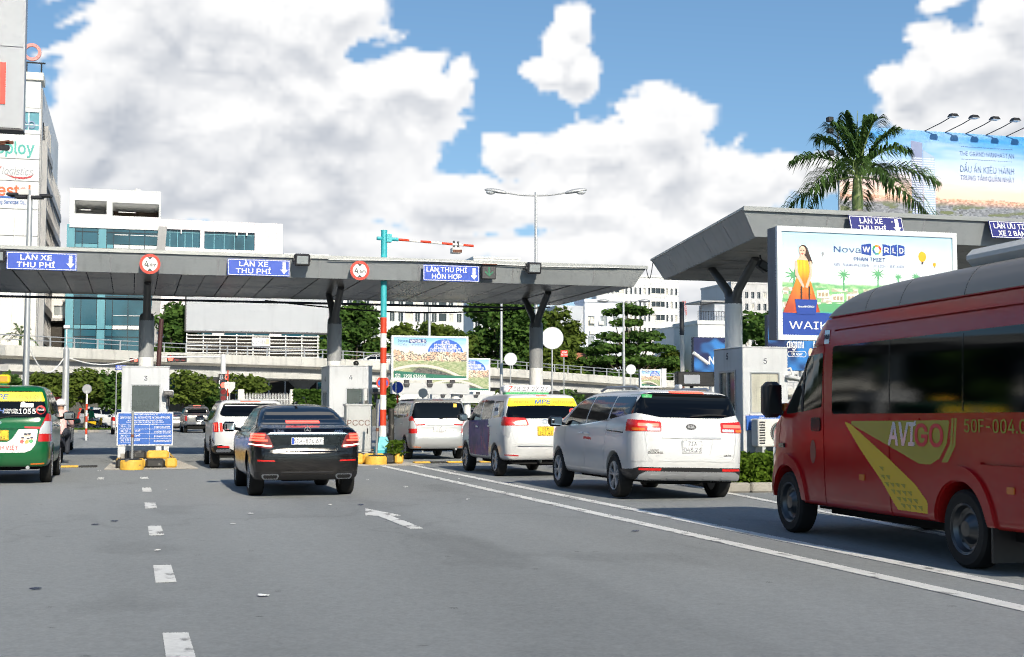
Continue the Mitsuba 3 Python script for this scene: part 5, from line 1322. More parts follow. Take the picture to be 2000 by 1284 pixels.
word('WAIKIKI', .04, .385, .905, .125, 'sign_white', 4, False)
dz1, dz0, dx = V(.275), V(.785), U(.12)
def dress_print(p, n, uv):
    v = (dz1 - p.z) / (dz1 - dz0)
    fold = noise((p.x - dx) * (34 - 22 * v), v * 1.5, 3.0)
    c = mix(mi.Color3f(.88, .52, .02), mi.Color3f(.80, .22, .02), smoothstep(.12, .42, v))
    c = mix(c, mi.Color3f(.42, .06, .025), smoothstep(.38, .95, v))
    return c * (.72 + .5 * fold)
mat('dress_print', proc(dress_print), .45)
wm = flat('dress', [(.088, .275), (.150, .275), (.160, .36), (.154, .43), (.168, .50), (.198, .68), (.215, .775), (.10, .79), (.005, .785), (.03, .68), (.070, .52), (.088, .43), (.080, .36)], 'dress_print', 4)
flat('arm', [(.076, .28), (.088, .29), (.092, .40), (.128, .53), (.120, .545), (.076, .42)], 'print_skin', 6, wm)
flat('arm', [(.158, .28), (.170, .29), (.172, .42), (.145, .545), (.132, .535), (.158, .41)], 'print_skin', 6, wm)
flat('neck', [(.108, .225), (.128, .225), (.150, .275), (.088, .275)], 'print_skin', 6, wm)
flat('hair', [(.100, .15), (.115, .128), (.135, .13), (.148, .16), (.160, .22), (.178, .30), (.165, .315), (.150, .28), (.140, .24), (.104, .21)], 'hair', 5, wm, .01)
obj('face', face(extrude(ellipse(U(.118), V(.185), .062, .082, 20), .002), (0, wy - .016, 0)), 'print_skin', wm)
flat('smile', [(.110, .21), (.127, .208), (.119, .222)], 'print_red', 8, wm)
for u in (.110, .126): flat('eye', [(u - .004, .178), (u + .004, .178), (u + .004, .185), (u - .004, .185)], 'hair', 8, wm)
bg = flat('bag', [(.072, .655), (.198, .655), (.188, .80), (.082, .80)], 'print_wave', 8)
for a, b in ((.105, .118), (.15, .163)): flat('handle', [(a, .53), (a + .008, .53), (a + .008, .66), (a, .66)], 'hair', 8, bg)
word('NovaWORLD', .09, .18, .725, .03, 'sign_white', 9, True, bg)
# boards with the blue dome in front of the flyover
def dome_board(label, x0, x1, y, z0, z1, th=.25, post=True, kx=0):
    t = thing('advertising_board', label, 'billboard')
    w, h = x1 - x0, z1 - z0
    board_frame(t, x0, x1, y, z0, z1, th, .07)
    key = f'print_town_{len(place)}'
    mat(key, proc(scenery(x0, x1, z0, z1, 'town')), .4)
    obj('print', box(x0 + .065, x1 - .065, y, y + .018, z0 + .065, z1 - .065), key, t)
    uu, vv = lambda u: x0 + w * u, lambda v: z1 - h * v
    cx, r = uu(.70), w * .235
    dm = obj('dome', face(extrude(ellipse(cx, vv(.40), r, h * .335, 40).intersection(sbox(x0 + .07, vv(.36), x1 - .07, z1 - .08)), .002), (0, y - .003, 0)), 'print_dome', t)
    for s, v, wd, hh in (('SỞ HỮU', .145, .11, .085), ('SECOND HOME', .235, .30, .115), ('CHÂU Á MIỀN NHIỆT ĐỚI', .315, .40, .085)):
        obj('lettering', face(text(s, h * hh, True, width=w * wd), (cx, y - .006, vv(v))), 'sign_white', dm)
    obj('lettering', face(text('Nova', h * .07, False, width=w * .13), (uu(.15), y - .003, vv(.115))), 'print_navy', t)
    lt = obj('logo_tile', face(extrude(sbox(uu(.225), vv(.165), uu(.45), vv(.075)), .002), (0, y - .003, 0)), 'print_navy', t)
    obj('lettering', face(text('WORLD', h * .065, True, width=w * .2), (uu(.337), y - .006, vv(.12))), 'sign_white', lt)
    obj('lettering', face(text('HỒ TRÀM - THE TROPICANA', h * .04, True, width=w * .37), (uu(.265), y - .003, vv(.205))), 'print_slate', t)
    bn = obj('green_band', face(extrude(rpoly([(uu(.03), vv(.965)), (uu(.97), vv(.965)), (uu(.97), vv(.92)), (uu(.6), vv(.885)), (uu(.03), vv(.80))]), .002), (0, y - .003, 0)), 'print_deepgreen', t)
    obj('lettering', face(text('1900 636666', h * .07, True, width=w * .29), (uu(.30), y - .006, vv(.92))), 'sign_white', bn)
    obj('lettering', face(text('NOVA', h * .04, True, width=w * .07), (uu(.08), y - .006, vv(.89))), 'sign_white', bn)
    obj('lettering', face(text('LAND', h * .04, True, width=w * .07), (uu(.08), y - .006, vv(.94))), 'sign_white', bn)
    obj('tray', box(x0, x1, y - .25, y + th, z0 - .62, z0 - .16), 'tray_grey', t)
    obj('tray_neck', [box(x0 + w * k - .1, x0 + w * k + .1, y, y + .15, z0 - .158, z0 - .012) for k in (.2, .5, .8)], 'dark_steel', t)
    for k in (.18, .48, .74): obj('tray_bracket', trimesh.convex.convex_hull(np.array([(uu(k) + a, y - .33, z0 + b) for a, b in ((-.14, -.17), (.14, -.17), (.09, -.32), (-.09, -.32))] + [(uu(k) + a, y - .252, z0 + b) for a, b in ((-.14, -.17), (.14, -.17), (.09, -.32), (-.09, -.32))])), 'dark_steel', t)
    if post: obj('post', cyl(uu(.84) if kx == 0 else uu(kx), y + .12, 0, z0 - .62, .19, 20), 'column_white', t, 40)
    return t
mat('print_dome', (.015, .10, .52), .4)
mat('print_deepgreen', (.01, .14, .09), .4)
mat('tray_grey', (.50, .51, .52), .5)
a, b = (10.61,56.00,3.69), (13.97,56.00,3.73)
dome_board('advertising board with a blue dome and town houses beside the turquoise pole', a[0], b[0], 56, (12.29,56.00,2.79)[2], (12.28,56.00,4.66)[2])
a, b = (15.42,70.00,3.47), (18.69,70.00,3.49)
dome_board('second advertising board with a blue dome, half hidden behind the first', a[0], b[0], 70, (17.49,70.00,2.51)[2], (17.49,70.00,4.32)[2], kx=.62)
a, b = (25.85,66.00,3.17), (27.05,66.00,3.18)
t = dome_board('small advertising board with a white edge above the white minivan', a[0], b[0], 66, (26.43,66.00,2.71)[2], (26.44,66.00,3.66)[2], .2)
obj('edge_panel', box(b[0] + .015, b[0] + .26, 65.9, 66.3, (26.43,66.00,2.71)[2], (26.44,66.00,3.71)[2]), 'white', t)
# the large skyline billboard behind the palm
gy = 66.0
x0, _, _ = 37.89,66.00,15.00
x1, _, _ = 54.22,66.00,15.83
z1, z0 = (46.55,66.00,17.48)[2], (46.41,66.00,12.16)[2]
mb = thing('skyline_billboard', 'wide billboard of a sunset skyline and a glass tower behind the palm tree', 'billboard')
mat('print_city', proc(scenery(x0, x1, z0, z1, 'city')), .4)
obj('print', box(x0, x1, gy, gy + .02, z0, z1), 'print_city', mb)
obj('case', box(x0 - .03, x1 + .03, gy + .025, gy + .2, z0 - .02, z1 + .01), 'offwhite', mb)
for k in (.25, .75): obj('post', cyl(x0 + (x1 - x0) * k, gy + .5, 0, z0, .45, 18), 'galv', mb, 40)
sx = (47.46,66.00,15.49)[0]
for s, py_, ww, hh, bo in (('THE GRAND MANHATTAN', (47.48,66.00,16.30)[2], 3.65, .26, False), ('DẤU ẤN KIÊU HÃNH', (47.45,66.00,15.40)[2], 3.62, .38, False), ('TRUNG TÂM QUẬN NHẤT', (47.44,66.00,14.89)[2], 3.62, .29, False)):
    obj('lettering', face(text(s, hh, bo, width=ww), (sx, gy - .004, py_)), 'print_navy', mb)
for py_ in ((47.49,66.00,16.69)[2], (47.47,66.00,15.97)[2]): obj('rule', face(extrude(sbox(-1.75, -.012, 1.75, .012), .003), (sx, gy - .004, py_)), 'print_navy', mb)
# the printed glass tower
xa, xb = (42.45,66.00,15.23)[0], (43.99,66.00,15.31)[0]
zt, zb = (43.15,66.00,16.87)[2], (43.06,66.00,12.47)[2]
for (a, b, c, d, mt) in ((0, .48, 0, -.1, 'print_slate'), (.5, 1, -.5, -.9, 'print_steel')):
    q = [(xa + (xb - xa) * a, zb), (xa + (xb - xa) * b, zb), (xa + (xb - xa) * b, zt + d), (xa + (xb - xa) * a, zt + c)]
    k = obj('printed_tower', face(extrude(rpoly(q), .002), (0, gy - .004, 0)), mt, mb)
    for i in range(26):
        zz_ = zb + (zt - .9 - zb) * i / 26
        obj('printed_floor', face(extrude(sbox(q[0][0] + .03, zz_, q[1][0] - .03, zz_ + .055), .002), (0, gy - .007, 0)), 'print_pale', k)
mat('print_steel', (.32, .42, .55), .45)
mat('print_pale', (.66, .72, .80), .45)
for k, px_ in enumerate((-3.9, -2.55, -1.2, .16, 1.52, 2.88)):
    bx_ = sx + px_
    fx = thing('billboard_lamp', ('dark lamp on an arm above the skyline billboard, %s from the left' % ('first', 'second', 'third', 'fourth', 'fifth', 'sixth')[k]), 'lamp', group='lamps along the top of the skyline billboard')
    obj('arm', tube([(bx_ - .2, gy - .02, z1 - .02), (bx_ + .3, gy - .9, z1 + .3), (bx_ + .5, gy - 1.5, z1 + .5)], .028, 6), 'dark_steel', fx)
    obj('lamp_head', trimesh.convex.convex_hull(np.array([(bx_ + .5 + a * s, gy - 1.75 + b * s, z1 + .47 + c) for s, c in ((.17, .17), (.26, 0.0)) for a in (-1, 1) for b in (-.8, .8)])), 'black', fx)
    obj('lens', box(bx_ + .28, bx_ + .72, gy - 1.95, gy - 1.55, z1 + .45, z1 + .468), 'lamp_clear', fx)
for k in range(4):
    zz_ = z1 - .15 - k * .62
    fx = thing('billboard_lamp', ('dark lamp on the left edge of the skyline billboard, %s from the top' % ('first', 'second', 'third', 'fourth')[k]), 'lamp', group='lamps along the left edge of the skyline billboard')
    obj('arm', tube([(x0, gy - .02, zz_), (x0 - 1.1, gy - 1.0, zz_ + .1)], .03, 6), 'dark_steel', fx)
    obj('lamp_head', cbox(x0 - 1.4, x0 - 1.05, gy - 1.3, gy - 1.0, zz_, zz_ + .28, .04), 'black', fx)
# big grey sign cut off by the top left corner
xr = (-3.19,40.00,11.43)[0]
zb = (-3.15,40.00,9.47)[2]
sg = thing('corner_sign', 'large grey sign box with a red panel cut off by the top left corner', 'billboard')
for k in range(4): obj('panel', box(xr - 6, xr, 40, 40.6, zb + k * 2.36 + .012, zb + (k + 1) * 2.36 - .012), 'board_grey', sg)
obj('edge_trim', box(xr + .002, xr + .06, 39.97, 40.6, zb - .02, zb + 9.6), 'board_grey', sg)
obj('bottom_trim', box(xr - 6, xr + .06, 39.98, 40.62, zb - .05, zb - .002), 'dark_steel', sg)
obj('red_panel', box(xr - 5, (-3.63,40.00,10.80)[0], 39.96, 39.998, (-3.62,40.00,10.15)[2], (-3.64,40.00,11.35)[2]), 'sign_red', sg)
obj('post', cyl(xr - 3.4, 40.3, 0, zb - .05, .4, 20), 'galv', sg, 40)
for k in range(3): obj('bracket', tube([(xr - 1.6 + k * .35, 40.2, zb - .05), (xr - 1.3 + k * .45, 39.2, zb - .75), (xr - .2 - k * .1, 38.8, zb - .6 - k * .08)], .03, 6), 'rust', sg)
obj('bracket_bar', tube([(xr - 2.4, 39.2, zb - .72), (xr - .1, 38.9, zb - .62)], .05, 6), 'rust', sg)
for k in range(2): obj('lamp_head', mv(rot(cbox(-.25, .25, -.16, .16, -.07, .07, .03), 15, (1, 0, 0)), xr - 1.2 + k * .75, 38.9, zb - .78), 'dark_steel', sg)
# navy telecom boards at the right
def glowboard(p, n, uv):
    k = smoothstep(.15, .5, fbm(p.x * .5 + p.z * .35, p.z * .5, 2.0, 3)) * smoothstep(.5, .3, fbm(p.x * .9, p.z * 1.0, 5.0, 2))
    return mix(mi.Color3f(.008, .014, .075), mi.Color3f(.03, .18, .50), k)
mat('print_telecom', proc(glowboard), .35)
for lab, p0, p1, yy, txt in (('navy blue telecom billboard left of the booth numbered 5', (29.81,68.00,3.38), (32.21,68.00,5.55), 68, 'Ngàn'), ('navy telecom billboard with white lettering behind the woman billboard', (29.28,58.00,3.39), (33.17,58.00,6.07), 58, None)):
    x0, z0, x1, z1 = p0[0], p0[2], p1[0], p1[2]
    t = thing('telecom_billboard', lab, 'billboard')
    obj('case', box(x0, x1, yy, yy + .3, z0, z1), 'print_dark', t)
    obj('print', box(x0 + .01, x1 - .01, yy - .02, yy - .002, z0 + .01, z1 - .01), 'print_telecom', t)
    obj('post', cyl((x0 + x1) / 2, yy + .2, 0, z0, .2, 14), 'galv', t)
    if txt:
        q = 30.96,68.00,4.25
        obj('lettering', face(text(txt, .42, True, center=False), (q[0] - .25, yy - .025, q[2] - .2)), 'sign_white', t)
        obj('flood_arm', tube([(x0 - .7, yy - 1.6, (30.96,68.00,4.39)[2] + .2), (x0 + .3, yy - 1.2, (30.96,68.00,4.05)[2] - .0)], .1, 6), 'white', t)
    else:
        for s, q, hh, wd in (('digimi', (30.74,58.00,4.69), .40, .92), ('Nạp', (31.95,58.00,4.70), .34, .5), ('TẢI NGAY', (30.81,58.00,4.19), .12, .6)):
            obj('lettering', face(text(s, hh, True, width=wd), (q[0], yy - .025, q[2])), 'sign_white', t)
        q = 30.81,58.00,4.19
        obj('button', face(extrude(rpoly([(-.5, -.14), (.5, -.14), (.5, .14), (-.5, .14)], .1).difference(rpoly([(-.48, -.12), (.48, -.12), (.48, .12), (-.48, .12)], .1)), .003), (q[0], yy - .024, q[2])), 'sign_white', t)
        q = 31.56,58.00,4.25
        obj('printed_hand', face(extrude(ellipse(0, 0, .13, .24), .003), (q[0], yy - .024, q[2])), 'print_skin', t)
# black board near booth 5
x, y, z = 20.17,46.24,2.61
t = thing('lamp_fixture', 'black box fixture on a post left of the booth numbered 5', 'fixture')
obj('box', cbox(x - .55, x + 1.1, y, y + .35, z - .25, z + .3, .03), 'black', t)
obj('screen', box(x - .3, x + .35, y - .012, y - .002, z - .15, z + .18), 'print_grey', t)
obj('post', cyl(x + .1, y + .2, 0, z - .25, .07, 10), 'black', t)
# ---------------------------------------------------------------- vehicles
def chaikin(p, n=2):
    p = np.asarray(p, float)
    for _ in range(n):
        q = np.roll(p, -1, 0)
        p = np.stack([p * .75 + q * .25, p * .25 + q * .75], 1).reshape(-1, 2)
    return p
def sdf2(P, poly):
    """Signed distance of the points P to a closed polygon, negative inside."""
    out = np.empty(len(P))
    a, b = poly, np.roll(poly, -1, 0)
    e = b - a
    ee = (e * e).sum(1) + 1e-12
    for s in range(0, len(P), 20000):
        p = P[s:s + 20000, None]
        w = p - a
        t = np.clip((w * e).sum(2) / ee, 0, 1)
        d = ((w - e * t[..., None]) ** 2).sum(2).min(1) ** .5
        c1, c2 = a[:, 1] <= p[..., 1], b[:, 1] > p[..., 1]
        cr = e[:, 0] * w[..., 1] - e[:, 1] * w[..., 0]
        wind = (c1 & c2 & (cr > 0)).sum(1) - (~c1 & ~c2 & (cr < 0)).sum(1)
        out[s:s + 20000] = np.where(wind != 0, -d, d)
    return out
def smax(a, b, k):
    h = np.maximum(k - np.abs(a - b), 0) / k
    return np.maximum(a, b) + h * h * k * .25
def nets(F, org, h):
    """The zero surface of a field on a regular grid (surface nets)."""
    S = F < 0
    nx, ny, nz = F.shape
    acc, cnt = np.zeros((nx - 1, ny - 1, nz - 1, 3)), np.zeros((nx - 1, ny - 1, nz - 1))
    cs = [(i, j, k) for i in (0, 1) for j in (0, 1) for k in (0, 1)]
    sl = lambda c: tuple(slice(c[i], F.shape[i] - 1 + c[i]) for i in range(3))
    for i, a in enumerate(cs):
        for b in cs[i + 1:]:
            if sum(abs(np.subtract(a, b))) != 1: continue
            fa, fb = F[sl(a)], F[sl(b)]
            m = (fa < 0) != (fb < 0)
            t = np.where(m, fa / np.where(m, fa - fb, 1), 0)
            for ax in range(3): acc[..., ax] += np.where(m, a[ax] + (b[ax] - a[ax]) * t, 0)
            cnt += m
    on = cnt > 0
    idx = np.full(on.shape, -1)
    idx[on] = np.arange(on.sum())
    v = (acc[on] / cnt[on][:, None] + np.argwhere(on)) * h + org
    quads = []
    for ax in range(3):
        a, b = [slice(None)] * 3, [slice(None)] * 3
        a[ax], b[ax] = slice(0, -1), slice(1, None)
        m = S[tuple(a)] != S[tuple(b)]
        q = np.argwhere(m)
        o1, o2 = [(1, 2), (2, 0), (0, 1)][ax]
        q = q[(q[:, o1] > 0) & (q[:, o2] > 0)]
        d1, d2 = np.eye(3, dtype=int)[o1], np.eye(3, dtype=int)[o2]
        f = np.stack([idx[tuple((q - d1 - d2).T)], idx[tuple((q - d2).T)], idx[tuple(q.T)], idx[tuple((q - d1).T)]], 1)
        ins = S[tuple(q.T)]
        f[~ins] = f[~ins][:, ::-1]
        quads.append(f)
    f = np.vstack(quads)
    return v, np.vstack([f[:, [0, 1, 2]], f[:, [0, 2, 3]]])
class Car:
    """A body from its three outlines (side, plan, rear view), rounded where they meet; every light, window and trim is cut from the same surface."""
    def __init__(c, name, label, loc, az, side, plan, rear, group=None, cell=.045, k=(.12, .10), plan_top=None, belt=(1.0, 1.25), cat='car', tilt=0.0):
        c.key = thing(name, label, cat, loc, az, group, tilt=tilt)
        c.S, c.R = chaikin(side), chaikin(np.vstack([rear, [(-y, z) for y, z in rear[::-1] if y > 1e-6]]))
        full = lambda p: chaikin(np.vstack([p, [(x, -y) for x, y in p[::-1]]]))
        c.P, c.Q = full(plan), full(plan_top) if plan_top else None
        c.belt, c.k = belt, k
        lo = np.array([c.S[:, 0].min(), c.R[:, 0].min(), c.S[:, 1].min()]) - .12
        hi = np.array([c.S[:, 0].max(), c.R[:, 0].max(), c.S[:, 1].max()]) + .12
        n = np.ceil((hi - lo) / cell).astype(int) + 1
        X, Yy, Zz = (lo[i] + np.arange(n[i]) * cell for i in range(3))
        g = lambda a, b, poly: sdf2(np.stack(np.meshgrid(a, b, indexing='ij'), -1).reshape(-1, 2), poly).reshape(len(a), len(b))
        s, p, r = g(X, Zz, c.S)[:, None, :], g(X, Yy, c.P)[:, :, None], g(Yy, Zz, c.R)[None]
        if c.Q is not None:
            w = c.blend(Zz)[None, None]
            p = p * (1 - w) + g(X, Yy, c.Q)[:, :, None] * w
        F = smax(smax(s, r, k[0]), np.broadcast_to(p, s.shape[:1] + p.shape[1:2] + s.shape[2:]), k[1])
        v, f = nets(F, lo, cell)
        for _ in range(2):
            d, nr = c.field(v)
            v = v - nr * np.clip(d, -cell, cell)[:, None]
        c.v, c.f, c.n = v, f, c.field(v)[1]
        c.shells = {}
        c.body = c.shell(0)
        c.base, c.cuts = c.body, 0
        c.L0, c.L1 = v[:, 0].min(), v[:, 0].max()
        c.W, c.top = v[:, 1].max(), v[:, 2].max()
    def blend(c, z):
        t = np.clip((z - c.belt[0]) / (c.belt[1] - c.belt[0]), 0, 1)
        return t * t * (3 - 2 * t)
    def field(c, v, grad=True):
        def F(v):
            p = sdf2(v[:, [0, 1]], c.P)
            if c.Q is not None:
                w = c.blend(v[:, 2])
                p = p * (1 - w) + sdf2(v[:, [0, 1]], c.Q) * w
            return smax(smax(sdf2(v[:, [0, 2]], c.S), sdf2(v[:, [1, 2]], c.R), c.k[0]), p, c.k[1])
        d, e = F(v), .004
        g = np.stack([F(v + e * np.eye(3)[i]) - d for i in range(3)], 1) / e
        ln = np.linalg.norm(g, axis=1)
        return d / np.maximum(ln, .3), g / np.maximum(ln, 1e-6)[:, None]
    def shell(c, e):
        if e not in c.shells: c.shells[e] = man(trimesh.Trimesh(c.v + c.n * e, c.f, process=False))
        return c.shells[e]
    def prism(c, view, poly, lim=None):
        rings = [r for g in (poly.geoms if hasattr(poly, 'geoms') else [poly]) for r in (g.exterior, *g.interiors)]
        m = m3.Manifold.extrude(m3.CrossSection([np.array(r.coords)[:-1] for r in rings], m3.FillRule.EvenOdd), 8.0)
        if view == 'rear':      # u to the right as seen from behind, z up
            m = m.transform(np.array([[0, 0, -1, 0], [-1, 0, 0, 0], [0, 1, 0, 0]], float)).translate([lim if lim is not None else c.L0 + .75, 0, 0])
        elif view == 'front':
            m = m.transform(np.array([[0, 0, 1, 0], [1, 0, 0, 0], [0, 1, 0, 0]], float)).translate([lim if lim is not None else c.L1 - .9, 0, 0])
        elif view == 'left':    # x forward, z up
            m = m.transform(np.array([[1, 0, 0, 0], [0, 0, 1, 0], [0, 1, 0, 0]], float)).translate([0, lim if lim is not None else .32, 0])
            m = m if m.volume() > 0 else m
        elif view == 'right':
            m = m.transform(np.array([[1, 0, 0, 0], [0, 0, -1, 0], [0, 1, 0, 0]], float)).translate([0, -(lim if lim is not None else .32), 0])
        elif view == 'top':
            m = m.transform(np.array([[1, 0, 0, 0], [0, 1, 0, 0], [0, 0, 1, 0]], float)).translate([0, 0, lim if lim is not None else 1.0])
        return m
    def cut(c, view, pts, r=.0, e=.004, lim=None):
        poly = pts if hasattr(pts, 'geoms') or hasattr(pts, 'exterior') else rpoly(pts, r)
        m = c.shell(e) ^ c.prism(view, poly, lim)
        keep = {'rear': (0, -1), 'front': (0, 1), 'left': (1, 1), 'right': (1, -1), 'top': (2, 1)}[view]
        return m
    def decal(c, name, view, pts, mt, r=.0, e=.004, lim=None, parent=None, label=None, **more):
        m = c.cut(view, pts, r, e, lim)
        if m.num_tri() == 0: return None
        return c.smooth_obj(name, m, mt, parent or c.key, label, **more)
    def smooth_obj(c, name, m, mt, parent, label=None, **more):
        """A piece cut from the body, shaded with the true normals of the rounded form."""
        t = tri(m)
        v, f = np.array(t.vertices), np.array(t.faces)
        d, g = c.field(v)
        fn = np.cross(v[f[:, 1]] - v[f[:, 0]], v[f[:, 2]] - v[f[:, 0]])
        fn /= np.linalg.norm(fn, axis=1, keepdims=True) + 1e-15
        gn = g[f]
        ok = ((gn * fn[:, None]).sum(2) > .72) & (np.abs(d[f]) < .07)
        n = np.where(ok[..., None], gn, fn[:, None])
        path = meshkit.write_ply((v[f].reshape(-1, 3), np.arange(len(f) * 3).reshape(-1, 3)), False, normals=n.reshape(-1, 3))
        return put(name, {'type': 'ply', 'filename': path, 'face_normals': False, 'bsdf': {'type': 'ref', 'id': mt}, **more}, parent, label)
    def pair(c, name, view, pts, mt, **kw):
        """The same piece on both sides: left and right for views from behind or in front, or both flanks."""
        if view == 'side': return [c.decal(name, v, pts, mt, **kw) for v in ('left', 'right')]
        return [c.decal(name, view, [(s * u, z) for u, z in pts], mt, **kw) for s in (-1, 1)]
    def groove(c, view, line, w=.011, depth=.012, lim=None):
        poly = LineString(line).buffer(w / 2, cap_style=2)
        c.body -= c.prism(view, poly, lim) - c.shell(-depth)
    def grooves(c, line, **kw):
        for v in ('left', 'right'): c.groove(v, line, **kw)
    def recess(c, view, pts, depth, r=.02, lim=None):
        c.body -= c.prism(view, rpoly(pts, r), lim) - c.shell(-depth)
    def wheels(c, xr, xf, r, track, w=.2, rim='alloy', spokes=5, style='split', arch=.055, dual=False, lip=None):
        for x in (xr, xf):
            a = man(trimesh.creation.cylinder(r + arch, 4.0, sections=40)).rotate([90, 0, 0]).translate([x, 0, r])
            for s in (-1, 1):
                half = man(box(-9, 9, *sorted((s * (track - w - .12), s * 3)), -1, 3))
                c.body -= a ^ half
            if lip:
                for v in ('left', 'right'):
                    c.decal('arch_trim', v, ellipse(x, r, r + arch + lip[0], r + arch + lip[0], 40).difference(ellipse(x, r, r + arch - .004, r + arch - .004, 40)).intersection(sbox(x - 2, lip[3] if len(lip) > 3 else .22, x + 2, 2)), lip[1], e=lip[2], lim=.45)
        k = r / .33
        prof = [(r * .62, -w * .46), (r * .9, -w * .5), (r * .985, -w * .40), (r, -w * .26), (r, w * .26), (r * .985, w * .40), (r * .9, w * .5), (r * .66, w * .47), (r * .64, w * .3), (r * .62, w * .2), (r * .62, -w * .46)]
        tyre = rot(revolve(prof, 40), -90, (1, 0, 0))
        Rr = r * .66
        barrel = rot(revolve([(Rr * .98, -w * .4), (Rr * 1.0, w * .44), (Rr * .94, w * .46), (Rr * .92, w * .2), (Rr * .3, w * .12), (.001, w * .12), (.001, -w * .4), (Rr * .98, -w * .4)], 40), -90, (1, 0, 0))
        sp = []
        if style == 'steel':
            m = man(rot(revolve([(Rr * .97, w * .30), (Rr * .9, w * .40), (Rr * .8, w * .22), (Rr * .62, w * .14), (Rr * .45, w * .3), (Rr * .3, w * .42), (.001, w * .44), (.001, 0), (Rr * .97, 0), (Rr * .97, w * .3)], 40), -90, (1, 0, 0)))
            for i in range(8):
                a = i * math.pi / 4
                m -= man(trimesh.creation.cylinder(Rr * .1, 1, sections=14)).rotate([90, 0, 0]).translate([Rr * .68 * math.cos(a), .3, Rr * .68 * math.sin(a)])
            sp.append(tri(m))
        else:
            for i in range(spokes):
                a0 = i * 2 * math.pi / spokes + .3
                for da in ((-.16, .16) if style == 'split' else (0,)):
                    a = a0 + da
                    b = a0 + da * .6
                    ww = Rr * (.075 if style == 'split' else .12)
                    q = []
                    for rr, aa, yo, wd in ((Rr * .16, b, w * .40, ww), (Rr * .97, a, w * .46, ww * 1.2)):
                        cx_, cz_, tx, tz = rr * math.cos(aa), rr * math.sin(aa), -math.sin(aa), math.cos(aa)
                        q += [(cx_ + tx * wd, yo - .03, cz_ + tz * wd), (cx_ - tx * wd, yo - .03, cz_ - tz * wd), (cx_ + tx * wd * .6, yo, cz_ + tz * wd * .6), (cx_ - tx * wd * .6, yo, cz_ - tz * wd * .6)]
                    sp.append(trimesh.convex.convex_hull(np.array(q)))
            sp.append(rot(revolve([(.001, w * .3), (Rr * .22, w * .3), (Rr * .2, w * .42), (.001, w * .44)], 20), -90, (1, 0, 0)))
        sp.append(rot(revolve([(Rr * .93, w * .3), (Rr * 1.02, w * .44), (Rr * .99, w * .48), (Rr * .9, w * .42), (Rr * .93, w * .3)], 40), -90, (1, 0, 0)))
        rimmesh = cat_(sp)
        for x in (xr, xf):
            for s in (1, -1):
                y = s * (track - w / 2)
                def at(m):
                    m = m.copy() if s > 0 else rot(m, 180)
                    return mv(rot(m, 37 * (x > 0), (0, 1, 0)), x, y, r)
                wk = obj('wheel', at(tyre), 'rubber', c.key, 30)
                obj('rim', at(rimmesh), rim, wk, 30)
                obj('barrel', at(barrel), 'alloy_dark', wk, 30)
        lo, hi = min(xr, xf), max(xr, xf)
        obj('underbody', [box(lo + r + .1, hi - r - .1, -track + .32, track - .32, .25, .5), box(c.L0 + .22, lo - r - .05, -track + .2, track - .2, .28, .5), cbox(lo - .09, lo + .09, -track + w, track - w, r - .09, r + .09, .03), box(lo - r - .1, hi + r + .1, -.35, .35, .24, .6)], 'underbody', c.key)
    def finish(c, paint):
        return c.smooth_obj('body', c.body, paint, c.key)
    def rear_text(c, s, u, z, h, mt, parent=None, bold=True, x=None, e=.004, width=None, slant=0, wide=1.0, name='lettering', label=None):
        """Lettering on the back, laid onto the surface."""
        m = text(s, h, bold, width=width, slant=slant, wide=wide)
        return c.stick(name, m, (u, z), 'rear', mt, parent, e, label)
    def stick(c, name, m, at, view, mt, parent=None, e=.004, label=None):
        """Lays a flat mesh (in the xy plane) onto the body's surface at (u, z) of a view."""
        v = m.vertices.copy()
        if view == 'rear':
            u, z, w = v[:, 0] + at[0], v[:, 1] + at[1], v[:, 2]
            q, ax, sg = np.stack([np.full(len(v), c.L0 - .02), -u, z], 1), 0, -1
        elif view == 'left':
            q, ax, sg = np.stack([at[0] - v[:, 0], np.full(len(v), c.W + .02), v[:, 1] + at[1]], 1), 1, 1
        hi = q.copy()
        lo = q.copy()
        lo[:, ax] -= sg * .9
        key = np.round(q, 4)
        uq, inv = np.unique(key, axis=0, return_inverse=True)
        a, b = uq[:, ax] * 0, uq[:, ax] * 0 + .9
        for _ in range(18):
            mid = (a + b) / 2
            t = uq.copy()
            t[:, ax] -= sg * mid
            d = c.dist(t)
            a, b = np.where(d > 0, mid, a), np.where(d > 0, b, mid)
        q[:, ax] -= sg * (b[inv.ravel()] - e - v[:, 2])
        fs = m.faces[:, ::-1] if False else m.faces
        mm = trimesh.Trimesh(q, fs, process=False)
        return obj(name, mm, mt, parent or c.key, label=label)
    def dist(c, v):
        p = sdf2(v[:, [0, 1]], c.P)
        if c.Q is not None:
            w = c.blend(v[:, 2])
            p = p * (1 - w) + sdf2(v[:, [0, 1]], c.Q) * w
        return smax(smax(sdf2(v[:, [0, 2]], c.S), sdf2(v[:, [1, 2]], c.R), c.k[0]), p, c.k[1])
    def surf(c, view, u, z):
        """The point of the surface at (u, z) of the view from behind or (x, z) from the left."""
        a, b = 0.0, 1.2
        for _ in range(24):
            m = (a + b) / 2
            p = np.array([[c.L0 - .02 + m, -u, z]]) if view == 'rear' else np.array([[u, c.W + .02 - m, z]])
            if c.dist(p)[0] > 0: a = m
            else: b = m
        return p[0]
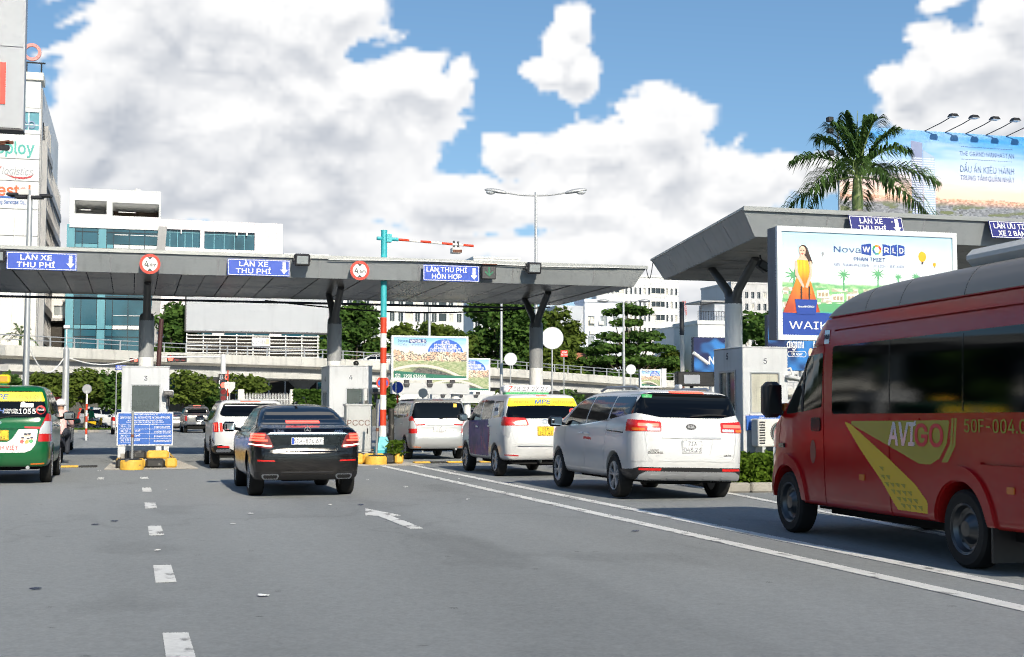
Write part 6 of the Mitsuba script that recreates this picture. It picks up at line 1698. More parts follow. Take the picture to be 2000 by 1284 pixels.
    def plate(c, u, z, w, h, rows, mt='sign_white', ink='print_dark', tilt=0.0, x=None, th=None):
        p = c.surf('rear', u, z)
        o = (p[0] - .02 if x is None else x, -u, z)
        up = (math.sin(tilt), 0, math.cos(tilt))
        k = obj('license_plate', face(mv(extrude(rpoly([(-w / 2, -h / 2), (w / 2, -h / 2), (w / 2, h / 2), (-w / 2, h / 2)], .012), .03), 0, 0, -.03), o, (0, -1, 0), up), mt, c.key)
        fr = rpoly([(-w / 2 + .006, -h / 2 + .006), (w / 2 - .006, -h / 2 + .006), (w / 2 - .006, h / 2 - .006), (-w / 2 + .006, h / 2 - .006)], .012)
        obj('border', face(mv(extrude(fr.difference(fr.buffer(-.006)), .001), 0, 0, .0005), o, (0, -1, 0), up), ink, k)
        n = len(rows)
        for i, s in enumerate(rows):
            hh = th or h / n * .66
            obj('characters', face(mv(text(s, hh, False, width=min(w * .86, hh * .72 * len(s))), 0, (n / 2 - .5 - i) * h / n * .92, .001), o, (0, -1, 0), up), ink, k)
        return k
    def mirror(c, x, z, paint, s=1.0, black=False):
        for sd in (1, -1):
            p = c.surf('left', x, z)
            y = p[1]
            m = cbox(-.10 * s, .07 * s, 0, .23 * s, -.085 * s, .085 * s, .045 * s)
            m.vertices[:, 0] += m.vertices[:, 1] * -.1
            t = [mv(m, x, y + .06, z + .07)]
            g = [mv(cbox(-.104 * s, -.098 * s, .025 * s, .205 * s, -.062 * s, .062 * s, .003), x - .012, y + .06, z + .07)]
            st = [tube([(x + .02, y - .03, z + .02), (x, y + .1, z + .04)], .025, 8)]
            fl = lambda ms: [q if sd > 0 else trimesh.Trimesh(q.vertices * [1, -1, 1], q.faces[:, ::-1], process=False) for q in ms]
            k = obj('mirror', fl(t + st), 'blackgloss' if black else paint, c.key, 50)
            obj('glass', fl(g), 'lamp_mirror', k)
    def handle(c, x, z, mt='chrome', w=.18):
        for sd in (1, -1):
            y = c.surf('left', x, z)[1]
            m = cbox(x - w / 2, x + w / 2, y - .004, y + .03, z - .014, z + .018, .009)
            if sd < 0: m = trimesh.Trimesh(m.vertices * [1, -1, 1], m.faces[:, ::-1], process=False)
            obj('door_handle', m, mt, c.key, 50)
mat('lamp_mirror', (.55, .58, .62), .03, 1.0)
mat('brake_lit', (.7, .03, .02), .2)
LIT = glow((1.6, .10, .06))
def tail_bits(c, name, polys, mt, e, **kw):
    for p in polys: c.pair(name, 'rear', p, mt, e=e, **kw)
def on_wheel(p, az, xr, track):
    """Where a car's middle stands when its left rear tyre touches the ground at p."""
    a = math.radians(az)
    f, l = np.array([math.sin(a), math.cos(a)]), np.array([-math.cos(a), math.sin(a)])
    q = np.array(p) - xr * f - track * l
    return (q[0], q[1], 0)
def stretch(c, s, sz=None):
    place[c.key] = place[c.key] @ np.diag([s, s, sz or s, 1.0])
# ---- black sedan
c = Car('black_sedan', 'glossy black sedan with lit tail lamps waiting between the booths numbered 3 and 4', on_wheel((1.91,22.67), 0, -1.5, .84), 0,
    [(-2.30, .24), (-2.43, .36), (-2.465, .50), (-2.46, .68), (-2.41, .76), (-2.405, .90), (-2.395, 1.03), (-2.30, 1.085), (-1.86, 1.10), (-1.05, 1.375), (-.65, 1.45), (-.1, 1.472), (.35, 1.43), (1.15, 1.03), (1.9, .95), (2.3, .80), (2.46, .62), (2.46, .4), (2.38, .24)],
    [(-2.47, 0), (-2.46, .45), (-2.41, .74), (-2.24, .88), (-1.7, .925), (0, .925), (1.5, .92), (2.2, .82), (2.4, .58), (2.46, 0)],
    [(0, .20), (.72, .20), (.84, .28), (.91, .45), (.932, .66), (.925, .84), (.88, .97), (.80, 1.05), (.69, 1.28), (.60, 1.42), (.42, 1.48), (0, 1.487)],
    k=(.09, .10), belt=(1.0, 1.2), plan_top=[(-2.42, 0), (-2.36, .5), (-2.1, .76), (-1.4, .86), (.3, .86), (1.0, .8), (1.4, .5), (1.5, 0)])
stretch(c, 1.0, 1.05)
c.recess('rear', [(-.56, .95), (.56, .95), (.44, .72), (-.44, .72)], .03, .02)
for l in ([(-.58, .985), (-.46, .70), (.46, .70), (.58, .985)], [(-.95, .625), (.95, .625)], [(-.9, .71), (-.48, .71)], [(.48, .71), (.9, .71)]): c.groove('rear', l)
c.grooves([(-.98, 1.0), (-.95, .75), (-1.2, .35)]); c.grooves([(.0, 1.03), (.02, .3)]); c.grooves([(1.1, .98), (1.15, .75), (1.05, .32)])
c.wheels(-1.5, 1.44, .335, .87, .24, arch=.05, spokes=5, style='split')
c.decal('rear_window', 'rear', [(-.74, 1.13), (.74, 1.13), (.60, 1.415), (-.60, 1.415)], 'car_glass', r=.06, lim=-.6)
for pts in ([(-1.55, 1.12), (-1.05, 1.02), (-.02, 1.0), (-.08, 1.40), (-.6, 1.385)], [(.04, 1.0), (1.0, 1.0), (.42, 1.36), (-.02, 1.405)]): c.pair('side_window', 'side', pts, 'car_glass', r=.03)
c.pair('window_trim', 'side', [(-1.6, 1.11), (-1.05, 1.0), (1.05, .98), (1.05, .995), (-1.05, 1.015), (-1.58, 1.125)], 'chrome', e=.006)
c.decal('windshield', 'front', [(-.72, 1.08), (.72, 1.08), (.6, 1.4), (-.6, 1.4)], 'car_glass', r=.06, lim=.2)
L = [(.54, .775), (.63, .76), (.95, .81), (.95, .97), (.85, 1.015), (.68, 1.005), (.62, .95)]
c.pair('tail_light', 'rear', L, 'lamp_dark_red', r=.02, e=.006)
for z0, z1, u0 in ((.955, .985, .68), (.87, .90, .64)):
    c.pair('light_bar', 'rear', [(u0, z0), (.9, z0 + .008), (.9, z1 + .008), (u0 + .0, z1)], 'brake_lit', r=.006, e=.012, lim=-1.9, **LIT)
c.pair('light_bar', 'rear', [(.585, .785), (.9, .82), (.9, .835), (.575, .81)], 'brake_lit', e=.012, lim=-1.9, **glow((2.0, .9, .7)))
c.pair('light_bar', 'rear', [(.7, .91), (.88, .92), (.88, .945), (.68, .94)], 'brake_lit', r=.006, e=.011, lim=-1.9, **LIT)
c.decal('chrome_strip', 'rear', [(-.66, .978), (.66, .978), (.60, 1.003), (-.60, 1.003)], 'chrome', e=.02)
c.decal('third_brake_light', 'rear', [(-.28, 1.155), (.28, 1.155), (.275, 1.185), (-.275, 1.185)], 'brake_lit', e=.012, lim=-1.2, **LIT)
c.pair('reflector', 'rear', [(.52, .56), (.80, .565), (.80, .59), (.53, .585)], 'lamp_red', e=.005)
c.decal('diffuser', 'rear', [(-.82, .24), (.82, .24), (.84, .40), (.5, .41), (.42, .36), (-.42, .36), (-.5, .41), (-.84, .40)], 'black', r=.02, e=.006)
c.decal('diffuser_trim', 'rear', [(-.42, .385), (.42, .385), (.42, .405), (-.42, .405)], 'dark_steel', e=.012)
for s in (-1, 1):
    c.decal('exhaust_trim', 'rear', [(s * .44, .37), (s * .76, .37), (s * .70, .285), (s * .48, .285)][::s], 'chrome', r=.03, e=.018)
    c.decal('exhaust_tip', 'rear', [(s * .475, .355), (s * .725, .355), (s * .685, .30), (s * .495, .30)][::s], 'black', r=.02, e=.021)
k = c.plate(0, .875, .52, .115, ['51A-876.67'], x=c.L0 + .035, th=.065)
obj('blue_strip', face(mv(extrude(sbox(-.25, -.05, -.215, .05), .002), 0, 0, .001), (c.L0 + .035, 0, .875), (0, -1, 0)), 'sign_blue', k)
em = [obj('emblem', face(mv(ring(.042, .05, .012, 32), 0, 0, 0), (c.surf('rear', 0, 1.045)[0] - .006, 0, 1.045), (0, -1, 0)), 'chrome', c.key)]
obj('star', face(extrude(rpoly([(0, .044), (.007, .008), (.038, -.022), (0, -.008), (-.038, -.022), (-.007, .008)]), .01), (c.surf('rear', 0, 1.045)[0] - .006, 0, 1.045), (0, -1, 0)), 'chrome', em[0])
c.rear_text('E 300', -.46, 1.03, .034, 'chrome', wide=1.3); c.rear_text('AMG', .50, 1.03, .03, 'chrome', wide=1.5, slant=.3)
c.mirror(.95, 1.0, 'paint_black'); c.handle(-.75, .92); c.handle(.25, .9)
obj('antenna_fin', mv(cbox(-.12, .1, -.02, .02, 0, .045, .012), -.75, 0, 1.45), 'paint_black', c.key)
c.finish('paint_black')
# ---- the two older people carriers (green taxi, silver van)
def carrier(name, label, loc, az, paint, plate, plate_mt, ink, scale=1.0, tall=None):
    c = Car(name, label, loc, az,
        [(-2.15, .28), (-2.26, .36), (-2.29, .50), (-2.29, .66), (-2.245, .78), (-2.235, 1.0), (-2.20, 1.17), (-2.06, 1.58), (-2.0, 1.70), (-1.85, 1.745), (-1.0, 1.765), (-.1, 1.75), (.45, 1.66), (1.35, 1.13), (2.0, 1.0), (2.24, .80), (2.29, .55), (2.24, .28)],
        [(-2.30, 0), (-2.29, .5), (-2.24, .76), (-2.08, .87), (-1.6, .888), (0, .888), (1.5, .88), (2.1, .76), (2.26, .5), (2.29, 0)],
        [(0, .24), (.74, .24), (.84, .32), (.885, .55), (.893, .85), (.885, 1.08), (.865, 1.2), (.76, 1.62), (.68, 1.74), (.5, 1.775), (0, 1.782)],
        k=(.09, .09), belt=(1.1, 1.4), plan_top=[(-2.30, 0), (-2.25, .52), (-2.1, .80), (-1.8, .89), (.5, .89), (1.1, .85), (1.7, .6), (1.8, 0)])
    if scale != 1 or tall: stretch(c, scale, tall)
    for l in ([(-.72, 1.18), (-.70, .99), (-.58, .70), (-.46, .67), (.46, .67), (.58, .70), (.70, .99), (.72, 1.18)], [(-.95, .715), (-.6, .715)], [(.6, .715), (.95, .715)]): c.groove('rear', l)
    c.grooves([(-.1, 1.2), (-.1, .35)]); c.grooves([(-1.05, 1.2), (-1.0, .8), (-.85, .35)]); c.grooves([(.95, 1.2), (1.0, .35)])
    c.recess('rear', [(-.42, .97), (.42, .97), (.36, .76), (-.36, .76)], .02, .02)
    c.wheels(-1.35, 1.4, .33, .86, .2, spokes=6, style='one', arch=.05)
    c.decal('rear_window', 'rear', [(-.82, 1.18), (-.6, 1.165), (.6, 1.165), (.82, 1.18), (.70, 1.60), (.5, 1.63), (-.5, 1.63), (-.70, 1.60)], 'car_glass', r=.05, lim=-1.6)
    for pts in ([(-2.0, 1.24), (-1.2, 1.2), (-1.15, 1.6), (-1.85, 1.58)], [(-1.1, 1.2), (-.16, 1.17), (-.16, 1.62), (-1.06, 1.61)], [(-.06, 1.17), (1.05, 1.15), (.4, 1.58), (-.06, 1.62)]): c.pair('side_window', 'side', pts, 'car_glass', r=.04)
    c.decal('windshield', 'front', [(-.76, 1.2), (.76, 1.2), (.66, 1.62), (-.66, 1.62)], 'car_glass', r=.06, lim=.2)
    c.pair('tail_light', 'rear', [(.80, 1.25), (.87, 1.20), (.93, 1.03), (.95, .75), (.655, .75), (.685, .97), (.74, 1.10)], 'lamp_red', r=.02, e=.01, lim=-1.95)
    c.pair('clear_lamp', 'rear', [(.77, 1.11), (.93, 1.09), (.94, .885), (.675, .885), (.69, .97)], 'lamp_clear', r=.015, e=.013, lim=-1.95)
    c.pair('garnish', 'rear', [(.43, .985), (.70, .965), (.72, 1.005), (.44, 1.015)], 'lamp_red', r=.008, e=.008)
    c.decal('handle_bar', 'rear', [(-.43, .985), (.43, .985), (.43, 1.02), (-.43, 1.02)], paint, r=.01, e=.018)
    c.pair('reflector', 'rear', [(.55, .345), (.77, .355), (.77, .38), (.55, .37)], 'lamp_amber', e=.006)
    c.plate(0, .865, .36, .175, plate, plate_mt, ink)
    for rx, ry in ((.055, .035), (.028, .035)):
        c.stick('emblem', extrude(ellipse(0, 0, rx, ry).difference(ellipse(0, 0, rx - .009, ry - .009)), .006), (0, 1.08), 'rear', 'chrome')
    p = c.surf('rear', .35, 1.18)
    obj('wiper', tube([(p[0] - .02, 0, 1.15), (p[0] - .0, -.25, 1.2), (p[0] + .005, -.5, 1.205)], .012, 6), 'black', c.key)
    obj('exhaust', tube([(-2.22, -.5, .3), (-1.8, -.5, .3)], .032, 12), 'alloy', c.key)
    c.pair('mud_flap', 'rear', [(.62, .16), (.82, .16), (.82, .3), (.62, .3)], 'black', e=.0, lim=-1.75)
    c.mirror(1.0, 1.12, paint, black=True); c.handle(-.95, 1.02); c.handle(.15, 1.0)
    c.decal('spoiler_lamp', 'rear', [(-.16, 1.69), (.16, 1.69), (.16, 1.705), (-.16, 1.705)], 'lamp_dark_red', e=.008)
    return c
G0 = (-1.49,28.06)
c = carrier('green_taxi', 'green and white taxi van with a yellow roof sign cut off by the left edge', on_wheel((G0[0] - 1.92, G0[1]), 0, -1.49, .96), 0, 'paint_green', ['51F', '428 81'], 'plate_yellow', 'black', 1.10)
c.decal('rear_banner', 'rear', [(-.76, 1.45), (.76, 1.45), (.70, 1.615), (-.70, 1.615)], 'band_yellow', r=.02, e=.007, lim=-1.6)
c.rear_text('MPE', -.02, 1.53, .085, 'print_blue', slant=.25, wide=1.25, e=.008)
c.rear_text('THIẾT BỊ ĐIỆN', .43, 1.525, .05, 'print_orange', width=.45, e=.008)
c.rear_text('ĐÈN LED', -.43, 1.525, .05, 'print_orange', width=.35, e=.008)
c.rear_text('1055', .47, 1.275, .088, 'sign_white', width=.28, e=.006)
c.rear_text('LINH', -.07, 1.285, .08, 'print_blue', width=.3, slant=.2, e=.006); c.rear_text('VÔNG SÔN', .2, 1.30, .03, 'sign_white', width=.22, e=.006); c.rear_text('THÂN THIỆN', .2, 1.255, .03, 'sign_white', width=.24, e=.006)
c.stick('round_sticker', extrude(ellipse(0, 0, .078, .078), .002), (.69, 1.30), 'rear', 'print_red', e=.006)
c.rear_text('TAXI', .69, 1.30, .035, 'sign_white', e=.01)
c.stick('sticker', extrude(rpoly([(-.11, -.04), (.11, -.04), (.11, .03), (-.02, .03), (-.05, .06), (-.10, .05)], .01), .002), (.46, 1.385), 'rear', 'sign_white', e=.006)
c.decal('white_panel', 'rear', [(.34, .965), (.66, .965), (.64, .80), (.62, .70), (.55, .60), (.45, .562), (-.72, .555), (-.72, .80), (-.4, .75), (.16, .745), (.24, .80)], 'sign_white', r=.03, e=.005)
c.rear_text('TAXI GIA ĐÌNH VIỆT', -.10, .645, .07, 'print_red', width=.88, e=.007)
for (u, z, r1, mt) in ((.46, .86, .035, 'print_skin'), (.52, .865, .032, 'print_skin'), (.41, .80, .03, 'print_skin'), (.50, .79, .03, 'print_skin'), (.56, .80, .03, 'print_skin'), (.40, .75, .035, 'print_red'), (.48, .745, .035, 'print_orange'), (.55, .755, .035, 'print_green')):
    c.stick('family_print', extrude(ellipse(0, 0, r1, r1, 16), .001), (u, z), 'rear', mt, e=.008)
    if mt == 'print_skin': c.stick('family_hair', extrude(ellipse(0, 0, r1 * .95, r1 * .5, 14), .001), (u, z + r1 * .55), 'rear', 'print_dark', e=.010)
obj('roof_sign', cbox(-.35, -.05, -.02, .46, 1.80, 1.96, .03), 'band_yellow', c.key)
obj('sign_panel', face(mv(extrude(sbox(-.42, -.05, -.02, .05), .004), 0, 0, 0), (-.352, 0, 1.885), (0, -1, 0)), 'print_orange', c.key)
obj('sign_foot', box(-.32, -.08, .02, .42, 1.74, 1.802), 'paint_green', c.key)
c.finish('paint_green')
c = carrier('silver_minivan', 'silver minivan driving out beyond the turquoise pole', on_wheel((7.80,39.03), 0, -1.35, .86), 0, 'paint_silver', ['51F', '215.31'], 'sign_white', 'print_dark', 1.0, 1.03)
c.stick('window_sticker', extrude(sbox(-.05, -.05, .05, .05), .002), (.5, 1.54), 'rear', 'plate_yellow', e=.006)
c.pair('roof_rail', 'side', [(-1.9, 1.70), (.2, 1.70), (.2, 1.725), (-1.9, 1.725)], 'dark_steel', e=.03)
c.finish('paint_silver')
# ---- white taxi van
c = Car('white_taxi', 'white taxi van with a yellow rear banner and purple advertising on its doors', on_wheel((7.61,28.13), .5, -1.38, .89), .5,
    [(-2.2, .34), (-2.32, .42), (-2.36, .56), (-2.36, .74), (-2.32, .86), (-2.30, 1.05), (-2.24, 1.26), (-2.03, 1.62), (-2.02, 1.73), (-1.9, 1.785), (-1.0, 1.81), (-.1, 1.79), (.4, 1.70), (1.35, 1.16), (2.05, 1.03), (2.32, .8), (2.37, .55), (2.30, .30)],
    [(-2.37, 0), (-2.35, .55), (-2.27, .80), (-2.1, .895), (-1.6, .915), (0, .915), (1.5, .91), (2.15, .78), (2.32, .5), (2.36, 0)],
    [(0, .28), (.76, .28), (.87, .38), (.912, .6), (.92, .9), (.91, 1.12), (.89, 1.24), (.78, 1.66), (.69, 1.78), (.5, 1.82), (0, 1.825)],
    k=(.09, .09), belt=(1.15, 1.45), plan_top=[(-2.36, 0), (-2.3, .55), (-2.14, .83), (-1.8, .915), (.5, .915), (1.1, .87), (1.7, .6), (1.8, 0)])
for l in ([(-.8, 1.25), (-.78, 1.1), (-.66, .69), (.66, .69), (.78, 1.1), (.8, 1.25)],): c.groove('rear', l)
c.grooves([(-.1, 1.22), (-.1, .38)]); c.grooves([(-1.05, 1.22), (-1.0, .85), (-.85, .38)]); c.grooves([(.95, 1.2), (1.0, .4)])
c.wheels(-1.38, 1.38, .34, .885, .21, spokes=6, style='one', arch=.05)
c.decal('rear_window', 'rear', [(-.84, 1.27), (-.6, 1.255), (.6, 1.255), (.84, 1.27), (.72, 1.66), (-.72, 1.66)], 'car_glass', r=.05, lim=-1.6)
c.decal('rear_banner', 'rear', [(-.79, 1.51), (0, 1.535), (.79, 1.51), (.725, 1.69), (0, 1.70), (-.725, 1.69)], 'band_yellow', r=.02, e=.008, lim=-1.6)
c.rear_text('MPE', 0, 1.615, .085, 'print_blue', slant=.25, wide=1.45, e=.010); c.rear_text('ĐÈN LED', -.46, 1.605, .055, 'print_orange', width=.34, e=.010); c.rear_text('THIẾT BỊ ĐIỆN', .47, 1.605, .055, 'print_orange', width=.46, e=.010)
for pts in ([(-2.05, 1.30), (-1.2, 1.26), (-1.12, 1.63), (-1.8, 1.63)], [(-1.06, 1.25), (-.16, 1.22), (-.16, 1.66), (-1.02, 1.64)], [(-.06, 1.22), (1.05, 1.19), (.4, 1.62), (-.06, 1.66)]): c.pair('side_window', 'side', pts, 'car_glass', r=.04)
c.decal('window_sticker', 'left', [(-1.62, 1.33), (-1.25, 1.31), (-1.2, 1.57), (-1.5, 1.58)], 'sign_white', e=.007)
c.stick('lettering', text('MỚI 24/7', .07, True, width=.3), (-1.41, 1.45), 'left', 'print_dark', e=.009)
c.decal('windshield', 'front', [(-.78, 1.26), (.78, 1.26), (.68, 1.66), (-.68, 1.66)], 'car_glass', r=.06, lim=.2)
c.pair('tail_light', 'rear', [(.36, 1.11), (.96, 1.10), (.96, 1.30), (.80, 1.285), (.42, 1.265)], 'lamp_red', r=.015, e=.01, lim=-1.95)
c.pair('lit_lamp', 'rear', [(.40, 1.125), (.66, 1.12), (.66, 1.20), (.43, 1.225)], 'brake_lit', r=.015, e=.013, **glow((1.6, .45, .35)))
c.pair('clear_lamp', 'rear', [(.74, 1.09), (.95, 1.09), (.95, .98), (.80, .84)], 'lamp_clear', r=.012, e=.009, lim=-1.95)
c.decal('chrome_strip', 'rear', [(-.62, .655), (.62, .655), (.62, .675), (-.62, .675)], 'chrome', e=.012)
c.pair('reflector', 'rear', [(.60, .455), (.86, .47), (.86, .49), (.6, .478)], 'lamp_red', e=.006)
c.plate(.0, .985, .36, .20, ['51H', '217.43'], 'plate_yellow', 'black')
for rx, ry in ((.075, .048), (.038, .048)): c.stick('emblem', extrude(ellipse(0, 0, rx, ry).difference(ellipse(0, 0, rx - .011, ry - .011)), .006), (0, 1.19), 'rear', 'chrome')
c.rear_text('INNOVA', -.6, 1.03, .03, 'chrome', width=.2)
c.stick('round_sticker', extrude(ellipse(0, 0, .09, .075), .002), (.66, 1.40), 'rear', 'print_red', e=.007)
def ad_print(p, n, uv):
    a = fbm(p.x * 2.2 + p.y * 1.6, p.z * 1.2, 3.0, 3)
    b = noise(p.y * 9 + p.x * 9, p.z * 1.5, 2.0)
    red = smoothstep(.38, .56, a + .25 * (b - .5)) * (1 - smoothstep(.75, 1.12, p.z))
    k = mix(mi.Color3f(.016, .012, .13), mi.Color3f(.07, .03, .20), smoothstep(.3, .7, fbm(p.x * 4, p.y * 4, p.z * 4, 3)))
    return mix(k, mi.Color3f(.42, .03, .09), red)
mat('door_print', proc(ad_print), .4, coat=.3, spec=.3)
c.decal('door_advert', 'left', [(.98, 1.20), (-.78, 1.23), (-.96, 1.05), (-.98, .92), (-.80, .42), (.92, .42), (.98, .7)], 'door_print', r=.02, e=.004)
k = obj('roof_sign', cbox(-.95, -.62, -.55, .55, 1.83, 1.99, .04), 'sign_white', c.key)
obj('sign_foot', box(-.9, -.66, -.5, .5, 1.77, 1.832), 'print_green', c.key)
obj('lettering', face(text('38 27 27 27', .09, False, width=.8), (-.953, -.06, 1.91), (0, -1, 0)), 'print_dark', k)
obj('lettering', face(text('7', .12, True, slant=.3), (-.953, .43, 1.91), (0, -1, 0)), 'sign_red', k)
c.decal('third_brake_light', 'rear', [(-.12, 1.735), (.12, 1.735), (.11, 1.755), (-.11, 1.755)], 'brake_lit', e=.008, **LIT)
obj('exhaust', tube([(-2.28, .1, .34), (-1.9, .1, .34)], .03, 12), 'chrome', c.key)
c.mirror(.95, 1.2, 'paint_white', black=True); c.handle(-.95, 1.08); c.handle(.15, 1.06)
c.pair('mud_flap', 'rear', [(.66, .14), (.86, .14), (.86, .3), (.66, .3)], 'offwhite', e=.0, lim=-1.85)
c.finish('paint_white')
# ---- white sport utility ahead of the sedan
c = Car('white_suv', 'white sport utility car with twin upright tail lamps half hidden by the black sedan', on_wheel((1.90,33.91), .3, -1.4, .9), .3,
    [(-2.2, .36), (-2.33, .42), (-2.39, .56), (-2.40, .74), (-2.36, .86), (-2.35, 1.05), (-2.28, 1.24), (-2.06, 1.56), (-2.10, 1.65), (-1.95, 1.69), (-1.0, 1.72), (-.1, 1.71), (.4, 1.63), (1.35, 1.16), (2.1, 1.05), (2.36, .8), (2.40, .5), (2.32, .28)],
    [(-2.41, 0), (-2.38, .5), (-2.28, .80), (-2.1, .91), (-1.6, .95), (0, .95), (1.5, .94), (2.15, .8), (2.36, .5), (2.40, 0)],
    [(0, .28), (.78, .28), (.90, .4), (.945, .6), (.955, .9), (.94, 1.08), (.90, 1.2), (.76, 1.58), (.68, 1.68), (.5, 1.73), (0, 1.735)],
    k=(.09, .1), belt=(1.1, 1.4), plan_top=[(-2.36, 0), (-2.3, .5), (-2.1, .8), (-1.8, .92), (.5, .94), (1.1, .88), (1.7, .6), (1.8, 0)])
c.groove('rear', [(-.70, 1.25), (-.72, .86), (-.6, .62), (.6, .62), (.72, .86), (.70, 1.25)])
c.grooves([(-.1, 1.18), (-.1, .38)]); c.grooves([(-1.05, 1.2), (-1.0, .85), (-.85, .38)]); c.grooves([(.95, 1.16), (1.0, .4)])
c.wheels(-1.4, 1.4, .36, .93, .23, arch=.05, lip=(.05, 'black', .008))
c.decal('rear_window', 'rear', [(-.76, 1.31), (-.6, 1.285), (.6, 1.285), (.76, 1.31), (.64, 1.60), (-.64, 1.60)], 'car_glass', r=.06, lim=-1.6)
for pts in ([(-1.9, 1.30), (-1.2, 1.22), (-1.1, 1.55), (-1.6, 1.54)], [(-1.06, 1.2), (-.16, 1.17), (-.16, 1.59), (-1.02, 1.56)], [(-.06, 1.17), (1.0, 1.16), (.4, 1.54), (-.06, 1.59)]): c.pair('side_window', 'side', pts, 'car_glass', r=.04)
c.decal('windshield', 'front', [(-.78, 1.22), (.78, 1.22), (.66, 1.6), (-.66, 1.6)], 'car_glass', r=.06, lim=.2)
c.pair('tail_light', 'rear', [(.77, .91), (.90, .91), (.93, 1.13), (.79, 1.15)], 'lamp_red', r=.015, e=.01, lim=-2.0)
c.pair('tail_light', 'rear', [(.67, .92), (.735, .92), (.755, 1.14), (.69, 1.13)], 'lamp_red', r=.015, e=.01, lim=-2.0)
for u in (.70, .81, .85): c.pair('light_bar', 'rear', [(u, .93), (u + .012, .93), (u + .03, 1.12), (u + .018, 1.12)], 'brake_lit', e=.013, lim=-2.0, **LIT)
c.decal('third_brake_light', 'rear', [(-.25, 1.635), (.25, 1.635), (.24, 1.66), (-.24, 1.66)], 'brake_lit', e=.008, **LIT)
c.decal('lower_trim', 'rear', [(-.97, .3), (.97, .3), (.96, .52), (.85, .58), (.7, .60), (.4, .46), (-.4, .46), (-.7, .60), (-.85, .58), (-.96, .52)], 'black', r=.02, e=.008)
c.pair('reflector', 'rear', [(.50, .52), (.80, .53), (.80, .57), (.52, .57)], 'lamp_red', r=.01, e=.013)
c.pair('exhaust_trim', 'rear', [(.48, .42), (.83, .42), (.82, .49), (.48, .49)], 'chrome', r=.03, e=.014)
c.pair('exhaust_insert', 'rear', [(.50, .435), (.80, .435), (.79, .475), (.50, .475)], 'black', r=.02, e=.017)
c.pair('side_vent', 'rear', [(.86, .62), (.90, .66), (.93, .78), (.905, .76)], 'black', e=.006, lim=-2.0)
c.plate(0, .80, .36, .17, ['51K', '123.45'][:1])
c.mirror(.9, 1.14, 'paint_white', black=True); c.handle(-.95, 1.02); c.handle(.15, 1.0)
obj('antenna_fin', mv(cbox(-.12, .1, -.025, .025, 0, .06, .015), -1.7, 0, 1.69), 'paint_white', c.key)
c.pair('roof_rail', 'side', [(-1.8, 1.655), (.2, 1.655), (.2, 1.68), (-1.8, 1.68)], 'dark_steel', e=.03)
c.finish('paint_white')
# ---- white minivan on the right
c = Car('white_minivan', 'large white minivan with a silver skid plate at the right of the double line', on_wheel((7.45,20.26), .9, -1.55, .96), .9,
    [(-2.3, .30), (-2.44, .33), (-2.53, .44), (-2.56, .60), (-2.54, .74), (-2.50, .95), (-2.45, 1.22), (-2.22, 1.59), (-2.27, 1.685), (-2.1, 1.735), (-1.5, 1.765), (-.3, 1.765), (.5, 1.69), (1.62, 1.16), (2.3, 1.02), (2.52, .78), (2.56, .5), (2.46, .25)],
    [(-2.57, 0), (-2.54, .55), (-2.43, .85), (-2.2, .97), (-1.6, .998), (0, .998), (1.6, .985), (2.3, .84), (2.5, .55), (2.56, 0)],
    [(0, .26), (.82, .26), (.93, .36), (.985, .58), (1.0, .85), (.99, 1.08), (.96, 1.22), (.80, 1.58), (.69, 1.70), (.48, 1.775), (0, 1.79)],
    k=(.09, .11), belt=(1.15, 1.45), plan_top=[(-2.56, 0), (-2.48, .55), (-2.28, .86), (-1.9, .97), (.5, .985), (1.2, .93), (1.9, .65), (2.0, 0)], tilt=1.4, cell=.04)
for l in ([(-.80, 1.28), (-.77, 1.05), (-.72, .68), (-.64, .61), (.64, .61), (.72, .68), (.77, 1.05), (.80, 1.28)], [(-1.05, .60), (-.66, .60)], [(.66, .60), (1.05, .60)]): c.groove('rear', l)
c.grooves([(-.08, 1.16), (-.05, .34)]); c.grooves([(-1.2, 1.24), (-1.12, .85), (-1.0, .34)]); c.grooves([(1.02, 1.14), (1.12, .8), (1.08, .36)])
c.recess('rear', [(-.36, .965), (.36, .965), (.30, .72), (-.30, .72)], .012, .02)
c.wheels(-1.55, 1.51, .35, .955, .23, arch=.05, spokes=5, style='split')
c.decal('rear_window', 'rear', [(-.92, 1.37), (-.5, 1.295), (.5, 1.295), (.92, 1.37), (.72, 1.66), (.55, 1.68), (-.55, 1.68), (-.72, 1.66)], 'car_glass', r=.05, lim=-1.75)
for pts in ([(-2.32, 1.36), (-1.25, 1.25), (-1.22, 1.62), (-2.1, 1.61)], [(-1.18, 1.245), (-.12, 1.17), (-.12, 1.645), (-1.16, 1.63)], [(-.06, 1.165), (1.2, 1.13), (.55, 1.57), (-.06, 1.645)]): c.pair('side_window', 'side', pts, 'car_glass', r=.04)
c.pair('window_trim', 'side', [(-1.3, 1.232), (-.1, 1.148), (1.25, 1.115), (1.25, 1.13), (-.1, 1.163), (-1.3, 1.247)], 'chrome', e=.006)
c.decal('windshield', 'front', [(-.82, 1.24), (.82, 1.24), (.70, 1.66), (-.70, 1.66)], 'car_glass', r=.06, lim=.2)
c.pair('tail_light', 'rear', [(.50, 1.075), (1.02, 1.07), (1.03, 1.20), (.93, 1.255), (.50, 1.225)], 'lamp_red', r=.02, e=.01, lim=-2.1)
c.pair('lit_lamp', 'rear', [(.54, 1.15), (.86, 1.15), (.86, 1.20), (.54, 1.20)], 'brake_lit', r=.01, e=.013, lim=-2.1, **glow((1.5, .12, .08)))
c.pair('clear_lamp', 'rear', [(.52, 1.085), (.73, 1.083), (.73, 1.125), (.52, 1.13)], 'lamp_clear', r=.01, e=.013)
c.pair('amber_lamp', 'rear', [(.76, 1.085), (.92, 1.083), (.93, 1.125), (.76, 1.125)], 'lamp_amber', r=.01, e=.013)
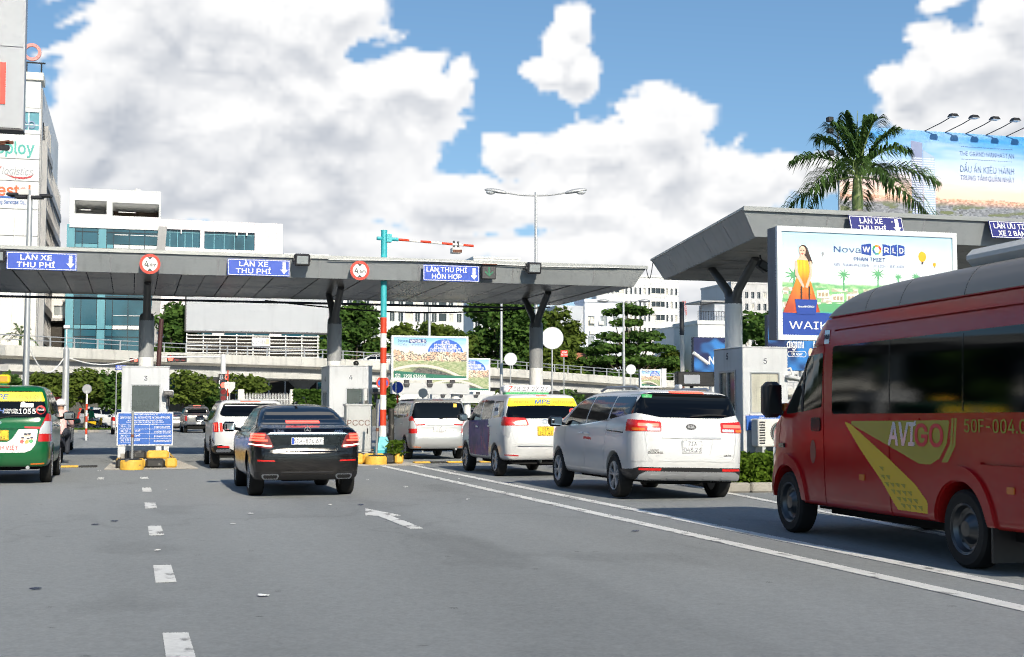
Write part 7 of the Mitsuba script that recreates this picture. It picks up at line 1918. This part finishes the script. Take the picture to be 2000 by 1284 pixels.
c.decal('third_brake_light', 'rear', [(-.30, 1.685), (.30, 1.685), (.28, 1.712), (-.28, 1.712)], 'brake_lit', e=.012, **LIT)
c.decal('chrome_strip', 'rear', [(-.50, .975), (.50, .975), (.48, 1.0), (0, 1.015), (-.48, 1.0)], 'alloy', r=.005, e=.016)
c.decal('bumper_trim', 'rear', [(-1.02, .29), (1.02, .29), (1.02, .44), (.84, .52), (-.84, .52), (-1.02, .44)], 'black', r=.02, e=.007)
c.decal('skid_plate', 'rear', [(-.86, .315), (.86, .315), (.84, .40), (.74, .455), (-.74, .455), (-.84, .40)], 'alloy_paint', r=.03, e=.03)
for u in (-.60, -.30, 0, .30, .60): c.decal('skid_rib', 'rear', [(u - .12, .335), (u + .12, .335), (u + .10, .385), (u + .07, .405), (u - .07, .405), (u - .10, .385)], 'alloy_paint', r=.02, e=.045)
c.pair('reflector', 'rear', [(.52, .465), (.86, .47), (.84, .505), (.50, .505)], 'lamp_red', r=.01, e=.012)
c.plate(0, .845, .33, .20, ['71A', '048.23'])
k = c.stick('emblem', extrude(ellipse(0, 0, .085, .045), .008), (0, 1.155), 'rear', 'dark_steel', e=.004)
c.rear_text('KIA', 0, 1.155, .04, 'alloy', k, width=.10, e=.014)
c.rear_text('SEDONA', -.60, .745, .035, 'dark_steel', width=.24); c.rear_text('GRAND', -.62, .785, .018, 'dark_steel', width=.14); c.rear_text('GATH', .60, .715, .028, 'dark_steel', width=.12)
p = c.surf('rear', .3, 1.32)
obj('wiper', tube([(p[0] - .03, 0, 1.315), (p[0] - .012, -.3, 1.345), (p[0] - .005, -.62, 1.345)], .012, 6), 'black', c.key)
c.decal('rail_slot', 'left', [(-1.98, 1.035), (-1.22, 1.06), (-1.22, 1.078), (-1.98, 1.055)], 'black', e=.004)
c.decal('side_sticker', 'left', [(-.42, .90), (-.02, .91), (-.02, .95), (-.42, .94)], 'print_red', r=.01, e=.004)
c.decal('rear_sticker', 'rear', [(-.74, 1.60), (-.58, 1.60), (-.58, 1.65), (-.74, 1.65)], 'print_green', e=.007, lim=-1.75)
c.mirror(1.15, 1.13, 'paint_white', 1.1, black=True); c.handle(-.22, 1.0, w=.2); c.handle(.14, 1.0, w=.2)
obj('antenna_fin', mv(cbox(-.12, .1, -.03, .03, 0, .075, .02), -1.9, 0, 1.755), 'paint_white', c.key)
for s in (-1, 1):
    obj('roof_rail', tube([(-1.75, s * .61, 1.735), (-1.6, s * .615, 1.78), (-.2, s * .615, 1.79), (.1, s * .61, 1.735)], .022, 8), 'alloy', c.key, 40)
c.pair('mud_flap', 'rear', [(.72, .12), (.94, .12), (.94, .32), (.72, .32)], 'black', e=.0, lim=-2.0)
mat('alloy_paint', (.36, .37, .38), .35, .5)
c.finish('paint_white')
# ---- red passenger van
f0 = (7.34,14.01)
BAZ = 3.1
a = math.radians(BAZ)
loc = (f0[0] - 2.1 * math.sin(a) + .93 * math.cos(a), f0[1] - 2.1 * math.cos(a) - .93 * math.sin(a), 0)
c = Car('red_van', 'tall red passenger van with a grey roof and yellow side lettering at the right edge', loc, BAZ,
    [(-3.05, .36), (-3.1, .5), (-3.1, 2.5), (-2.95, 2.72), (-2.6, 2.76), (-.2, 2.75), (.6, 2.68), (.95, 2.56), (1.25, 2.38), (2.22, 1.42), (2.75, 1.18), (3.0, 1.0), (3.08, .75), (3.05, .45), (2.95, .30)],
    [(-3.1, 0), (-3.1, .85), (-3.0, 1.0), (-2.7, 1.015), (1.3, 1.015), (2.3, .99), (2.78, .86), (2.98, .6), (3.08, 0)],
    [(0, .32), (.94, .32), (1.0, .40), (1.018, .7), (1.018, 1.3), (1.0, 1.8), (.985, 2.08), (.935, 2.36), (.87, 2.56), (.74, 2.71), (.5, 2.765), (0, 2.775)],
    k=(.10, .12), cell=.05, belt=(1.3, 2.2), plan_top=[(-3.1, 0), (-3.1, .85), (-3.0, 1.0), (-2.7, 1.015), (.8, 1.015), (1.5, .97), (2.1, .82), (2.35, .6), (2.45, 0)], cat='van')
for l in ([(1.12, 2.12), (1.12, 1.35), (1.10, .36)], [(1.12, 2.12), (1.66, 2.1), (2.2, 1.40)], [(2.25, 1.35), (2.36, .98)], [(2.6, 2.3), (-3, 2.28)][1:] + [(.9, 2.26)], [(-.32, 1.33), (-.32, .36)], [(-.9, 1.33), (-.92, .9)], [(2.3, .94), (-3.05, .94)][1:] + [(-1.9, .94)], [(1.3, 2.40), (-3.05, 2.42)]): c.grooves(l, w=.02, depth=.03)
c.wheels(-1.57, 2.1, .35, .96, .22, rim='alloy_dark', style='steel', arch=.07)
for v in ('left', 'right'):
    for x in (2.1, -1.57):
        c.decal('arch_flare', v, ellipse(x, .38, .53, .53, 44).difference(ellipse(x, .36, .425, .425, 44)).intersection(sbox(x - 1, .40, x + 1, 2)), 'paint_red', e=.028, lim=.5)
c.pair('side_window', 'side', [(1.66, 2.0), (1.14, 2.03), (1.16, 1.44), (1.64, 1.39), (2.12, 1.36), (1.84, 1.72)], 'car_glass', r=.03, e=.005)
c.pair('window_divider', 'side', [(1.60, 2.02), (1.65, 2.02), (1.67, 1.39), (1.62, 1.39)], 'black', e=.012)
c.pair('side_window', 'side', [(.90, 2.09), (.90, 1.365), (-3.0, 1.385), (-3.0, 2.11)], 'car_glass', r=.04, e=.006)
for x in (-.34, -1.65): c.pair('window_divider', 'side', [(x - .012, 2.085), (x + .012, 2.085), (x + .012, 1.39), (x - .012, 1.39)], 'blackgloss', e=.009)
c.decal('roof_shell', 'left', [(1.32, 2.42), (-3.2, 2.44), (-3.2, 3), (.4, 3), (1.05, 2.6)], 'paint_grey_roof', e=.006, lim=0)
c.decal('roof_shell', 'right', [(1.32, 2.42), (-3.2, 2.44), (-3.2, 3), (.4, 3), (1.05, 2.6)], 'paint_grey_roof', e=.006, lim=0)
for x in (.25, -.45, -1.6): c.pair('roof_seam', 'side', [(x, 2.43), (x + .01, 2.43), (x + .02, 3), (x + .01, 3)], 'black', e=.008, lim=.0)
c.decal('windshield', 'front', [(-.86, 1.48), (.86, 1.48), (.74, 2.36), (-.74, 2.36)], 'car_glass', r=.08, lim=.9)
c.decal('headlight', 'left', [(2.35, .98), (2.85, .95), (3.1, .85), (3.1, .72), (2.85, .76)], 'lamp_clear', r=.03, e=.006)
SC = 'left'
c.decal('side_graphic', SC, [(.6, 1.29), (-1.42, 1.31), (-1.37, 1.10), (-1.24, .96), (-1.08, .90), (-.88, .90), (-.55, .99), (.09, 1.16)], 'decal_olive', r=.02, e=.003)
c.decal('side_graphic', SC, [(.63, 1.29), (.47, 1.255), (-.28, .94), (-.8, .70), (-1.0, .56), (-1.06, .44), (-.46, .44), (-.15, .71), (.28, 1.01)], 'decal_yellow', r=.01, e=.004)
for d in (0, .05): c.decal('side_stripe', SC, [(-1.46 - d, 1.33), (-1.49 - d, 1.33), (-1.46 - d, 1.08), (-1.33 - d, .93), (-1.28 - d, .93), (-1.43 - d, 1.10)], 'decal_olive', e=.003)
tri_ = [(a_, b_) for b_, n_ in ((.80, 1), (.72, 2), (.65, 4), (.585, 4), (.52, 4), (.46, 4)) for a_ in range(n_)]
for a_, b_ in tri_:
    x0 = {.80: -.12, .72: -.14, .65: -.22, .585: -.34, .52: -.44, .46: -.52}[b_] - a_ * .105
    c.stick('triangle_mark', extrude(rpoly([(0, .045), (.085, .045), (.085, 0)]), .001), (x0, b_), 'left', 'decal_olive', e=.006)
c.stick('lettering', text('AVI', .215, True, width=.50, slant=.1), (-.56, 1.175), 'left', 'lamp_clear', e=.006)
c.stick('lettering', text('GO', .20, True, width=.50), (-1.07, 1.17), 'left', 'print_red', e=.006)
c.stick('lettering', text("'", .10, True), (-.83, 1.25), 'left', 'lamp_clear', e=.006)
c.stick('registration', text('50F-004.01', .115, False, width=1.02), (-2.18, 1.265), 'left', 'decal_olive', e=.004)
c.stick('roof_plate', extrude(rpoly([(-.06, -.075), (.06, -.075), (.06, .075), (-.06, .075)], .01), .002), (1.06, 2.2), 'left', 'lamp_clear', e=.006)
c.stick('lettering', text('NM', .05, True), (1.06, 2.2), 'left', 'print_dark', e=.009)
for x, z in ((.24, .72), (-2.35, .73)): c.stick('side_marker', extrude(rpoly([(-.05, -.03), (.05, -.03), (.05, .03), (-.05, .03)], .008), .01), (x, z), 'left', 'lamp_amber', e=.004)
c.stick('door_handle', extrude(rpoly([(-.11, -.075), (.11, -.075), (.11, .075), (-.11, .075)], .04), .012), (1.29, 1.25), 'left', 'blackgloss', e=.004)
c.stick('faded_crest', extrude(ellipse(0, 0, .07, .13), .001), (1.38, .95), 'left', 'decal_crest', e=.003)
mat('decal_crest', (.20, .03, .02), .4)
c.stick('door_handle', extrude(rpoly([(-.08, -.025), (.08, -.025), (.08, .025), (-.08, .025)], .02), .02), (2.22, 1.0), 'left', 'blackgloss', e=.004)
p = c.surf('left', 2.2, 1.36)
y = p[1]
k = obj('mirror', [mv(cbox(-.12, .10, 0, .22, -.20, .22, .06), 2.30, y + .0, 1.52), tube([(2.24, y - .1, 1.38), (2.30, y + .06, 1.38)], .04, 10)], 'black', c.key, 50)
obj('glass', mv(cbox(-.126, -.118, .03, .19, -.16, .18, .003), 2.30, y + .0, 1.52), 'blackgloss', k)
obj('indicator', mv(cbox(-.05, .05, -.03, .03, -.05, .05, .01), 2.24, y - .04, 1.44), 'lamp_amber', k)
c.decal('sill_trim', 'left', [(1.62, .30), (-1.1, .335), (-1.1, .375), (1.62, .345)], 'black', e=.004)
c.decal('mud_flap', 'left', [(-2.08, .05), (-2.02, .05), (-2.02, .5), (-2.08, .5)], 'black', e=0, lim=.5)
obj('mud_flap', box(-2.06, -2.03, .55, .98, .10, .5), 'black', c.key)
k = obj('roof_unit', cbox(-2.9, -1.1, -.62, .62, 2.74, 2.90, .06), 'offwhite', c.key)
c.finish('paint_red')
# ---------------------------------------------------------------- vehicles and riders in the distance
def dup_car(src, name, label, loc, az, swap, skip=('lettering', 'characters', 'emblem', 'star', 'sticker', 'registration', 'plate'), cat='car', scale=(1, 1, 1)):
    """A copy of a car part by part, in other paint and without its lettering."""
    t = thing(name, label, cat, loc, az)
    place[t] = place[t] @ np.diag([*scale, 1.0])
    for key in [k for k in scene if k.startswith(src + '__')]:
        tail = key[len(src):]
        if any(s in tail for s in skip): continue
        d = {k: v for k, v in scene[key].items() if k != 'emitter'}
        ref = d['bsdf']['id']
        d['bsdf'] = {'type': 'ref', 'id': swap.get(ref, ref)}
        scene[t + tail] = {**d, 'to_world': T4(place[t])}
    return t
mat('paint_darkblue', (.012, .016, .03), .28, .2, coat=1.0)
mat('paint_pewter', (.22, .22, .22), .3, .6, coat=1.0)
unlit = {'brake_lit': 'lamp_red'}
xy = (-0.38,89.38)
dup_car('black_sedan', 'white_sedan', 'white sedan beyond the junction left of the booth numbered 3', (*xy, 0), 0, {'paint_black': 'paint_white', 'lamp_dark_red': 'lamp_red', **unlit}, scale=(1, 1, 1.1))
xy = -1.83,112.82
dup_car('white_minivan', 'white_van', 'far white van behind the white sedan at the left', (*xy, 0), 60, unlit, scale=(.9, .9, 1.0), cat='van')
x, y = -0.91,116.71
t = thing('box_truck', 'cream box truck behind the white sedan at the left', 'truck', (x, y, 0), 0)
obj('box', cbox(-2.6, 1.6, -1.0, 1.0, .8, 2.75, .04), 'cream_wall', t)
obj('cab', cbox(1.65, 3.3, -.95, .95, .5, 2.2, .15), 'paint_white', t)
obj('chassis', box(-2.5, 3.0, -.5, .5, .45, .79), 'underbody', t)
for a in (-1.6, 2.4):
    for b in (-.85, .85): obj('wheel', mv(rot(trimesh.creation.cylinder(.42, .25, sections=20), 90, (1, 0, 0)), a, b, .42), 'rubber', t, 30)
s = np.argmin([np.hypot(*(fly(k)[:2] - (22.80,134.92))) for k in np.arange(0, S0[-1], 1.0)])
p, p2 = fly(s, 2.6, -.9), fly(s - 4, 2.6, -.9)
dup_car('white_suv', 'white_suv', 'white sport utility car driving left along the flyover', tuple(p), math.degrees(math.atan2(p2[0] - p[0], p2[1] - p[1])), {'black': 'dark_steel', **unlit})
xy = (-1.96,48.06)
dup_car('black_sedan', 'dark_sedan', 'dark blue sedan half hidden behind the right flank of the green taxi', (xy[0] - .98, xy[1] + 2.4, 0), 0, {'paint_black': 'paint_darkblue', **unlit})
xy = 19.59,79.68
dup_car('black_sedan', 'silver_sedan', 'silver sedan seen between the silver minivan and the white taxi', (*xy, 0), 78, {'paint_black': 'paint_silver', **unlit})
xy = 22.83,87.08
dup_car('white_suv', 'grey_suv', 'dark grey car behind the left flank of the white taxi', (*xy, 0), 80, {'paint_white': 'paint_pewter', **unlit})
xy = 2.90,101.07
dup_car('black_sedan', 'grey_sedan', 'dark sedan hidden left of the grey pickup truck', (*xy, 0), 0, {'paint_black': 'paint_pewter', **unlit})
# grey pickup truck
xy = (4.15,92.55)
c = Car('pickup_truck', 'grey pickup truck with a sport bar waiting at the far junction', (xy[0] + .1, xy[1] + 2.4, 0), -2,
    [(-2.5, .55), (-2.62, .6), (-2.62, 1.15), (-2.5, 1.22), (-1.0, 1.22), (-.85, 1.75), (-.6, 1.82), (.4, 1.82), (.7, 1.72), (1.4, 1.22), (2.4, 1.12), (2.62, .9), (2.62, .5), (2.5, .35), (-2.0, .40)],
    [(-2.63, 0), (-2.62, .7), (-2.5, .93), (0, .96), (2.0, .95), (2.5, .7), (2.63, 0)],
    [(0, .34), (.85, .34), (.95, .5), (.96, 1.0), (.93, 1.22), (.76, 1.72), (.6, 1.83), (0, 1.84)], k=(.06, .07), cell=.07, cat='pickup truck')
c.wheels(-1.6, 1.6, .40, .93, .26, arch=.06)
c.decal('rear_window', 'rear', [(-.66, 1.33), (.66, 1.33), (.58, 1.70), (-.58, 1.70)], 'car_glass', r=.05, lim=-.5)
c.pair('side_window', 'side', [(-.7, 1.25), (1.1, 1.22), (.5, 1.68), (-.6, 1.70)], 'car_glass', r=.05)
c.pair('tail_light', 'rear', [(.78, .82), (.95, .82), (.95, 1.16), (.78, 1.16)], 'lamp_red', r=.02, e=.01)
c.decal('tailgate_panel', 'rear', [(-.7, .80), (.7, .80), (.7, 1.16), (-.7, 1.16)], 'paint_pewter', r=.03, e=.012)
c.decal('bumper', 'rear', [(-.95, .56), (.95, .56), (.95, .74), (-.95, .74)], 'chrome', r=.03, e=.04)
c.plate(0, .66, .3, .14, [], x=c.L0 - .05)
obj('sport_bar', tube([(-1.1, -.8, 1.2), (-1.0, -.7, 1.62), (-1.0, .7, 1.62), (-1.1, .8, 1.2)], .06, 10), 'black', c.key, 40)
obj('roof_bar', tube([(-.7, -.55, 1.86), (-.7, .55, 1.86)], .05, 8), 'black', c.key, 40)
obj('roof_lamp', box(-.76, -.74, -.25, .25, 1.83, 1.88), 'brake_lit', c.key, **LIT)
c.finish('paint_pewter')
def rider(x, y, az, shirt, legs, helmet, label, bike_label, bike_paint='cloth_dark', standing=False, hood=False):
    """A motorbike and, astride it or beside it, its rider."""
    m = thing('motorbike', bike_label, 'motorbike', (x, y, 0), az)
    for a, n_ in ((-.62, 'wheel'), (.62, 'wheel')): obj(n_, mv(rot(trimesh.creation.torus(.25, .045, major_sections=24, minor_sections=8), 90, (1, 0, 0)), a, 0, .295), 'rubber', m, True)
    obj('frame', [tube([(-.62, 0, .30), (-.2, 0, .42), (.25, 0, .45), (.45, 0, .85)], .05, 8), tube([(.62, 0, .3), (.42, 0, .95)], .03, 8)], 'dark_steel', m)
    obj('fairing', cat_([trimesh.convex.convex_hull(np.array([(-.75, -.1, .62), (-.75, .1, .62), (-.1, -.14, .45), (-.1, .14, .45), (-.1, -.12, .72), (-.1, .12, .72), (-.85, -.06, .72), (-.85, .06, .72)])), trimesh.convex.convex_hull(np.array([(.3, -.16, .45), (.3, .16, .45), (.42, -.12, .98), (.42, .12, .98), (.52, 0, .5), (.5, 0, .95)]))]), bike_paint, m)
    obj('seat', cbox(-.72, .05, -.13, .13, .72, .80, .03), 'black', m)
    obj('handlebar', tube([(.34, -.34, 1.0), (.42, -.15, 1.02), (.42, .15, 1.02), (.34, .34, 1.0)], .018, 6), 'dark_steel', m)
    obj('headlight', mv(trimesh.creation.icosphere(1, .08), .52, 0, .88), 'lamp_clear', m, True)
    obj('tail_light', box(-.87, -.83, -.05, .05, .66, .72), 'lamp_red', m)
    off = (.0, .62) if standing else (0, 0)
    a = math.radians(az)
    px_, py_ = x + off[0] * math.sin(a) - off[1] * math.cos(a), y + off[0] * math.cos(a) + off[1] * math.sin(a)
    r = thing('person', label, 'person', (px_, py_, 0), az)
    if standing:
        hip, sh, hd = .92, 1.40, 1.62
        legsj = [[(0, s * .10, hip, .12), (.02, s * .11, .5, .085), (-.02, s * .11, .08, .06), (.10, s * .12, .05, .05)] for s in (-1, 1)]
        arms = [[(0, s * .20, sh, .075), (.02, s * .26, 1.12, .055), (.16, s * .24, .95, .045)] for s in (-1, 1)]
        tx = 0
    else:
        hip, sh, hd = .86, 1.32, 1.56
        legsj = [[(-.22, s * .10, hip, .125), (.20, s * .17, .78, .09), (.12, s * .18, .34, .065), (.26, s * .18, .30, .05)] for s in (-1, 1)]
        arms = [[(-.12, s * .20, sh, .08), (.08, s * .28, 1.10, .058), (.34, s * .30, 1.02, .045)] for s in (-1, 1)]
        tx = -.2
    obj('trousers', bone_body(legsj + [[(tx, -.08, hip, .13), (tx, .08, hip, .13)]]), legs, r, True)
    obj('jacket', bone_body([[(tx, 0, hip + .04, .165), (tx * .7, 0, (hip + sh) / 2, .17), (tx * .5, 0, sh, .15)], [(tx * .5, -.18, sh, .09), (tx * .5, .18, sh, .09)]] + arms), shirt, r, True)
    hx = tx * .4 + .03
    obj('head', bone_body([[(hx - .02, 0, sh + .08, .06), (hx, 0, hd - .03, .085), (hx + .02, 0, hd + .05, .095)], [(hx + .08, 0, hd - .02, .03), (hx + .10, 0, hd - .02, .018)]], .02), 'skin', r, True)
    hl = trimesh.creation.icosphere(2, .145)
    hl.vertices[:, 2] = np.maximum(hl.vertices[:, 2], -.05)
    obj('helmet', mv(hl, hx - .01, 0, hd + .05), helmet, r, True)
    if hood: obj('hat_brim', mv(ring(.10, .20, .02, 24), hx, 0, hd + .03), 'white', r)
    for s, ar in zip((-1, 1), arms):
        e = np.array(ar[-1][:3])
        obj('hand', bone_body([[(*e, .042), (*(e + (.07, 0, -.01)), .036)]] + [[(*(e + (.06, k, 0)), .015), (*(e + (.12, k, -.015)), .012), (*(e + (.13, k, -.05)), .010)] for k in (-.03, -.01, .01, .03)] + [[(*(e + (.02, -s * .03, 0)), .015), (*(e + (.07, -s * .06, -.01)), .012)]], .015), 'skin', r, True)
    return r
p = (-4.13,118.32)
rider(p[0], p[1], 60, 'cloth_red', 'cloth_red', 'sign_red', 'rider in red clothes and helmet on a motorbike by the striped sign post', 'motorbike under the rider in red', 'cloth_red')
p = (-2.56,104.86)
rider(p[0], p[1], 50, 'cloth_green', 'cloth_grey', 'teal', 'person in a green jacket and helmet standing beside a motorbike', 'pale yellow and black motorbike beside the person in green', 'decal_yellow', True)
p = (-2.50,125.65)
rider(p[0] + .3, p[1] + 2.5, 30, 'cloth_grey', 'cloth_dark', 'sign_white', 'rider in grey with a white helmet just left of the white sedan', 'dark motorbike under the rider in grey')
p = -1.85,37.96
rider(p[0], p[1], 0, 'cloth_pink', 'cloth_dark', 'sign_white', 'rider in a pink jacket and white hat ahead of the dark blue sedan', 'motorbike under the rider in pink', hood=True)
